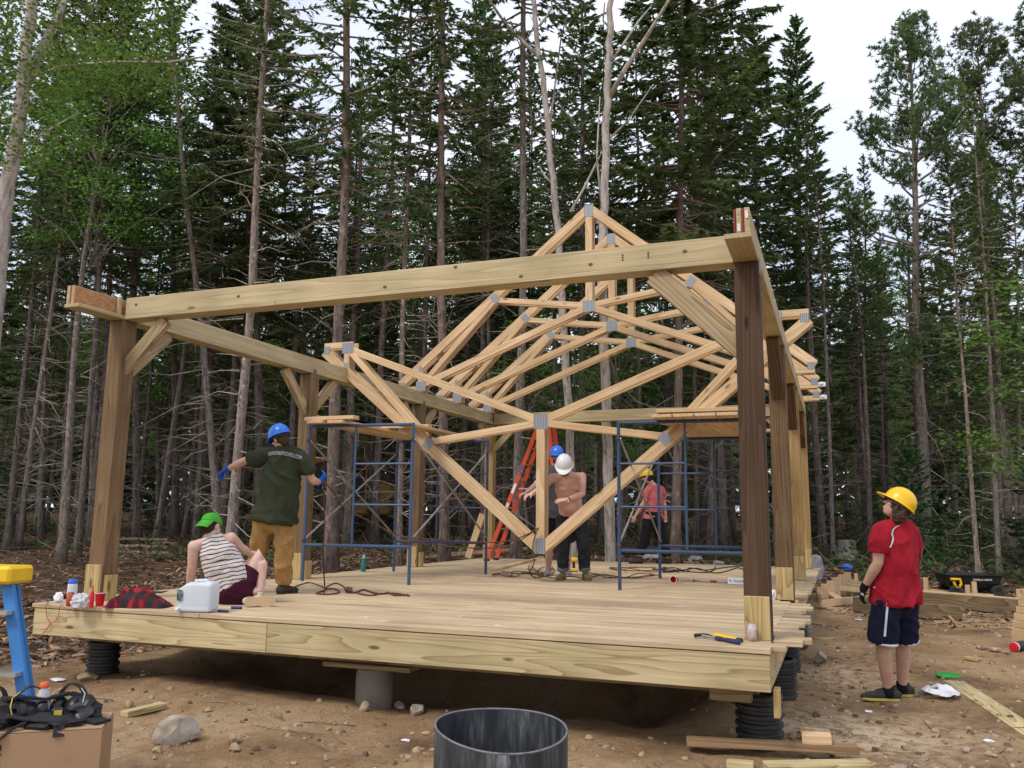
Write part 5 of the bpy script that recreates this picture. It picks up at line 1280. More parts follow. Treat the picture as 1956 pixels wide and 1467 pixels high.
def rock(x, y, wpx, hpx, mat, label, seed, d=None, dy=.8):
    P = on_ground(x, y+hpx*.42); dd = project(P)[2]; w = wpx/F_PX*dd/2; h = hpx/F_PX*dd/2
    bm = bmesh.new(); bmesh.ops.create_icosphere(bm, subdivisions=4, radius=1)
    gg = random.Random(seed); planes = [(Vector((gg.gauss(0,1),gg.gauss(0,1),gg.gauss(0,.8))).normalized(), gg.uniform(.55,.85)) for _ in range(12)]
    for v in bm.verts:
        n = v.co.normalized(); s = 1+.12*mnoise.noise(n*1.8+Vector((seed*2.7,0,0)))
        for pn, pd in planes:
            dt = n.dot(pn)
            if dt*s > pd: s = pd/dt
        s += .035*mnoise.noise(n*5+Vector((seed,0,0)))+.015*mnoise.noise(n*13+Vector((0,seed,0)))
        v.co = Vector((n.x*w*s*1.1, n.y*w*dy*s, n.z*h*s*1.15))
    me = bpy.data.meshes.new('rock'); bm.to_mesh(me); bm.free(); me.materials.append(M[mat]); smooth_mesh(me, 20)
    o = bpy.data.objects.new('rock', me); COL.objects.link(o); o.location = P+Vector((0,0,h*.72)); o.rotation_euler = (0,0,seed); return tag(o, label, 'rock', 'rocks on the ground')
rock(340,1395,86,58,'rock','large pale angular rock on the dirt near the cardboard box',1)
rock(445,1412,30,18,'rock_y','round tan stone beside the large angular rock, upper one of two',2)
rock(447,1428,28,16,'rock_y','flat tan stone beside the large angular rock, lower one of two',3)
rock(170,1293,38,20,'rock_y','flat tan stone at the foot of the black corner pier',4)
rock(246,1347,16,12,'rock_y','small brown stone between the box and the corner pier',5)
rock(300,1432,30,12,'rock_y','flat ochre flake under the large angular rock',6)
rock(696,1349,22,18,'rock_y','round brown stone at the foot of the grey tube pier',7)
rock(796,1354,36,24,'rock','pale grey green stone on the spoil before the platform',8)
rock(762,1347,24,14,'rock','small flat stone beside the pale grey green one',9)
rock(877,1372,16,12,'rock_y','small stone behind the black drum',10)
rock(1568,1256,34,22,'rock','pale rounded boulder beside the second black pier',11)
rock(1504,1282,28,36,'rock_y','brown boulder leaning at the pier by the dark corner',12)
rock(1660,1318,14,12,'rock_y','small tan stone behind the red shirted man',13)
rock(1515,1405,16,14,'rock_y','small clod of stone by the corner pier',14)
rock(1745,1125,10,8,'rock','small pale stone by the long timbers',15)
rock(1558,1083,30,52,'rock_g','smooth grey boulder behind the last golden post',16)
for i, (x, y, w, h) in enumerate(((1330,1068,34,18),(1371,1076,30,13),(1243,1062,36,22))):
    rock(x, y, w, h, 'rock_g', ['grey boulder behind the deck edge, the larger of two by the moss','low grey boulder behind the deck edge beside the moss','wide pale boulder behind the walking man'][i], 20+i)
# lumber in the right foreground
M['stud_brown'] = wood('weathered_stud', (.16,.09,.045), (.30,.19,.10), (.37,.25,.145), var=.08, lx=.2, ring=.6)
def gplank(p, q, w, h, lab, mat='spf', lift=0, up=(0,0,1)):
    a, b = on_ground(*p), on_ground(*q); a.z += h/2+lift; b.z += h/2+lift; return plank(a, b, w, h, mat, lab, up=up, grp='loose boards on the dirt')
gplank((1312,1436),(1640,1452), .10, .05, 'long brown stud lying on the dirt before the corner pier', 'stud_brown', .045)
gplank((1462,1474),(1664,1470), .14, .05, 'pale treated board lying below the long brown stud', 'treated', .0)
gplank((1388,1464),(1440,1468), .09, .04, 'short pale offcut under the long brown stud', 'treated', 0)
a, b = on_ground(1533,1447), on_ground(1590,1450); 
t = plank(a+Vector((0,0,.128)), b+Vector((0,0,.128)), .12, .06, 'spf', 'cut pale block with red stained end lying on the long brown stud', grp='loose boards on the dirt')
a, b = on_ground(1545,1418), on_ground(1570,1402); plank(a+Vector((0,0,.08)), b+Vector((0,0,.02)), .12, .04, 'spf', 'short pale offcut lying on the sawdust behind the red stained block', grp='loose boards on the dirt')
gplank((1822,1308),(1990,1420), .19, .04, 'wide pale treated plank lying on the dirt past the white bag', 'treated')
gplank((1530,1190),(1575,1196), .09, .03, 'short offcut on the dirt beside the black piers', 'treated')
gplank((1578,1164),(1618,1166), .09, .04, 'short offcut below the stacked roof trusses', 'spf')
gplank((1560,1222),(1592,1220), .12, .02, 'flat scrap of board beside the pale boulder', 'gold')
gplank((236,1370),(312,1352), .09, .045, 'short pale board lying on the dirt above the angular rock', 'treated')
gplank((1844,1258),(1874,1264), .12, .03, 'small pale offcut on the trodden dirt', 'gold')
# white bag with hole, green disc
def bag():
    c = on_ground(1795,1330); n = 40; vs = []; fs = []
    w, h = .30, .20
    for j in range(n):
        for i in range(n):
            u, v = i/(n-1)-.5, j/(n-1)-.5; vs.append((u*w*2*.55+.02*mnoise.noise((v*6,u*3,1)), v*h*2*.9-u*.10, .014+.15*(.5+.5*mnoise.noise((u*2.6,v*2.6,4)))*(1-1.6*max(abs(u),abs(v)))+.010*mnoise.noise((u*9,v*9,7))))
    for j in range(n-1):
        for i in range(n-1):
            u, v = i/(n-1)-.5, j/(n-1)-.5
            if (u+.14)**2+(v+.17)**2 < .014: continue
            if abs(u)**3+abs(v)**3 > .115+.03*mnoise.noise((u*6,v*6,3)): continue
            fs.append((j*n+i, j*n+i+1, (j+1)*n+i+1, (j+1)*n+i))
    M['bag'] = paint('white_film', (.74,.74,.75), .4, wear=(.6,.6,.62), wscale=12)
    o = MB().add([(x,y,max(.003,z)) for x,y,z in vs], fs).build('plastic_bag', M['bag'], None, shade=True, loc=c+Vector((0,0,.012))); o.rotation_euler = (0,0,R(-12))
    sm = o.modifiers.new('thickness','SOLIDIFY'); sm.thickness = .003
    tag(o, 'white plastic bag with a torn handle hole lying on the dirt', 'bag')
bag()
M['green_d'] = paint('green_plastic', (.02,.30,.05), .4)
c = on_ground(1812,1294); t = thing('flying_disc', 'bright green flying disc lying on the dirt by the wide plank', 'disc', c+Vector((0,0,.012)), 0)
MB().lathe([(.001,.028),(.09,.026),(.118,.016),(.122,.004),(.118,.0),(.113,.006),(.085,.02),(.001,.022)], 28).build('disc', M['green_d'], t, shade=40); MB().lathe([(.08,.0275),(.083,.0285),(.086,.0275)], 28, cap=False).build('ridge', M['green_d'], t)
# paper scraps and foil on dirt
for x, y, s in ((1640,1185,.1),(1660,1362,.05),(1888,1418,.06),(775,1417,.06),(110,1300,.14),(1600,1246,.03),(700,1465,.0)):
    if s == 0: continue
    q = on_ground(x, y); o = lump_obj('paper_scrap', q+Vector((0,0,.01)), (s*.6, s*.35, .012), 'white', 'crumpled white paper scrap lying on the dirt', 'scrap', int(x), .4, 2, group='scraps on the dirt')
# garden cart
def cart():
    c = on_ground(1852,1138); d = project(c)[2]; k = d/F_PX
    vx = Vector((_r2.x,_r2.y,0)).normalized(); t = thing('garden_cart', 'black dump garden cart with a yellow handle grip beyond the timbers', 'cart', c, math.atan2(vx.y,vx.x)-.12)
    W = 100*k; zt_, zb = 44*k, 18*k
    M['tub'] = paint('black_poly', (.014,.014,.015), .45, wear=(.028,.028,.03)); M['tire'] = paint('tyre', (.03,.028,.027), .9, wear=(.09,.075,.06), wscale=9, wamt=.5)
    vs = []; n = 4
    def ring(w0, w1, dp, z): return [(w0,-dp,z),(w1,-dp,z),(w1,dp,z),(w0,dp,z)]
    R_ = [ring(-W*.40, W*.40, .22, zb), ring(-W*.47, W*.45, .29, zb+.09), ring(-W*.50, W*.48, .33, zt_), ring(-W*.54, W*.52, .36, zt_), ring(-W*.54, W*.52, .36, zt_-.02), ring(-W*.54, W*.52, .36, zt_)]
    RR = [ring(-W*.40, W*.40, .22, zb), ring(-W*.47, W*.45, .29, zb+.09), ring(-W*.505, W*.485, .335, zt_-.03), ring(-W*.54, W*.52, .36, zt_-.03), ring(-W*.54, W*.52, .36, zt_), ring(-W*.49, W*.47, .32, zt_), ring(-W*.45, W*.43, .27, zb+.10), ring(-W*.38, W*.38, .2, zb+.02)]
    for r in RR: vs += r
    fs = [(i*4+j, i*4+(j+1)%4, (i+1)*4+(j+1)%4, (i+1)*4+j) for i in range(len(RR)-1) for j in range(4)] + [(3,2,1,0), tuple(len(vs)-4+j for j in range(4))]
    MB().add(vs, fs).build('tub', M['tub'], t, bevel=.008)
    rw = 12*k
    for x in (-W*.34, W*.40):
        for y in (-.30, .30):
            w = thing('wheel', None, None); w.parent = t; w.location = (x, y, rw)
            mm = Matrix.Rotation(R(90),3,'X')
            MB().lathe([(rw*.55,-.045),(rw*.9,-.05),(rw,-.03),(rw,.03),(rw*.9,.05),(rw*.55,.045)], 24, (0,0,0), mm, cap=False).build('tyre', M['tire'], w, shade=50); MB().lathe([(.001,-.03),(rw*.55,-.04),(rw*.55,.04),(.001,.03)], 16, (0,0,0), mm).build('rim', M['black'], w, shade=40)
    MB().tube([(W*.40,-.3,rw),(W*.40,.3,rw)], .012, 8).tube([(-W*.34,-.3,rw),(-W*.34,.3,rw)], .012, 8).bar((-W*.34,0,rw+.02),(W*.40,0,zb-.02),.05,.03).bar((W*.30,-.2,zb),(W*.40,-.25,rw),.02,.02).bar((W*.30,.2,zb),(W*.40,.25,rw),.02,.02).bar((0,0,zb-.01),(0,0,rw),.14,.12).build('undercarriage', M['black'], t)
    MB().tube([(-W*.56,-.05,rw+.02),(-W*.54,-.10,zb+.05),(-W*.47,-.2,zt_+.05),(-W*.40,-.30,zt_+.18),(-W*.34,-.34,zt_+.28)], [.018,.018,.018,.02,.022], 8).build('pull_handle', M['dull_steel'] if False else M['black'], t, shade=40)
    MB().tube([(-W*.40,-.30,zt_+.18),(-W*.36,-.33,zt_+.25),(-W*.28,-.36,zt_+.29),(-W*.25,-.36,zt_+.30)], [.022,.034,.034,.022], 8).build('grip', M['black'], t, shade=40)
    # yellow release grip: a D-shaped loop
    P = [(-W*.44,-.335,zb+.17),(-W*.27,-.335,zb+.17),(-W*.255,-.335,zb+.08),(-W*.29,-.325,zb+.01),(-W*.35,-.325,zb+.02),(-W*.39,-.33,zb+.12)]
    MB().tube(P, .026, 8).build('release_grip', M['yellow_cap'], t, shade=50)
    text_mesh('lettering', 'GORILLA CARTS', .048, M['white'], t, Matrix.Translation((W*.13,-.328,zb+.165)) @ Matrix.Rotation(R(98),4,'X') @ Matrix.Rotation(0,4,'Y'), .001, True)
    MB().box((-.0,-.075,rw+.12), (.09,.004,.012)).build('badge', M['alu'], t)
    t.location.z -= .02
cart()
# long treated timbers and stacked trusses lying on the right
def gp(x, y, z=0): return on_ground(x, y)+Vector((0,0,z))
M['timber'] = wood('wet_timber', (.09,.06,.035), (.19,.135,.075), (.25,.185,.11), var=.1, knots=False)
t = board('timber', gp(1630,1166,.115), gp(1838,1186,.115), .20, .23, M['timber'], None); tag(t, 'thick brown treated timber lying on the dirt, the nearer to the trodden path', 'timber', 'treated timbers on the dirt')
t = board('timber', gp(1690,1150,.12), gp(1985,1176,.12), .20, .24, M['timber'], None); tag(t, 'long brown treated timber lying under the pale truss chords', 'timber', 'treated timbers on the dirt')
def lying_truss(label, segs, stubs):
    c = gp(*segs[0][0]); c.z = gz(c.x, c.y); t = thing('roof_truss', label, 'truss', c, 0, 'trusses lying on the ground')
    for (p, q, zz, w, h) in segs: board('chord', gp(p[0], p[1], zz), gp(q[0], q[1], zz), w, h, M['spf'], t)
    for (x, y, hpx, w) in stubs:
        P = gp(x, y); k = project(P)[2]/F_PX; board('stub', P, P+Vector((0,0,hpx*k)), .038, w, M['spf'], t, up=(_r2.x,_r2.y,0))
    return t
lying_truss('pale roof truss lying flat on the dirt, across the brown timbers', [((1690,1142),(1990,1170),.17,.04,.09), ((1600,1128),(1990,1168),.11,.04,.09), ((1700,1128),(1900,1146),.06,.04,.09)], [((1758),1136,26,.09),((1770),1136,32,.09),((1850),1150,32,.09),((1863),1152,40,.09),((1948),1158,32,.09)])
lying_truss('pale roof truss lying on edge beside the platform with stepped upright ends', [((1568,1166),(1668,1152),.10,.04,.12), ((1568,1154),(1626,1122),.12,.04,.09), ((1585,1146),(1604,1158),.12,.14,.04), ((1622,1126),(1680,1132),.14,.04,.09), ((1604,1138),(1690,1146),.14,.04,.09)], [(1566,1150,28,.10),(1576,1148,32,.12),(1587,1144,34,.12),(1598,1140,36,.14),(1610,1136,38,.14),(1620,1130,36,.14),(1626,1124,18,.05),(1636,1122,26,.07)])
# stack of lumber ends at the right border
sk = thing('lumber_stack', 'stack of pale lumber ends on the dirt beyond the trodden path', 'lumber', gp(1968,1238))
P = gp(1972,1240); k = project(P)[2]/F_PX; rx = Vector((_r2.x,_r2.y,0)).normalized(); ry = Vector((-rx.y,rx.x,0))
for i, (w, h) in enumerate(((.30,38),(.30,14),(.29,13),(.25,13),(.22,22),(.20,12))):
    z = sum(q[1] for q in ((.30,38),(.30,14),(.29,13),(.25,13),(.22,22),(.20,12))[:i])*k
    board('lumber_end', P+rx*(-.16+.025*i)+Vector((0,0,z+h*k/2)), P+rx*(.9)+ry*.1+Vector((0,0,z+h*k/2)), w, h*k-.006, M['spf'], sk)
t = thing('thermos', 'dark bottle with a red end lying against the lumber stack', 'bottle', gp(1936,1246,.06), 0)
mr = Vector((0,0,1)).rotation_difference((rx*.8+ry*.55).normalized()).to_matrix()
MB().lathe([(.001,0),(.05,.004),(.055,.03),(.05,.05),(.001,.051)], 20, (0,0,0), mr).build('cap', M['red'], t, shade=40); MB().lathe([(.001,.05),(.05,.051),(.06,.10),(.06,.26),(.001,.262)], 20, (0,0,0), mr).build('body', M['black'], t, shade=40)
MB().lathe([(.051,.035),(.056,.04),(.054,.06),(.051,.064)], 20, (0,0,0), mr, cap=False).build('collar', M['white'], t, shade=40)
# blue glove on the stacked trusses
lump_obj('blue_glove', gp(1620,1118,.36), (.10,.08,.07), 'blue_cap', 'crumpled blue glove or cloth behind the stepped truss ends', 'glove', 31, .4)
# stump, logs
def stump():
    c = on_ground(1617,1066); k = project(c)[2]/F_PX; r = 16*k; h = 34*k
    t = thing('tree_stump', 'freshly cut stump with an orange top at the forest edge', 'stump', c); mb = MB(); n = 18; pr = [(1.5,-.1),(1.25,.08),(1.05,.4),(1.0,1.0)]; vs = []
    for f, z in pr:
        for j in range(n): a = 2*math.pi*j/n; rr = r*f*(1+.08*math.sin(3*a+1)+.05*math.sin(7*a)); vs.append((rr*math.cos(a), rr*math.sin(a), z*h))
    fs = [(i*n+j, i*n+(j+1)%n, (i+1)*n+(j+1)%n, (i+1)*n+j) for i in range(3) for j in range(n)]
    o = mb.add(vs, fs).build('bark', M['bark_pale'], t, shade=True); o.color = (.8,.78,.75,1)
    M['cut'] = paint('fresh_cut', (.55,.25,.07), .8, wear=(.42,.18,.05)); MB().lathe([(.001,h+.004),(r*.99,h+.004),(r*.99,h-.02)], 18, cap=False).build('cut_face', M['cut'], t)
stump()
def log(p, q, w, label, color=(1.1,.95,.85), z=.0, end=True):
    a, b = on_ground(*p), on_ground(*q); k = project(a)[2]/F_PX; r = w*k/2; a.z += r+z; b.z += r+z
    t = thing('log', label, 'log', a, 0, 'cut logs at the forest edge'); d = b-a; m = 6
    o = MB().tube([d*(i/m)+Vector((random.gauss(0,.01),random.gauss(0,.01),random.gauss(0,.01))) for i in range(m+1)], [r*(1-.15*i/m) for i in range(m+1)], 10).build('bark', M['bark'], t, shade=50); o.color = (*color,1)
    M.setdefault('log_end', paint('log_end', (.5,.34,.18), .9, wear=(.4,.25,.12)))
    if end:
        mm = Vector((0,0,1)).rotation_difference(-d.normalized()).to_matrix(); MB().lathe([(.001,.003),(r*.96,.003),(r*.96,-.004)], 12, (0,0,0), mm, cap=False).build('cut_end', M['log_end'], t)
log((1005,1064),(812,1080),9,'peeled tan log on top of the log heap by the orange ladder',(1.8,1.3,.9),.12); log((960,1072),(830,1086),10,'grey brown log in the heap behind the far post',(1.2,1.05,.95)); log((990,1060),(840,1070),8,'thin tan log across the log heap',(1.6,1.2,.9),.08); log((905,1078),(820,1068),9,'dark log slanting out of the log heap',(.9,.75,.65),.04)
log((318,1044),(225,1042),7,'pale cut log lying behind the seated person, topmost',(1.7,1.4,1.1),.12); log((318,1054),(222,1050),8,'pale cut log lying behind the seated person, middle',(1.6,1.3,1.0),.05); log((330,1064),(228,1058),9,'brown cut log lying behind the seated person, lowest',(1.3,1.0,.8)); log((285,1048),(335,1046),8,'short pale log end behind the seated person',(1.8,1.5,1.2),.06)
log((0,1262),(150,1240),7,'thin tan fallen pole on the dirt by the blue ladder',(1.9,1.45,1.0),end=False); log((0,1233),(30,1230),6,'dark stick behind the blue ladder',(.7,.55,.45),end=False); log((1895,1244),(1930,1252),9,'short pale stick on the dirt near the lumber stack',(1.9,1.5,1.2)); log((1866,1238),(1890,1243),5,'thin stick on the trodden dirt',(1.7,1.4,1.1),end=False)
# black drain pipe coil behind the deck
c = on_ground(1212,1078); t = thing('drain_pipe', 'black ribbed drain pipe lying behind the deck edge', 'pipe', c, 0)
d_ = Vector((_r2.x,_r2.y,0)).normalized(); mm = Vector((0,0,1)).rotation_difference(d_).to_matrix()
MB().lathe([q for i in range(16) for q in ((.075,i*.05),(.085,i*.05+.012),(.085,i*.05+.034),(.075,i*.05+.045))], 16, (-.3,0,.3), mm).build('pipe', M['pipe'], t, shade=40); MB().lathe([(.055,-.004),(.074,-.004)], 16, (-.3,0,.3), mm, cap=False).build('end_ring', M['pipe_grey'], t)
# excavator parked in the trees
def excavator():
    d = 33; c = at_depth(690, 1026, d); c.z = gz(c.x, c.y); k = d/F_PX; vx = Vector((_r2.x,_r2.y,0)).normalized()
    t = thing('excavator', 'yellow excavator parked among the trunks behind the scaffold', 'excavator', c, math.atan2(vx.y,vx.x))
    M['cat_y'] = paint('excavator_yellow', (.50,.27,.03), .5, wear=(.33,.17,.03), wscale=3, wamt=.4); M['cab_g'] = paint('cab_glass', (.02,.025,.03), .15)
    for y in (-.75, .75):
        tr = []; 
        MB().box((0,y,.42), (2.2,.42,.5)).box((-1.1,y,.42), (.3,.42,.36)).box((1.1,y,.42), (.3,.42,.36)).build('track', M['rubber'], t, bevel=.08)
        for x in (-.95,-.32,.32,.95): MB().lathe([(.001,-.22),(.2,-.22),(.2,.22),(.001,.22)], 14, (x,y,.4), Matrix.Rotation(R(90),3,'X')).build('roller', M['black'], t)
    MB().box((0,0,.98), (2.35,1.6,.5)).build('deck_body', M['cat_y'], t, bevel=.05); MB().box((.85,.1,1.55), (.75,1.45,.8)).build('engine_cover', M['cat_y'], t, bevel=.08)
    MB().box((-.25,-.35,1.75), (.95,.8,1.25)).build('cab_glass', M['cab_g'], t, bevel=.05)
    mb = MB()
    for x in (-.74,.24):
        for y in (-.76,.06): mb.box((x,y,1.8), (.07,.07,1.35))
    mb.box((-.25,-.35,2.45), (1.1,.95,.08)).build('cab_frame', M['cat_y'], t, bevel=.01)
    bx = lambda x, y, z: Vector((x, .45, z))
    MB().tube([bx(-.7,0,1.2), bx(-1.1,0,2.4), bx(-1.7,0,2.9), bx(-2.2,0,2.7)], [.17,.2,.18,.12], 4).build('boom', M['cat_y'], t); MB().tube([bx(-2.1,0,2.85), bx(-2.6,0,1.9), bx(-2.75,0,1.6)], [.14,.13,.09], 4).build('dipper_arm', M['cat_y'], t)
    MB().box((-2.6,.45,1.45), (.6,.7,.5), Matrix.Rotation(R(20),3,'Y')).build('bucket', M['cat_y'], t, bevel=.05); MB().tube([bx(-1.3,0,1.3), bx(-1.75,0,2.55)], .06, 8).build('hydraulic_ram', M['dull_steel'], t)
excavator()

# ------------------------------------------------------------------ litter: pebbles, clods, chips, twigs (uncountable)
def litter():
    g = np.random.default_rng(23)
    def blobs(name, n, region, sizes, mats, label, cat, flat=(.5,.8), lift=.2):
        V = []; F = []; mi = []; base = np.array([(math.cos(q*1.2566), math.sin(q*1.2566), -.25) for q in range(5)]+[(.72*math.cos(q*1.2566+.5), .72*math.sin(q*1.2566+.5), .62) for q in range(5)]+[(0,0,.85)])
        tri = [(q,(q+1)%5,5+q) for q in range(5)]+[((q+1)%5,5+(q+1)%5,5+q) for q in range(5)]+[(5+q,5+(q+1)%5,10) for q in range(5)]
        for k in range(n):
            x, y = region(g)
            if -.1 < x < WD+.05 and 0 < y < DD: 
                if g.random() < .8: continue
            s = sizes[0]*(sizes[1]/sizes[0])**(g.random()**2.2); z = gz(x, y); a = g.random()*6.28; fl = g.uniform(*flat)
            b = base*(1+g.normal(0,.16,(11,3)))*s*np.array([1, g.uniform(.6,1), fl]); c, q = math.cos(a), math.sin(a)
            b = np.stack([b[:,0]*c-b[:,1]*q+x, b[:,0]*q+b[:,1]*c+y, b[:,2]+z+s*fl*lift], 1); o = len(V); V += b.tolist(); F += [tuple(i+o for i in t) for t in tri]; mi += [int(g.integers(0,len(mats)))]*15
        me = bpy.data.meshes.new(name); me.from_pydata(V, [], F)
        for m in mats: me.materials.append(m)
        me.polygons.foreach_set('material_index', mi); smooth_mesh(me, 50); o = bpy.data.objects.new(name, me); COL.objects.link(o); return tag(o, label, cat, kind='stuff')
    def near(g):
        while True:
            d = 3.0+8.5*g.random()**1.2; a = YAW+g.uniform(-.62,.62); return CAM.x+math.sin(a)*d, CAM.y+math.cos(a)*d
    def right(g): return 6.75+6.5*g.random(), -1.5+17*g.random()
    M['clod_a'] = paint('clod', (.26,.17,.10), .95, wear=(.17,.105,.06)); M['clod_b'] = paint('pale_clod', (.36,.26,.16), .95, wear=(.28,.19,.11)); M['clod_c'] = paint('dark_clod', (.12,.075,.045), .95); M['peb'] = paint('pebble', (.33,.27,.20), .9, wear=(.24,.18,.12))
    blobs('gravel', 9000, near, (.004,.038), [M['clod_a'],M['clod_b'],M['clod_c'],M['peb']], 'loose clods and pebbles strewn over the dirt', 'gravel')
    blobs('gravel', 3000, right, (.006,.04), [M['clod_a'],M['clod_b'],M['clod_c'],M['peb']], 'loose pebbles strewn over the trodden dirt beside the platform', 'gravel')
    # bark chips and sticks in the cleared belt
    M['chip_a'] = paint('chip', (.20,.11,.06), .95, wear=(.12,.065,.04)); M['chip_b'] = paint('bright_chip', (.42,.25,.12), .9, wear=(.34,.19,.09)); M['chip_c'] = paint('grey_chip', (.26,.21,.17), .95)
    V = []; F = []; mi = []
    def belt():
        r = g.random()
        if r < .42: return -6.5+6.4*g.random(), .5+13*g.random()
        if r < .8: 
            d = 16.5+9*g.random(); a = YAW+g.uniform(-.66,.66); return CAM.x+math.sin(a)*d, CAM.y+math.cos(a)*d
        return 6.9+8*g.random(), 9+8*g.random()
    for k in range(15000):
        x, y = belt()
        if -.2 < x < WD+.2 and 0 < y < DD: continue
        L = g.uniform(.03,.16); w = L*g.uniform(.15,.4); a = g.random()*6.28; t = g.normal(0,.35); z = gz(x,y)+.012+g.random()*.03; c, s = math.cos(a), math.sin(a)
        dx, dy, dz = c*L/2, s*L/2, math.sin(t)*L/2; o = len(V); hx, hy = -s*w/2, c*w/2
        V += [(x-dx-hx,y-dy-hy,z-dz),(x+dx-hx,y+dy-hy,z+dz),(x+dx*.8+hx,y+dy*.8+hy,z+dz+.01),(x-dx*.9+hx,y-dy*.9+hy,z-dz+.012)]; F += [(o,o+1,o+2,o+3)]; mi.append(int(g.choice(3, p=[.5,.22,.28])))
    me = bpy.data.meshes.new('bark_chips'); me.from_pydata(V, [], F)
    for m in ('chip_a','chip_b','chip_c'): me.materials.append(M[m])
    me.polygons.foreach_set('material_index', mi); o = bpy.data.objects.new('bark_chips', me); COL.objects.link(o); tag(o, 'brown bark chips and splinters littering the cleared ground', 'wood chips', kind='stuff')
    mb = MB()
    for k in range(1500):
        if k < 420: x, y = near(g)
        else: x, y = belt()
        if -.2 < x < WD+.2 and 0 < y < DD: continue
        L = g.uniform(.08,.35) if k < 420 else g.uniform(.2,1.1); a = g.random()*6.28; z = gz(x,y)+.006; e = np.array([math.cos(a)*L, math.sin(a)*L, abs(g.normal(0,.12))*L]); p = np.array([x,y,z]); r = g.uniform(.002,.006) if k < 420 else g.uniform(.005,.016)
        q = p+e; q[2] = max(q[2], gz(q[0],q[1])+.004); m = (p+q)/2+g.normal(0,.05,3)*L*np.array([1,1,.3]); m[2] = max(m[2], gz(m[0],m[1])+.004); mb.tube([p,m,q], [r,r*.8,r*.4], 4, caps=False)
    o = mb.build('twigs', M['twig'], None); o.color = (1.05,.85,.68,1); tag(o, 'dry twigs and sticks scattered over the ground', 'twigs', kind='stuff')
litter()
# ------------------------------------------------------------------ people
def skin_mat(name, c, red):
    m, nt, b = mat_new(name); L = nt.links.new
    tc = N(nt, 'ShaderNodeTexCoord'); n = N(nt, 'ShaderNodeTexNoise', Scale=9, Detail=4); L(tc.outputs['Object'], n.inputs['Vector'])
    r = ramp(nt, [(.35, c), (.7, red)], n.outputs['Fac']); L(r.outputs[0], b.inputs['Base Color']); b.inputs['Roughness'].default_value = .5
    b.inputs['Subsurface Weight'].default_value = .12; b.inputs['Subsurface Radius'].default_value = (.03,.012,.006); b.inputs['Specular IOR Level'].default_value = .35
    return m
M['skin'] = skin_mat('skin', (.58,.355,.265), (.53,.275,.20)); M['skin_pale'] = skin_mat('pale_skin', (.62,.42,.34), (.58,.34,.27)); M['skin_red'] = skin_mat('flushed_skin', (.64,.40,.31), (.54,.275,.205)); M['skin_tan'] = skin_mat('tan_skin', (.54,.335,.24), (.48,.26,.18))
def cloth(name, c, c2=None, rough=.92, bscale=240, mottled=14):
    m, nt, b = mat_new(name); L = nt.links.new
    tc = N(nt, 'ShaderNodeTexCoord'); n = N(nt, 'ShaderNodeTexNoise', Scale=mottled, Detail=5, Roughness=.6); L(tc.outputs['Object'], n.inputs['Vector'])
    r = ramp(nt, [(.3, tuple(q*.8 for q in c)), (.7, c2 or tuple(q*1.18 for q in c))], n.outputs['Fac']); L(r.outputs[0], b.inputs['Base Color']); b.inputs['Roughness'].default_value = rough; b.inputs['Specular IOR Level'].default_value = .15
    n2 = N(nt, 'ShaderNodeTexNoise', Scale=bscale, Detail=2); L(tc.outputs['Object'], n2.inputs['Vector']); bp_ = N(nt, 'ShaderNodeBump', Strength=.15, Distance=.004); L(n2.outputs['Fac'], bp_.inputs['Height']); L(bp_.outputs[0], b.inputs['Normal'])
    return m
M['olive'] = cloth('olive_cotton', (.036,.044,.024)); M['duck'] = cloth('tan_canvas', (.33,.185,.062), (.40,.24,.09)); M['redshirt'] = cloth('red_jersey', (.33,.014,.026)); M['navyshort'] = cloth('navy_mesh', (.010,.012,.030)); M['maroon'] = cloth('maroon_cotton', (.050,.009,.024)); M['pinkshirt'] = cloth('faded_red_cotton', (.47,.115,.125)); M['greyshirt'] = cloth('charcoal_cotton', (.085,.075,.082)); M['denim'] = cloth('black_denim', (.018,.021,.028), (.035,.039,.048)); M['blackcloth'] = cloth('black_cloth', (.012,.012,.014)); M['cuff'] = cloth('cuff_denim', (.13,.14,.15)); M['whitetrim'] = cloth('white_trim', (.6,.6,.63))
M['hair_d'] = cloth('dark_hair', (.022,.013,.009), (.05,.03,.02), .6, 120, 60); M['hair_b'] = cloth('brown_hair', (.04,.023,.015), (.08,.048,.03), .6, 120, 60); M['hair_r'] = cloth('reddish_beard', (.12,.05,.025), (.17,.08,.04), .7, 120, 60)
M['hat_blue'] = paint('blue_helmet', (.02,.15,.62), .28, spec=.5, wear=(.02,.13,.55)); M['hat_yel'] = paint('yellow_helmet', (.80,.48,.005), .3, spec=.5, wear=(.72,.42,.005)); M['hat_white'] = paint('white_helmet', (.66,.65,.64), .3, spec=.5, wear=(.6,.59,.58)); M['cap_green'] = cloth('green_cap', (.06,.33,.035))
M['glove_b'] = cloth('blue_glove', (.02,.10,.45)); M['glove_k'] = cloth('black_glove', (.013,.013,.016)); M['eye'] = paint('eye', (.03,.02,.015), .2)
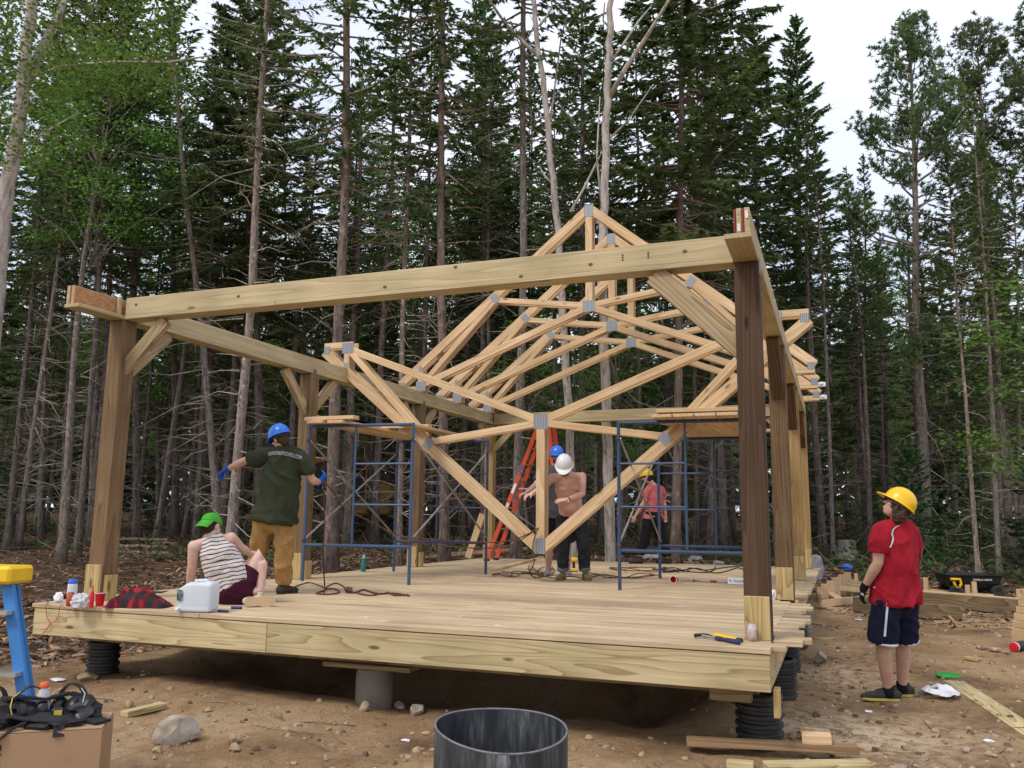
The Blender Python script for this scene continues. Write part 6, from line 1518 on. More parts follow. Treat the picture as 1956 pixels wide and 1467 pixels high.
def stripes():
    m, nt, b = mat_new('striped_jersey'); L = nt.links.new
    tc = N(nt, 'ShaderNodeTexCoord'); n = N(nt, 'ShaderNodeTexNoise', Scale=7, Detail=2); L(tc.outputs['Object'], n.inputs['Vector'])
    dt = N(nt, 'ShaderNodeVectorMath', _operation='DOT_PRODUCT'); dt.inputs[1].default_value = (-.30, .05, .95); L(tc.outputs['Object'], dt.inputs[0])
    a = N(nt, 'ShaderNodeMath', _operation='MULTIPLY_ADD'); a.inputs[1].default_value = .05; L(n.outputs['Fac'], a.inputs[0]); L(dt.outputs['Value'], a.inputs[2])
    mu = N(nt, 'ShaderNodeMath', _operation='MULTIPLY'); mu.inputs[1].default_value = 27; L(a.outputs[0], mu.inputs[0]); f = N(nt, 'ShaderNodeMath', _operation='FRACT'); L(mu.outputs[0], f.inputs[0])
    r = ramp(nt, [(0,(.66,.60,.56)),(.68,(.66,.60,.56)),(.74,(.03,.018,.022)),(.95,(.03,.018,.022)),(1,(.66,.60,.56))], f.outputs[0]); L(r.outputs[0], b.inputs['Base Color']); b.inputs['Roughness'].default_value = .9; return m
M['stripe'] = stripes()

def loft(mb, pts, rad, side, n=18, flat0=False, flat1=False):
    """closed tube with elliptical sections; rad: list of (a,b), a along side"""
    pts = [Vector(p) for p in pts]; rad = [(r, r) if isinstance(r, (int, float)) else r for r in rad]
    P, Rr = list(pts), list(rad)
    def cap(i, j, flat):
        d = (P[i]-P[j]).normalized(); a, b = Rr[i]; h = min(a, b)
        if flat: return [(P[i]+d*.002, (a*.97, b*.97))]
        return [(P[i]+d*h*.45, (a*.86, b*.86)), (P[i]+d*h*.78, (a*.58, b*.58)), (P[i]+d*h*.95, (a*.22, b*.22))]
    c0 = cap(0, 1, flat0); c1 = cap(len(P)-1, len(P)-2, flat1)
    seq = [(p, r) for p, r in reversed(c0)] + list(zip(P, Rr)) + c1
    rings = []; m = len(seq); side = Vector(side)
    for i, (p, (a, b)) in enumerate(seq):
        t = (seq[min(i+1, m-1)][0]-seq[max(i-1, 0)][0]).normalized()
        s = side - t*side.dot(t)
        s = s.normalized() if s.length > 1e-3 else t.orthogonal().normalized()
        q = t.cross(s); rings += [p + s*(a*math.cos(2*math.pi*k/n)) + q*(b*math.sin(2*math.pi*k/n)) for k in range(n)]
    fs = [(i*n+k, i*n+(k+1)%n, (i+1)*n+(k+1)%n, (i+1)*n+k) for i in range(m-1) for k in range(n)] + [tuple(range(n-1,-1,-1)), tuple((m-1)*n+k for k in range(n))]
    mb.add(rings, fs); return mb
def remesh(mb, name, mat, parent, vox=.008, it=5, fold=0, fs=(9,9,5), seed=0, cut=None, fac=.5):
    me = mb.mesh(name); o = bpy.data.objects.new(name, me); COL.objects.link(o)
    r = o.modifiers.new('r', 'REMESH'); r.mode = 'VOXEL'; r.voxel_size = vox
    s = o.modifiers.new('s', 'SMOOTH'); s.factor = fac; s.iterations = it
    dg = bpy.context.evaluated_depsgraph_get(); m2 = bpy.data.meshes.new_from_object(o.evaluated_get(dg))
    COL.objects.unlink(o); bpy.data.objects.remove(o); bpy.data.meshes.remove(me)
    if fold:
        nv = len(m2.vertices); co = np.empty(nv*3, np.float32); m2.vertices.foreach_get('co', co); co = co.reshape(-1,3); nr = np.empty(nv*3, np.float32); m2.vertex_normals.foreach_get('vector', nr); nr = nr.reshape(-1,3)
        dsp = np.empty(nv)
        for i in range(nv):
            x, y, z = co[i]; w = mnoise.noise((x*3+seed, y*3, z*3))*.6
            h = x*.8+y*.6; f1 = 1-3.2*abs(mnoise.noise((h*fs[0]*.55+z*1.6+w+seed*7, (y-x)*fs[1]*.35+w, z*fs[2]*.8-h*1.4+w*2)))**.8; f2 = mnoise.noise((x*fs[0]*1.6+seed, y*fs[1]*1.6+seed, z*fs[2]*1.6))
            dsp[i] = fold*(f1*.7+f2*.6+.38)
        co += nr*dsp[:,None]; m2.vertices.foreach_set('co', co.reshape(-1)); m2.update()
    if cut:
        bm = bmesh.new(); bm.from_mesh(m2)
        for c, nn in cut: bmesh.ops.bisect_plane(bm, geom=bm.verts[:]+bm.edges[:]+bm.faces[:], plane_co=c, plane_no=nn, clear_outer=True)
        bm.to_mesh(m2); bm.free()
    m2.name = name; m2.materials.clear(); m2.materials.append(mat); smooth_mesh(m2)
    o = bpy.data.objects.new(name, m2); COL.objects.link(o); o.parent = parent; return o
def hand(mb, wrist, d, palm, side, curl=.5, s=1.0, spread=.0):
    """d: direction of fingers, palm: palm normal, side: +1 thumb toward d x palm"""
    d = Vector(d).normalized(); palm = Vector(palm); palm = (palm-d*palm.dot(d)).normalized(); x = d.cross(palm)*side
    loft(mb, [wrist-d*.01, wrist+d*.035*s, wrist+d*.085*s], [(.024*s,.020*s),(.036*s,.017*s),(.040*s,.015*s)], x, 12)
    for i, L in enumerate((.070,.080,.075,.060)):
        b = wrist+d*.088*s+x*(.030-.020*i)*s; r = (.0095,.0098,.0095,.0085)[i]*s; c = curl*(1+.15*i); pts = [b]; dd = d.copy(); ln = L*s
        for k, f in enumerate((.45,.32,.23)):
            ang = c*(.55 if k == 0 else .9); dd = (dd*math.cos(ang)+palm*math.sin(ang)).normalized()
            pts.append(pts[-1]+(dd+x*spread*(1.5-i)*.1)*ln*f)
        loft(mb, pts, [r,r*.98,r*.9,r*.78], x, 8)
    b = wrist+d*.03*s+x*.032*s; t1 = (d*.62+x*.62+palm*.35).normalized(); p1 = b+t1*.038*s; p2 = p1+(d*.8+x*.1+palm*.55).normalized()*.030*s
    loft(mb, [b-t1*.01, b, p1, p2], [.012*s,.0125*s,.0105*s,.0085*s], palm, 8)
def head_parts(mb, C, f, u, s=1.0, beard=False):
    """C head centre, f face direction, u up"""
    f = Vector(f).normalized(); u = Vector(u); u = (u-f*u.dot(f)).normalized(); r = f.cross(u)
    mm = Matrix((r, f, u)).transposed(); P = lambda x, y, z: C+(r*x+f*y+u*z)*s
    mb.ball(P(0,-.012,.022), (.074*s,.094*s,.094*s), 18, mm); mb.ball(P(0,.018,-.035), (.060*s,.070*s,.080*s), 16, mm)
    mb.ball(P(0,.045,-.088), (.034*s,.032*s,.026*s), 12, mm)
    loft(mb, [P(0,.078,.018), P(0,.098,-.012), P(0,.108,-.026)], [(.010*s,.012*s),(.013*s,.014*s),(.017*s,.011*s)], r, 10)
    mb.ball(P(0,.078,.032), (.055*s,.014*s,.010*s), 12, mm)
    for q in (-1, 1):
        mb.ball(P(q*.075,-.005,-.008), (.011*s,.022*s,.034*s), 12, mm); mb.ball(P(q*.040,.058,-.022), (.024*s,.024*s,.022*s), 12, mm)
    mb.ball(P(0,.086,-.057), (.026*s,.012*s,.007*s), 12, mm); mb.ball(P(0,.084,-.068), (.023*s,.012*s,.008*s), 12, mm)
    return r, f, u, mm, P
def hardhat(parent, C, f, u, mat, s=1.0, brim=.055):
    f = Vector(f).normalized(); u = Vector(u); u = (u-f*u.dot(f)).normalized(); r = f.cross(u); mm = Matrix((r, f, u)).transposed()
    n, m = 40, 12; vs = []
    for j in range(m+1):
        el = (j/m)*math.pi/2
        for k in range(n):
            a = 2*math.pi*k/n; rx, ry, rz = .106, .128, .130
            x, y, z = rx*math.cos(a)*math.cos(el), ry*math.sin(a)*math.cos(el), rz*math.sin(el)**.92
            rid = max(0, 1-abs(x)/.016)*.006*(1 if z > .03 else 0); z += rid
            if abs(abs(x)-.045) < .008 and z > .05: z += .0025
            vs.append(Vector((x, y, z)))
    fs = [(j*n+k, j*n+(k+1)%n, (j+1)*n+(k+1)%n, (j+1)*n+k) for j in range(m) for k in range(n)]
    base = len(vs)
    for k in range(n):
        a = 2*math.pi*k/n; e = .011+brim*max(0, math.sin(a))**1.6
        vs.append(Vector(((.106+min(e,.013))*math.cos(a), (.128+e)*math.sin(a) if math.sin(a) > 0 else (.128+.012)*math.sin(a), -.008-.012*max(0, math.sin(a)))))
    for k in range(n): q = vs[base+k].copy(); q.z -= .006; vs.append(q)
    for k in range(n): a = 2*math.pi*k/n; vs.append(Vector((.102*math.cos(a), .124*math.sin(a), -.010)))
    fs += [(base+k, base+(k+1)%n, (k+1)%n, k) for k in range(n)] + [(base+n+k, base+n+(k+1)%n, base+(k+1)%n, base+k) for k in range(n)] + [(base+2*n+k, base+2*n+(k+1)%n, base+n+(k+1)%n, base+n+k) for k in range(n)]
    mb = MB(); mb.add([C+u*.036*s+(mm @ (v*s)) for v in vs], fs)
    o = mb.build('hard_hat', mat, parent, shade=45)
    rim = MB().tube([C+u*(.036-.004)*s+(mm @ (Vector((.109*math.cos(a), .131*math.sin(a), -.008))*s)) for a in np.linspace(0, 2*math.pi, 41)], .004*s, 6, caps=False); rr = rim.build('hat_rim', mat, o, shade=True)
    st = MB()
    for k in range(24):
        a0, a1 = 2*math.pi*k/24, 2*math.pi*(k+1)/24; st.bar(C+u*.014*s+mm @ (Vector((.098*math.cos(a0), .118*math.sin(a0), -.004))*s), C+u*.014*s+mm @ (Vector((.098*math.cos(a1), .118*math.sin(a1), -.004))*s), .003, .022, up=u)
    st.build('hat_band', M['black'], o)
    return o
def shoe(parent, heel, toe, mat, sole, h=.085, w=.048, name='shoe', tip=0.0):
    heel, toe = Vector(heel), Vector(toe); d = toe-heel; L = d.length; x = d.normalized(); z = Vector((0,0,1)) if abs(x.z) < .6 else Vector((0,0,1)); z = (z-x*z.dot(x)).normalized(); y = z.cross(x)
    P = lambda a, b, c: heel+x*a*L+y*b+z*c
    mb = MB()
    loft(mb, [P(0,0,.05), P(.12,0,.055), P(.35,0,.055), P(.62,0,.045), P(.85,0,.036), P(1,0,.032)], [(w*.62,.04),(w*.78,.045),(w*.80,.047),(w*.98,.036),(w*.92,.027),(w*.55,.02)], y, 16)
    loft(mb, [P(.16,0,.05), P(.2,0,h+.02)], [(w*.75,.045),(w*.78,.05)], y, 14, flat1=True)
    o = remesh(mb, name, M[mat], parent, .007, 4)
    m2 = MB(); n = 20; prof = [(0,.62),(.06,.75),(.2,.80),(.4,.78),(.62,1.02),(.82,1.0),(.94,.75),(1.04,.3)]
    up_, dn = [], []
    for a, b in prof: up_.append(P(a-.02, b*w*1.06, .022)); dn.append(P(a-.02, b*w*1.06, .0))
    for a, b in reversed(prof): up_.append(P(a-.02, -b*w*1.06, .022)); dn.append(P(a-.02, -b*w*1.06, .0))
    k = len(up_); m2.add(dn+up_, [tuple(range(k-1,-1,-1)), tuple(range(k, 2*k))]+[(i, (i+1)%k, k+(i+1)%k, k+i) for i in range(k)])
    m2.build('sole', M[sole], o, bevel=.003)
    lc = MB()
    for q in (.32,.42,.52,.60): lc.tube([P(q,-w*.5,.075-.055*(q-.3)), P(q+.03,0,.098-.06*(q-.3)*1.3), P(q,w*.5,.075-.055*(q-.3))], .0035, 5)
    lc.build('laces', M['laces_'+mat] if 'laces_'+mat in M else M['black'], o)
    return o
def person(label, d0, base, J, group=None):
    b = Vector(base); t = thing('person', label, 'person', b)
    W = {k: at_depth(v[0], v[1], d0+(v[2] if len(v) > 2 else 0))-b for k, v in J.items()}
    return t, W
def limb(mb, a, b, c, r, side=(1,0,0)):
    loft(mb, [a, a.lerp(b,.5), b, b.lerp(c,.28), b.lerp(c,.6), c], r, side, 14)
def body(mb, J, k=1.0, arms=True, legs=True, belly=0, chest=1.0):
    """a continuous anatomical body from joints"""
    sh = (J['rs']-J['ls']).normalized(); hp = (J['rh']-J['lh']).normalized()
    pel = (J['lh']+J['rh'])/2; nk = J['nk']; mid = (J['ls']+J['rs'])/2
    wst = pel.lerp(mid,.36); cst = pel.lerp(mid,.72)
    sw = (J['rs']-J['ls']).length/2
    loft(mb, [pel-(wst-pel).normalized()*.06, pel, wst, pel.lerp(mid,.55), cst, mid-(mid-pel).normalized()*.02], [(.135*k,.10*k),(.160*k,.118*k),(.142*k+belly*.5,.108*k+belly),(.155*k,.115*k+belly*.6),(max(.15,sw*.86)*k*chest,.122*k),(max(.13,sw*.72)*k,.095*k)], sh, 22)
    loft(mb, [mid-(nk-mid)*.1, mid.lerp(nk,.55), nk], [(sw*.62,.075),(.075,.066),(.058,.058)], sh, 16)
    for s in ('l','r'):
        S, E, Wr = J[s+'s'], J[s+'e'], J[s+'w']
        mb.ball(S.lerp(mid,.10)-Vector((0,0,.012)), .058*k, 14); loft(mb, [nk.lerp(mid,.25), nk.lerp(S,.5)+Vector((0,0,-.012)), S.lerp(mid,.12)], [.046,.046*k,.052*k], sh, 14)
        if arms: limb(mb, S, E, Wr, [.056*k,.050*k,.043*k,.046*k,.038*k,.029*k])
        H, K, A = J[s+'h'], J[s+'k'], J[s+'a']
        if legs: limb(mb, H, K, A, [.092*k,.078*k,.058*k,.062*k,.052*k,.038*k])
        mb.ball(H, .095*k, 14)
def neck_to_head(mb, J, C): loft(mb, [J['nk']-(C-J['nk'])*.2, J['nk'].lerp(C,.35), J['nk'].lerp(C,.75)], [.062,.057,.056], (1,0,0), 14)
def tee(J, mat, parent, sl=.72, grow=.022, hem=.10, fold=.008, seed=0, belly=0, side_extra=.0, loose=1.0, sleeveless=False):
    mb = MB(); sh = (J['rs']-J['ls']).normalized(); pel = (J['lh']+J['rh'])/2; mid = (J['ls']+J['rs'])/2; sw = (J['rs']-J['ls']).length/2; ax = (mid-pel).normalized()
    loft(mb, [pel-ax*hem, pel, pel.lerp(mid,.36), pel.lerp(mid,.55), pel.lerp(mid,.74), mid+ax*.005], [((.186+grow)*loose,(.142+grow)*loose),((.180+grow)*loose,(.135+grow)*loose),((.155+grow)*loose+belly*.5,(.115+grow)*loose+belly),((.158+grow)*loose,(.120+grow)*loose),(max(.158,sw*.90)+grow,.125+grow),(max(.14,sw*.76)+grow,.098+grow*.7)], sh, 26, flat0=True)
    loft(mb, [mid-ax*.04, mid.lerp(J['nk'],.5)], [(sw*.80,.085),(.088,.080)], sh, 18, flat1=True)
    for s in ('l','r'):
        if sleeveless: continue
        S, E = J[s+'s'], J[s+'e']; mb.ball(S.lerp(mid,.12)-Vector((0,0,.012)), .068+grow*.5, 14); dv = (E-S); loft(mb, [J['nk'].lerp(mid,.5), J['nk'].lerp(S,.55)+Vector((0,0,-.016)), S.lerp(mid,.10)-Vector((0,0,.006))], [.070,.066+grow*.5,.066+grow*.5], sh, 14)
        loft(mb, [S.lerp(mid,.15), S+dv*.25, S+dv*sl], [.066+grow*.5,.062+grow*.7,.058+grow*.8], (1,0,0), 16, flat1=True)
    return remesh(mb, 'shirt', M[mat], parent, .009, 4, fold*1.35, (7,7,4), seed)
def trousers(J, mat, parent, end=1.0, grow=.018, fold=.008, seed=0, name='trousers', top=.08, flare=0.0, crotch=True):
    mb = MB(); hp = (J['rh']-J['lh']).normalized(); pel = (J['lh']+J['rh'])/2; mid = (J['ls']+J['rs'])/2; ax = (mid-pel).normalized()
    loft(mb, [pel-ax*.07, pel, pel+ax*top], [(.155+grow*.6,.115+grow),(.165+grow,.122+grow),(.155+grow*.7,.112+grow)], hp, 22, flat1=True)
    for s in ('l','r'):
        H, K, A = J[s+'h'], J[s+'k'], J[s+'a']; mb.ball(H, .098+grow*.5, 14)
        if end <= .55:
            u = end/.5; loft(mb, [H, H.lerp(K,u*.5), H.lerp(K,u)], [.094+grow,.088+grow+flare*.5,.078+grow+flare], hp, 16, flat1=True)
        else:
            u = (end-.5)/.5; loft(mb, [H, H.lerp(K,.5), K, K.lerp(A,.35*u), K.lerp(A,.7*u), K.lerp(A,u)], [.094+grow,.083+grow,.064+grow,.062+grow,.055+grow+.004,.050+grow+.006], hp, 16, flat1=True)
    return remesh(mb, name, M[mat], parent, .009, 4, fold*1.3, (8,8,6), seed)
def hair_cap(parent, P, mm, mat, s=1.0, long=0.0, curly=0, seed=1, back=1.0):
    mb = MB(); mb.ball(P(0,-.020,.022), (.080*s,.096*s,.098*s), 18, mm)
    mb.ball(P(0,-.050,-.035), (.068*s,.052*s,.060*s), 14, mm)
    if long:
        for q in (-.055, 0, .055): loft(mb, [P(q,-.05,.0), P(q*1.15,-.065,-.07), P(q*1.1,-.065,-.07-long)], [.04*s,.042*s,.03*s], (1,0,0), 12)
        for q in (-1,1): loft(mb, [P(q*.066,-.005,.02), P(q*.074,-.015,-.05), P(q*.072,-.03,-.09)], [.024*s,.026*s,.02*s], (1,0,0), 10)
    c = P(0,.052,.03); nn = (P(0,.12,.03)-P(0,0,.03)).normalized()
    return remesh(mb, 'hair', M[mat], parent, .006, 3, .004+.008*curly, (38,38,38) if curly else (30,30,10), seed, cut=[(c, nn)])
def eyes(parent, P, mm, s=1.0):
    for q in (-1,1):
        o = MB().ball(P(q*.031,.083,.006), (.012*s,.007*s,.007*s), 10, mm).build('eye', M['eye'], parent, shade=True)

# --- standing man in the olive shirt, back to the camera
fl = on_deck(541,1134); d1 = project(fl)[2]
p1, J = person('man in an olive T-shirt and tan work trousers wearing a blue hard hat', d1, (fl.x, fl.y, DECK), dict(hd=(535,839), nk=(538,856), ls=(512,868,.02), rs=(574,872,.02), le=(466,881,.10), re=(597,918,.06), lw=(435,896,.22), rw=(609,921,.26), lh=(508,985), rh=(541,985), lk=(493,1050,.04), rk=(543,1047,-.03), la=(474,1113,.10), ra=(541,1115,.0)))
mb = MB(); body(mb, J); neck_to_head(mb, J, J['hd'])
f1 = (_fw*.55 - _r2*.75); f1.z = -.38; r_, f_, u_, mm1, P1 = head_parts(mb, J['hd'], f1, (-.12*_r2.x,-.12*_r2.y,1))
remesh(mb, 'body', M['skin'], p1, .008, 4)
s1_ = tee(J, 'olive', p1, .66, .027, .05, .019, 1, loose=1.13)
trousers(J, 'duck', p1, .99, .022, .016, 2, top=.05)
hair_cap(p1, P1, mm1, 'hair_b'); hardhat(p1, J['hd'], f_, u_, M['hat_blue'], 1.04, .04)
for s, dv, pm in (('l', -_r2*.6-_u2*.35+_fw*.3, -_u2), ('r', _fw*.5+_r2*.5+_u2*.55, -_r2)):
    mb = MB(); hand(mb, J[s+'w'], dv, pm, 1 if s == 'l' else -1, .95, 1.08); loft(mb, [J[s+'w']-Vector(dv).normalized()*.045, J[s+'w']+Vector(dv).normalized()*.02], [.037,.034], (1,0,0), 14, flat0=True)
    remesh(mb, 'glove', M['glove_b'], p1, .006, 3)
    loft(MB(), [J[s+'w'], J[s+'w']+Vector((0,0,.01))], [.03,.03], (1,0,0))
g0 = J['ra']; M['boot'] = cloth('brown_boot', (.055,.045,.038)); M['boot_sole'] = paint('boot_sole', (.03,.025,.022), .9)
z0 = Vector((0,0,1))
def gnd(v): q = Vector(v); return Vector((q.x, q.y, .002))
shoe(p1, gnd(J['ra'])-_r2*.03-_fw*.05, gnd(J['ra'])+Vector((_r2.x,_r2.y,0))*.11+Vector((_fw.x,_fw.y,0))*.16, 'boot', 'boot_sole', .12, .055, 'boot')
shoe(p1, gnd(J['la'])-Vector((_fw.x,_fw.y,0))*.05, gnd(J['la'])+Vector((_fw.x,_fw.y,0))*.22-Vector((_r2.x,_r2.y,0))*.06, 'boot', 'boot_sole', .12, .055, 'boot')
def surf_text(parent, srf, body_, path, hpx, mat, name='lettering'):
    cu = bpy.data.curves.new(name, 'FONT'); cu.body = body_; cu.size = 1; cu.align_x = 'LEFT'; o = bpy.data.objects.new(name, cu); COL.objects.link(o)
    dg = bpy.context.evaluated_depsgraph_get(); me = bpy.data.meshes.new_from_object(o.evaluated_get(dg)); COL.objects.unlink(o); bpy.data.objects.remove(o)
    xs = [v.co.x for v in me.vertices]; x0, x1 = min(xs), max(xs)
    bv = BVHTree.FromPolygons([v.co for v in srf.data.vertices], [tuple(p.vertices) for p in srf.data.polygons]); org = CAM-Vector(parent.location)
    for v in me.vertices:
        u = (v.co.x-x0)/(x1-x0); k = u*(len(path)-1); i = min(int(k), len(path)-2); w = k-i
        px = path[i][0]*(1-w)+path[i+1][0]*w; py = path[i][1]*(1-w)+path[i+1][1]*w - v.co.y*hpx
        dr = ray(px, py).normalized(); hit = bv.ray_cast(org, dr)
        v.co = (hit[0] if hit[0] is not None else org+dr*project(parent.location)[2]) - dr*.006
    me.materials.clear(); me.materials.append(mat); q = bpy.data.objects.new(name, me); COL.objects.link(q); q.parent = srf; return q
surf_text(p1, s1_, 'VERMONTRAILWOSCHOOL.COM', [(512,871),(527,868.5),(540,869),(556,872),(576,878)], 10.5, M['whitetrim'])
mt = MB(); 
q_ = [c for c in p1.children if c.name.startswith('trousers')][0]
bv = BVHTree.FromPolygons([v.co for v in q_.data.vertices], [tuple(p.vertices) for p in q_.data.polygons])
def patch(srf, parent, px, py, wpx, hpx, mat, name, nx=4, ny=4):
    bv = BVHTree.FromPolygons([v.co for v in srf.data.vertices], [tuple(p.vertices) for p in srf.data.polygons]); org = CAM-Vector(parent.location); vs = []
    for j in range(ny+1):
        for i in range(nx+1):
            dr = ray(px+(i/nx-.5)*wpx, py+(j/ny-.5)*hpx).normalized(); hit = bv.ray_cast(org, dr)
            if hit[0] is None: return None
            vs.append(hit[0]-dr*.005)
    return MB().add(vs, [(j*(nx+1)+i, j*(nx+1)+i+1, (j+1)*(nx+1)+i+1, (j+1)*(nx+1)+i) for j in range(ny) for i in range(nx)]).build(name, mat, srf)
M['patch'] = paint('trouser_patch', (.30,.22,.2), .8, wear=(.12,.12,.2), wscale=120)
patch(q_, p1, 542, 967, 6, 8, M['patch'], 'sewn_patch')

# --- seated person in the striped top
d2 = project(on_deck(455,1155))[2]; b2 = on_deck(448,1150)
p2, J = person('person in a striped tank top and green cap sitting on the deck', d2, (b2.x, b2.y, DECK), dict(hd=(404,1004,.05), nk=(404,1026,.02), ls=(370,1043,-.03), rs=(441,1027,.10), le=(367,1084,-.02), re=(461,1047,.26), lw=(361,1120,.05), rw=(478,1058,.45), lh=(430,1128,.06), rh=(462,1118,.12), lk=(500,1106,.50), rk=(500,1057,.26), la=(488,1130,.10), ra=(497,1128,.12)))
mb = MB(); body(mb, J, .97); neck_to_head(mb, J, J['hd'])
f2 = (_fw*.8+_r2*.35); f2.z = -.30; r_, f_, u_, mm2, P2 = head_parts(mb, J['hd'], f2, (0,0,1))
hand(mb, J['lw'], Vector((-.05,.1,-1)), _fw, 1, .35); hand(mb, J['rw'], _fw, -_u2, -1, .5)
remesh(mb, 'body', M['skin_pale'], p2, .008, 4)
mbt = MB(); sh = (J['rs']-J['ls']).normalized(); pel = (J['lh']+J['rh'])/2; mid = (J['ls']+J['rs'])/2; ax = (mid-pel).normalized()
loft(mbt, [pel+ax*.015, pel.lerp(mid,.2), pel.lerp(mid,.45), pel.lerp(mid,.65), pel.lerp(mid,.84), mid-ax*.005], [(.175,.145),(.182,.150),(.178,.145),(.176,.142),(.150,.132),(.118,.098)], sh, 26, flat0=True)
loft(mbt, [mid-ax*.05, mid.lerp(J['nk'],.45)], [(.13,.082),(.092,.074)], sh, 18, flat1=True)
remesh(mbt, 'tank_top', M['stripe'], p2, .009, 4, .010, (10,10,8), 3)
mbs = MB(); loft(mbs, [pel-ax*.06, pel, pel+ax*.09], [(.18,.15),(.19,.155),(.172,.14)], sh, 22, flat1=True)
for s, u in (('l',.52), ('r',.50)):
    H, K = J[s+'h'], J[s+'k']; mbs.ball(H, .115, 14); loft(mbs, [H, H.lerp(K,u*.5), H.lerp(K,u)], [.118,.112,.108], sh, 16, flat1=True)
remesh(mbs, 'shorts', M['maroon'], p2, .009, 4, .010, (8,8,8), 4)
hair_cap(p2, P2, mm2, 'hair_d', .97)
# cap worn backwards: dome, button, brim over the nape, badge
dome = MB(); n = 32; vs = []; m = 10
for j in range(m+1):
    el = j/m*math.pi/2
    for k in range(n): a = 2*math.pi*k/n; vs.append(P2(.088*math.cos(a)*math.cos(el), -.012+.106*math.sin(a)*math.cos(el), .022+.095*math.sin(el)**.9))
cp = dome.add(vs, [(j*n+k, j*n+(k+1)%n, (j+1)*n+(k+1)%n, (j+1)*n+k) for j in range(m) for k in range(n)]).build('cap', M['cap_green'], p2, shade=True)
bv_ = []; 
for k in range(15):
    x = -.075+.15*k/14; e = math.sqrt(max(0, 1-(x/.08)**2)); bv_ += [P2(x, -.012-.100*math.sqrt(max(0,1-(x/.09)**2)), .024), P2(x*1.02, -.10-.058*e, -.050), P2(x*1.02, -.10-.058*e, -.056), P2(x, -.012-.096*math.sqrt(max(0,1-(x/.09)**2)), .018)]
MB().add(bv_, [(k*4+a, k*4+(a+1)%4, k*4+4+(a+1)%4, k*4+4+a) for k in range(14) for a in range(4)]).build('brim', M['cap_green'], cp, shade=50)
MB().ball(P2(0,-.012,.118), .008, 8).build('button', M['cap_green'], cp)
patch(cp, p2, 392, 994, 9, 7, M['yel_wire'], 'badge'); patch(cp, p2, 392, 994, 5, 3, M['black'], 'badge_emblem')
M['canvas_shoe'] = cloth('cream_canvas', (.5,.42,.33)); M['cream_sole'] = paint('cream_sole', (.58,.42,.24), .8, wear=(.5,.36,.2))
# foot lying on its side, sole towards the camera
def side_shoe(parent, a, b, mat, sole):
    a, b = Vector(a), Vector(b); x = (b-a).normalized(); L = (b-a).length; toc = (CAM-Vector(parent.location)-a); toc = (toc-x*toc.dot(x)); toc.z *= .3; toc.normalize(); y = toc.cross(x)
    P = lambda t, s, h: a+x*t*L+y*s-toc*h
    mb = MB(); loft(mb, [P(.05,0,.05), P(.3,0,.05), P(.65,0,.042), P(.95,0,.034)], [(.036,.036),(.038,.038),(.047,.033),(.034,.025)], y, 16); o = remesh(mb, 'shoe', M[mat], parent, .007, 4)
    pr = [(0,.55),(.06,.78),(.22,.84),(.42,.66),(.62,1.0),(.82,1.06),(.95,.8),(1.03,.3)]; w = .046; lo = [P(t,s*w,.0) for t, s in pr]+[P(t,-s*w,.0) for t, s in reversed(pr)]; hi = [P(t,s*w,.022) for t, s in pr]+[P(t,-s*w,.022) for t, s in reversed(pr)]; k = len(lo)
    MB().add(lo+hi, [tuple(range(k)), tuple(range(2*k-1,k-1,-1))]+[(i,(i+1)%k,k+(i+1)%k,k+i) for i in range(k)]).build('sole', M[sole], o, bevel=.004)
bb = Vector(p2.location)
A = on_deck(470,1149,.055)-bb; B = on_deck(524,1148,.05)-bb; side_shoe(p2, A, B, 'canvas_shoe', 'cream_sole')
shoe(p2, gnd(J['ra'])-Vector((_fw.x,_fw.y,0))*.05, gnd(J['ra'])+Vector((_fw.x,_fw.y,0))*.2+Vector((_r2.x,_r2.y,0))*.05, 'canvas_shoe', 'cream_sole', .08, .045)

# --- shirtless man with the white hard hat
b3 = on_deck(1096,1108); d3 = project(b3)[2]
p3, J = person('shirtless man in rolled dark jeans and a white hard hat bending forward', d3, (b3.x, b3.y, DECK), dict(hd=(1078,891,-.38), nk=(1082,905,-.24), ls=(1112,910,-.17), rs=(1055,912,-.17), le=(1112,944,-.25), re=(1032,936,-.26), lw=(1082,955,-.42), rw=(1016,943,-.42), lh=(1106,990,.06), rh=(1078,990,.06), lk=(1115,1043,-.02), rk=(1076,1043,-.02), la=(1117,1092,.03), ra=(1075,1092,.03)))
mb = MB(); body(mb, J, 1.06, belly=.030, chest=1.02); neck_to_head(mb, J, J['hd'])
fdir = Vector((-_fw.x, -_fw.y, 0)).normalized(); fdir = (fdir*.80 - _r2*.12); fdir.z = -.62
r_, f_, u_, mm3, P3 = head_parts(mb, J['hd'], fdir, (0,0,1))
cst = ((J['ls']+J['rs'])/2).lerp((J['lh']+J['rh'])/2, .26); nrm = Vector((-_fw.x,-_fw.y,-.15)).normalized()
for q in (-.085,.085): mb.ball(cst+_r2*q+nrm*.074, (.082,.05,.055), 14)
hand(mb, J['lw'], -_r2*.9-_fw*.2, -_u2*.6+_fw*.3, -1, .55); hand(mb, J['rw'], -_r2*.75-_fw*.5-_u2*.2, -_u2, 1, .8)
pl3 = (J['lh']+J['rh'])/2; ax3 = (((J['ls']+J['rs'])/2)-pl3); mb.ball(pl3+ax3*.33+nrm*.085, (.135,.085,.12), 16)
bo3 = remesh(mb, 'body', M['skin_red'], p3, .007, 3)
M['areola'] = paint('areola', (.33,.13,.10), .6)
for q in (-.095,.095): patch(bo3, p3, 1080+(q*900/11.2*.9), 926, 2.2, 1.8, M['areola'], 'nipple', 1, 1)
patch(bo3, p3, 1083, 966, 1.8, 1.4, M['areola'], 'navel', 1, 1)
trousers(J, 'denim', p3, .93, .020, .009, 6, top=.10)
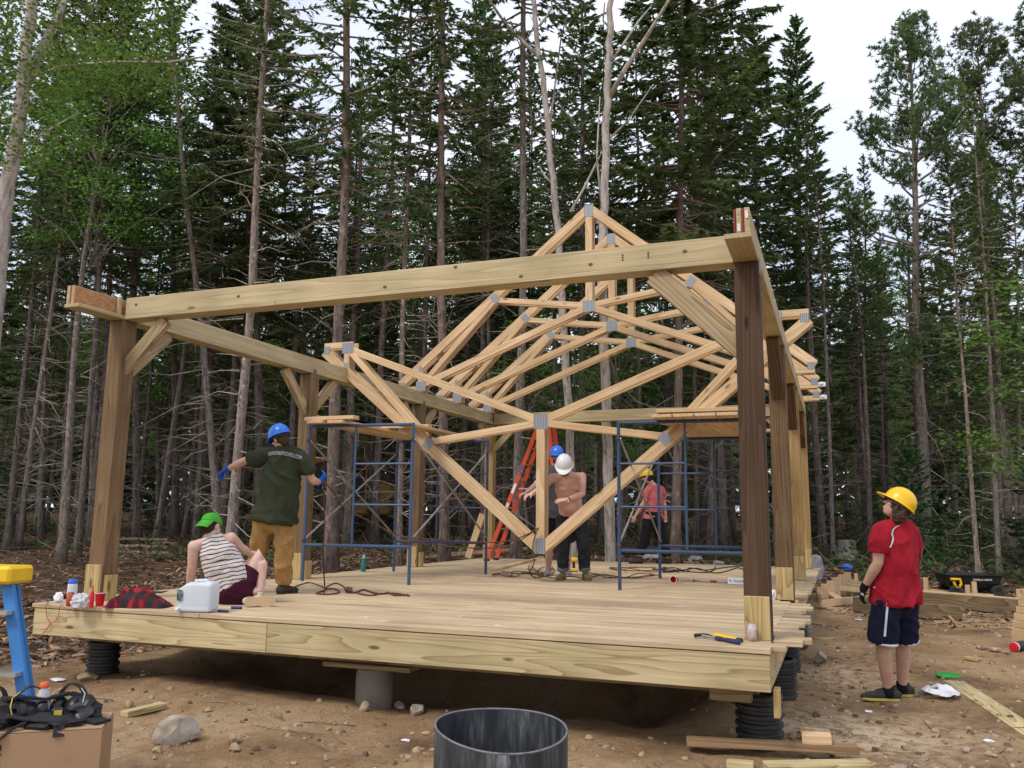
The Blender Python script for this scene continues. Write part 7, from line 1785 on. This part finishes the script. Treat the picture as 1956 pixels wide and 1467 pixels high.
for s in 'lr':
    A, K = J[s+'a'], J[s+'k']; mb = MB(); loft(mb, [A.lerp(K,.045), A.lerp(K,.19)], [.078,.080], (1,0,0), 18, True, True); remesh(mb, 'cuff', M['cuff'], p3, .008, 2, .004, (9,9,9), 3)
hardhat(p3, J['hd'], f_, u_, M['hat_white'], 1.06, .065)
mb = MB(); mb.ball(P3(0,.048,-.075), (.058,.052,.045), 14, mm3); mb.ball(P3(0,.02,-.06), (.066,.06,.05), 14, mm3); remesh(mb, 'beard', M['hair_r'], p3, .006, 3, .003, (40,40,40), 2)
hair_cap(p3, P3, mm3, 'hair_r')
wv = (J['lw']-J['le']).normalized(); mq = Vector((0,0,1)).rotation_difference(wv).to_matrix(); wc = J['lw']-wv*.03
wt = MB().lathe([(.034,-.009),(.036,-.008),(.036,.008),(.034,.009)], 20, wc, mq, cap=False).build('watch_strap', M['black'], p3, shade=40); MB().lathe([(.001,0),(.019,0),(.019,.008),(.001,.009)], 18, wc+nrm*.03-_u2*.02, Vector((0,0,1)).rotation_difference((nrm-_u2*.6).normalized()).to_matrix()).build('watch_face', M['sticker_y'] if False else M['hat_white'], wt, shade=40)
M['trail'] = cloth('trail_shoe', (.085,.08,.05), (.20,.22,.05), mottled=40); M['trail_sole'] = paint('trail_sole', (.17,.12,.09), .9, wear=(.1,.08,.06)); M['laces_trail'] = paint('lime_laces', (.45,.55,.08), .7)
cd_ = Vector((-_fw.x,-_fw.y,0)).normalized(); rx_ = Vector((_r2.x,_r2.y,0))
shoe(p3, gnd(J['ra'])-cd_*.07+rx_*.02, gnd(J['ra'])+cd_*.20-rx_*.08, 'trail', 'trail_sole', .085, .052); shoe(p3, gnd(J['la'])-cd_*.07, gnd(J['la'])+cd_*.20+rx_*.04, 'trail', 'trail_sole', .085, .052)

# --- man in grey behind the king post
b4 = on_deck(1056,1099); d4 = project(b4)[2]
p4, J = person('bearded man in a charcoal T-shirt, shorts and blue hard hat behind the truss', d4, (b4.x, b4.y, DECK), dict(hd=(1064,872,-.02), nk=(1062,890), ls=(1092,902,.02), rs=(1036,902,.0), le=(1100,940,.05), re=(1023,927,-.12), lw=(1094,965,-.15), rw=(1006,941,-.34), lh=(1074,982), rh=(1050,982), lk=(1084,1040,.0), rk=(1049,1040,-.05), la=(1085,1086,.05), ra=(1048,1086,.02)))
mb = MB(); body(mb, J); neck_to_head(mb, J, J['hd']); f4 = Vector((-_fw.x,-_fw.y,0)).normalized()-_r2*.10; f4.z = -.06
r_, f_, u_, mm4, P4 = head_parts(mb, J['hd'], f4, (0,0,1)); hand(mb, J['rw'], -_r2*.8-_fw*.4-_u2*.2, -_u2, 1, .8); hand(mb, J['lw'], -_r2*.5-_fw*.5-_u2*.5, -_r2, -1, .5)
remesh(mb, 'body', M['skin_tan'], p4, .007, 4)
tee(J, 'greyshirt', p4, .70, .026, .04, .009, 8); trousers(J, 'blackcloth', p4, .46, .028, .009, 9, 'shorts', flare=.015)
hair_cap(p4, P4, mm4, 'hair_d'); hardhat(p4, J['hd'], f_, u_, M['hat_blue']); eyes(p4, P4, mm4)
mb = MB(); mb.ball(P4(0,.052,-.084), (.050,.048,.036), 14, mm4); mb.ball(P4(0,.025,-.062), (.063,.055,.045), 14, mm4); bd = remesh(mb, 'beard', M['hair_d'], p4, .006, 3, .003, (40,40,40), 5)
mb = MB(); 
MB().tube([P4(-.024,.092,-.050), P4(0,.1,-.046), P4(.024,.092,-.050)], .0055, 6).build('moustache', M['hair_d'], bd, shade=True)
for q in (-1,1): MB().tube([P4(q*.018,.092,.024), P4(q*.034,.090,.028), P4(q*.05,.078,.022)], .004, 6).build('eyebrow', M['hair_d'], p4, shade=True)
M['grey_shoe'] = cloth('grey_runner', (.22,.19,.19)); M['red_sole'] = paint('pale_sole', (.38,.3,.3), .8, wear=(.3,.08,.07))
shoe(p4, gnd(J['ra'])-cd_*.07, gnd(J['ra'])+cd_*.20-rx_*.03, 'grey_shoe', 'red_sole', .085, .05); shoe(p4, gnd(J['la'])-cd_*.07, gnd(J['la'])+cd_*.20, 'grey_shoe', 'red_sole', .085, .05)

# --- man in faded red walking at the far edge
b5 = on_deck(1262,1077); d5 = project(b5)[2]
p5, J = person('man in a faded red T-shirt and yellow hard hat walking at the far deck edge', d5, (b5.x, b5.y, DECK), dict(hd=(1235,911), nk=(1246,925), ls=(1237,936,-.06), rs=(1263,936,.12), le=(1231,959,-.10), re=(1268,961,.12), lw=(1214,985,-.02), rw=(1271,982,.05), lh=(1241,987,-.05), rh=(1253,987,.06), lk=(1233,1027,-.05), rk=(1262,1027,.05), la=(1222,1060,-.05), ra=(1275,1064,.05)))
mb = MB(); body(mb, J, 1.0); neck_to_head(mb, J, J['hd']); f5 = (-_r2*.85+_fw*.42); f5.z = -.12; r_, f_, u_, mm5, P5 = head_parts(mb, J['hd'], f5, (0,0,1))
hand(mb, J['lw'], -_r2*.35-_u2*.9, _fw, -1, .4); hand(mb, J['rw'], -_u2, -_fw, 1, .4)
remesh(mb, 'body', M['skin'], p5, .008, 4); tee(J, 'pinkshirt', p5, .62, .026, .03, .009, 11); trousers(J, 'blackcloth', p5, .97, .026, .010, 12)
hair_cap(p5, P5, mm5, 'hair_d'); hardhat(p5, J['hd'], f_, u_, M['hat_yel'], 1.0, .05)
mb = MB(); mb.ball(P5(0,.046,-.08), (.054,.05,.04), 14, mm5); remesh(mb, 'beard', M['hair_d'], p5, .006, 3, .003, (40,40,40), 5)
pel = (J['lh']+J['rh'])/2; mid = (J['ls']+J['rs'])/2; ax = (mid-pel).normalized(); mb = MB(); loft(mb, [pel+ax*.04, pel+ax*.10], [(.195,.165),(.195,.165)], (J['rh']-J['lh']), 20, True, True); mb.ball(pel-_fw*.15+Vector((0,0,-.02)), (.10,.06,.10), 12); mb.ball(pel-_fw*.13+_r2*.10+Vector((0,0,-.03)), (.06,.06,.09), 12)
tb = remesh(mb, 'tool_belt', M['blackcloth'], p5, .009, 3, .006, (9,9,9), 2)
for dx in (-.05,.06): MB().bar(pel-_fw*.20+_r2*dx+Vector((0,0,.03)), pel-_fw*.20+_r2*(dx+.05)+Vector((0,0,.04)), .02, .012).build('tool_handle', M['spf'], tb)
shoe(p5, gnd(J['ra'])+rx_*.06, gnd(J['ra'])-rx_*.2+Vector((_fw.x,_fw.y,0))*.06, 'boot', 'boot_sole', .11, .052, 'boot'); shoe(p5, gnd(J['la'])+rx_*.06, gnd(J['la'])-rx_*.2+Vector((_fw.x,_fw.y,0))*.05, 'boot', 'boot_sole', .11, .052, 'boot')

# --- man in red watching from the ground
b6 = on_ground(1700,1336); d6 = project(b6)[2]
p6, J = person('man in a red jersey and navy shorts standing on the dirt', d6, (b6.x, b6.y, b6.z), dict(hd=(1713,968), nk=(1714,996), ls=(1681,1015,-.10), rs=(1740,1016,.12), le=(1677,1075,-.12), re=(1745,1080,.18), lw=(1652,1120,-.02), rw=(1725,1125,.30), lh=(1694,1138,-.05), rh=(1727,1138,.07), lk=(1686,1228,-.06), rk=(1726,1224,.09), la=(1697,1318,-.05), ra=(1723,1313,.10)))
mb = MB(); body(mb, J, 1.07); neck_to_head(mb, J, J['hd']); f6 = (-_r2*.86+_fw*.36); f6.z = .68; r_, f_, u_, mm6, P6 = head_parts(mb, J['hd'], f6, Vector((0,0,1))+_r2*.35)
hand(mb, J['rw'], -_u2, -_r2, 1, .5)
remesh(mb, 'body', M['skin_tan'], p6, .0075, 4)
s6_ = tee(J, 'redshirt', p6, .66, .022, .05, .015, 14, loose=1.18)
sh6 = trousers(J, 'navyshort', p6, .49, .022, .011, 15, 'shorts', flare=.024, top=.05)
hp = (J['rh']-J['lh']).normalized()
for s in 'lr':
    H, K = J[s+'h'], J[s+'k']; mb = MB(); loft(mb, [H.lerp(K,.955), H.lerp(K,1.0)], [.129,.130], hp, 20, True, True); remesh(mb, 'hem_band', M['whitetrim'], sh6, .008, 2, .006, (8,8,8), 15)
org = CAM-Vector(p6.location)
def surf_strip(srf, parent, path, wpx, mat, name):
    bv = BVHTree.FromPolygons([v.co for v in srf.data.vertices], [tuple(p.vertices) for p in srf.data.polygons]); vs = []
    for i, (x, y) in enumerate(path):
        for q in (-.5, .5):
            dr = ray(x+q*wpx, y).normalized(); hit = bv.ray_cast(CAM-Vector(parent.location), dr); vs.append((hit[0] if hit[0] is not None else vs[-2])-dr*.005)
    return MB().add(vs, [(2*i,2*i+1,2*i+3,2*i+2) for i in range(len(path)-1)]).build(name, mat, srf)
pa = [(1697+ (1690-1697)*t, 1138+(1216-1138)*t) for t in np.linspace(0,1,18)]
surf_strip(sh6, p6, pa, 4.5, M['whitetrim'], 'side_stripe')
pb = [(1719,1003),(1712,1006),(1706,1012),(1704,1020),(1706,1029),(1704,1038),(1700,1046)]
try: surf_strip(s6_, p6, pb, 3, M['whitetrim'], 'piping')
except Exception: pass
patch(s6_, p6, 1670, 1122, 4, 2, M['whitetrim'], 'logo')
hair_cap(p6, P6, mm6, 'hair_b', 1.05, .045, 1, 4); hardhat(p6, J['hd'], f_, u_, M['hat_yel'], 1.10, .050)
mb = MB(); dv = (J['lw']-J['le']).normalized(); hand(mb, J['lw'], dv*.8-_u2*.5, _r2, -1, .45, 1.1); loft(mb, [J['lw']-dv*.03, J['lw']+dv*.03], [.040,.036], (1,0,0), 14, flat0=True); gl = remesh(mb, 'glove', M['glove_k'], p6, .006, 3)
for q in range(3): patch(gl, p6, 1645+q*2, 1134+q, 1.4, 5, M['whitetrim'], 'glove_mark', 1, 2)
M['runner'] = cloth('grey_black_runner', (.035,.034,.032), (.075,.07,.062), mottled=50); M['yel_sole'] = paint('yellow_sole', (.50,.42,.08), .8, wear=(.3,.27,.12)); M['sock'] = cloth('black_sock', (.012,.012,.013))
lz = b6.z
for s, off in (('l', 0), ('r', 0)):
    A = J[s+'a']; hx, hy = A.x+b6.x, A.y+b6.y; g0 = gz(hx, hy)-b6.z+.004
    he = Vector((A.x, A.y, g0))+rx_*.085; to = Vector((A.x, A.y, g0))-rx_*.215+Vector((_fw.x,_fw.y,0))*.05
    so_ = shoe(p6, he, to, 'runner', 'yel_sole', .09, .053)
    mb = MB(); loft(mb, [Vector((A.x,A.y,g0+.06)), Vector((A.x,A.y,g0+.135)).lerp(J[s+'k'],.0)], [.05,.048], (1,0,0), 14, flat1=True); remesh(mb, 'sock', M['sock'], p6, .008, 2)
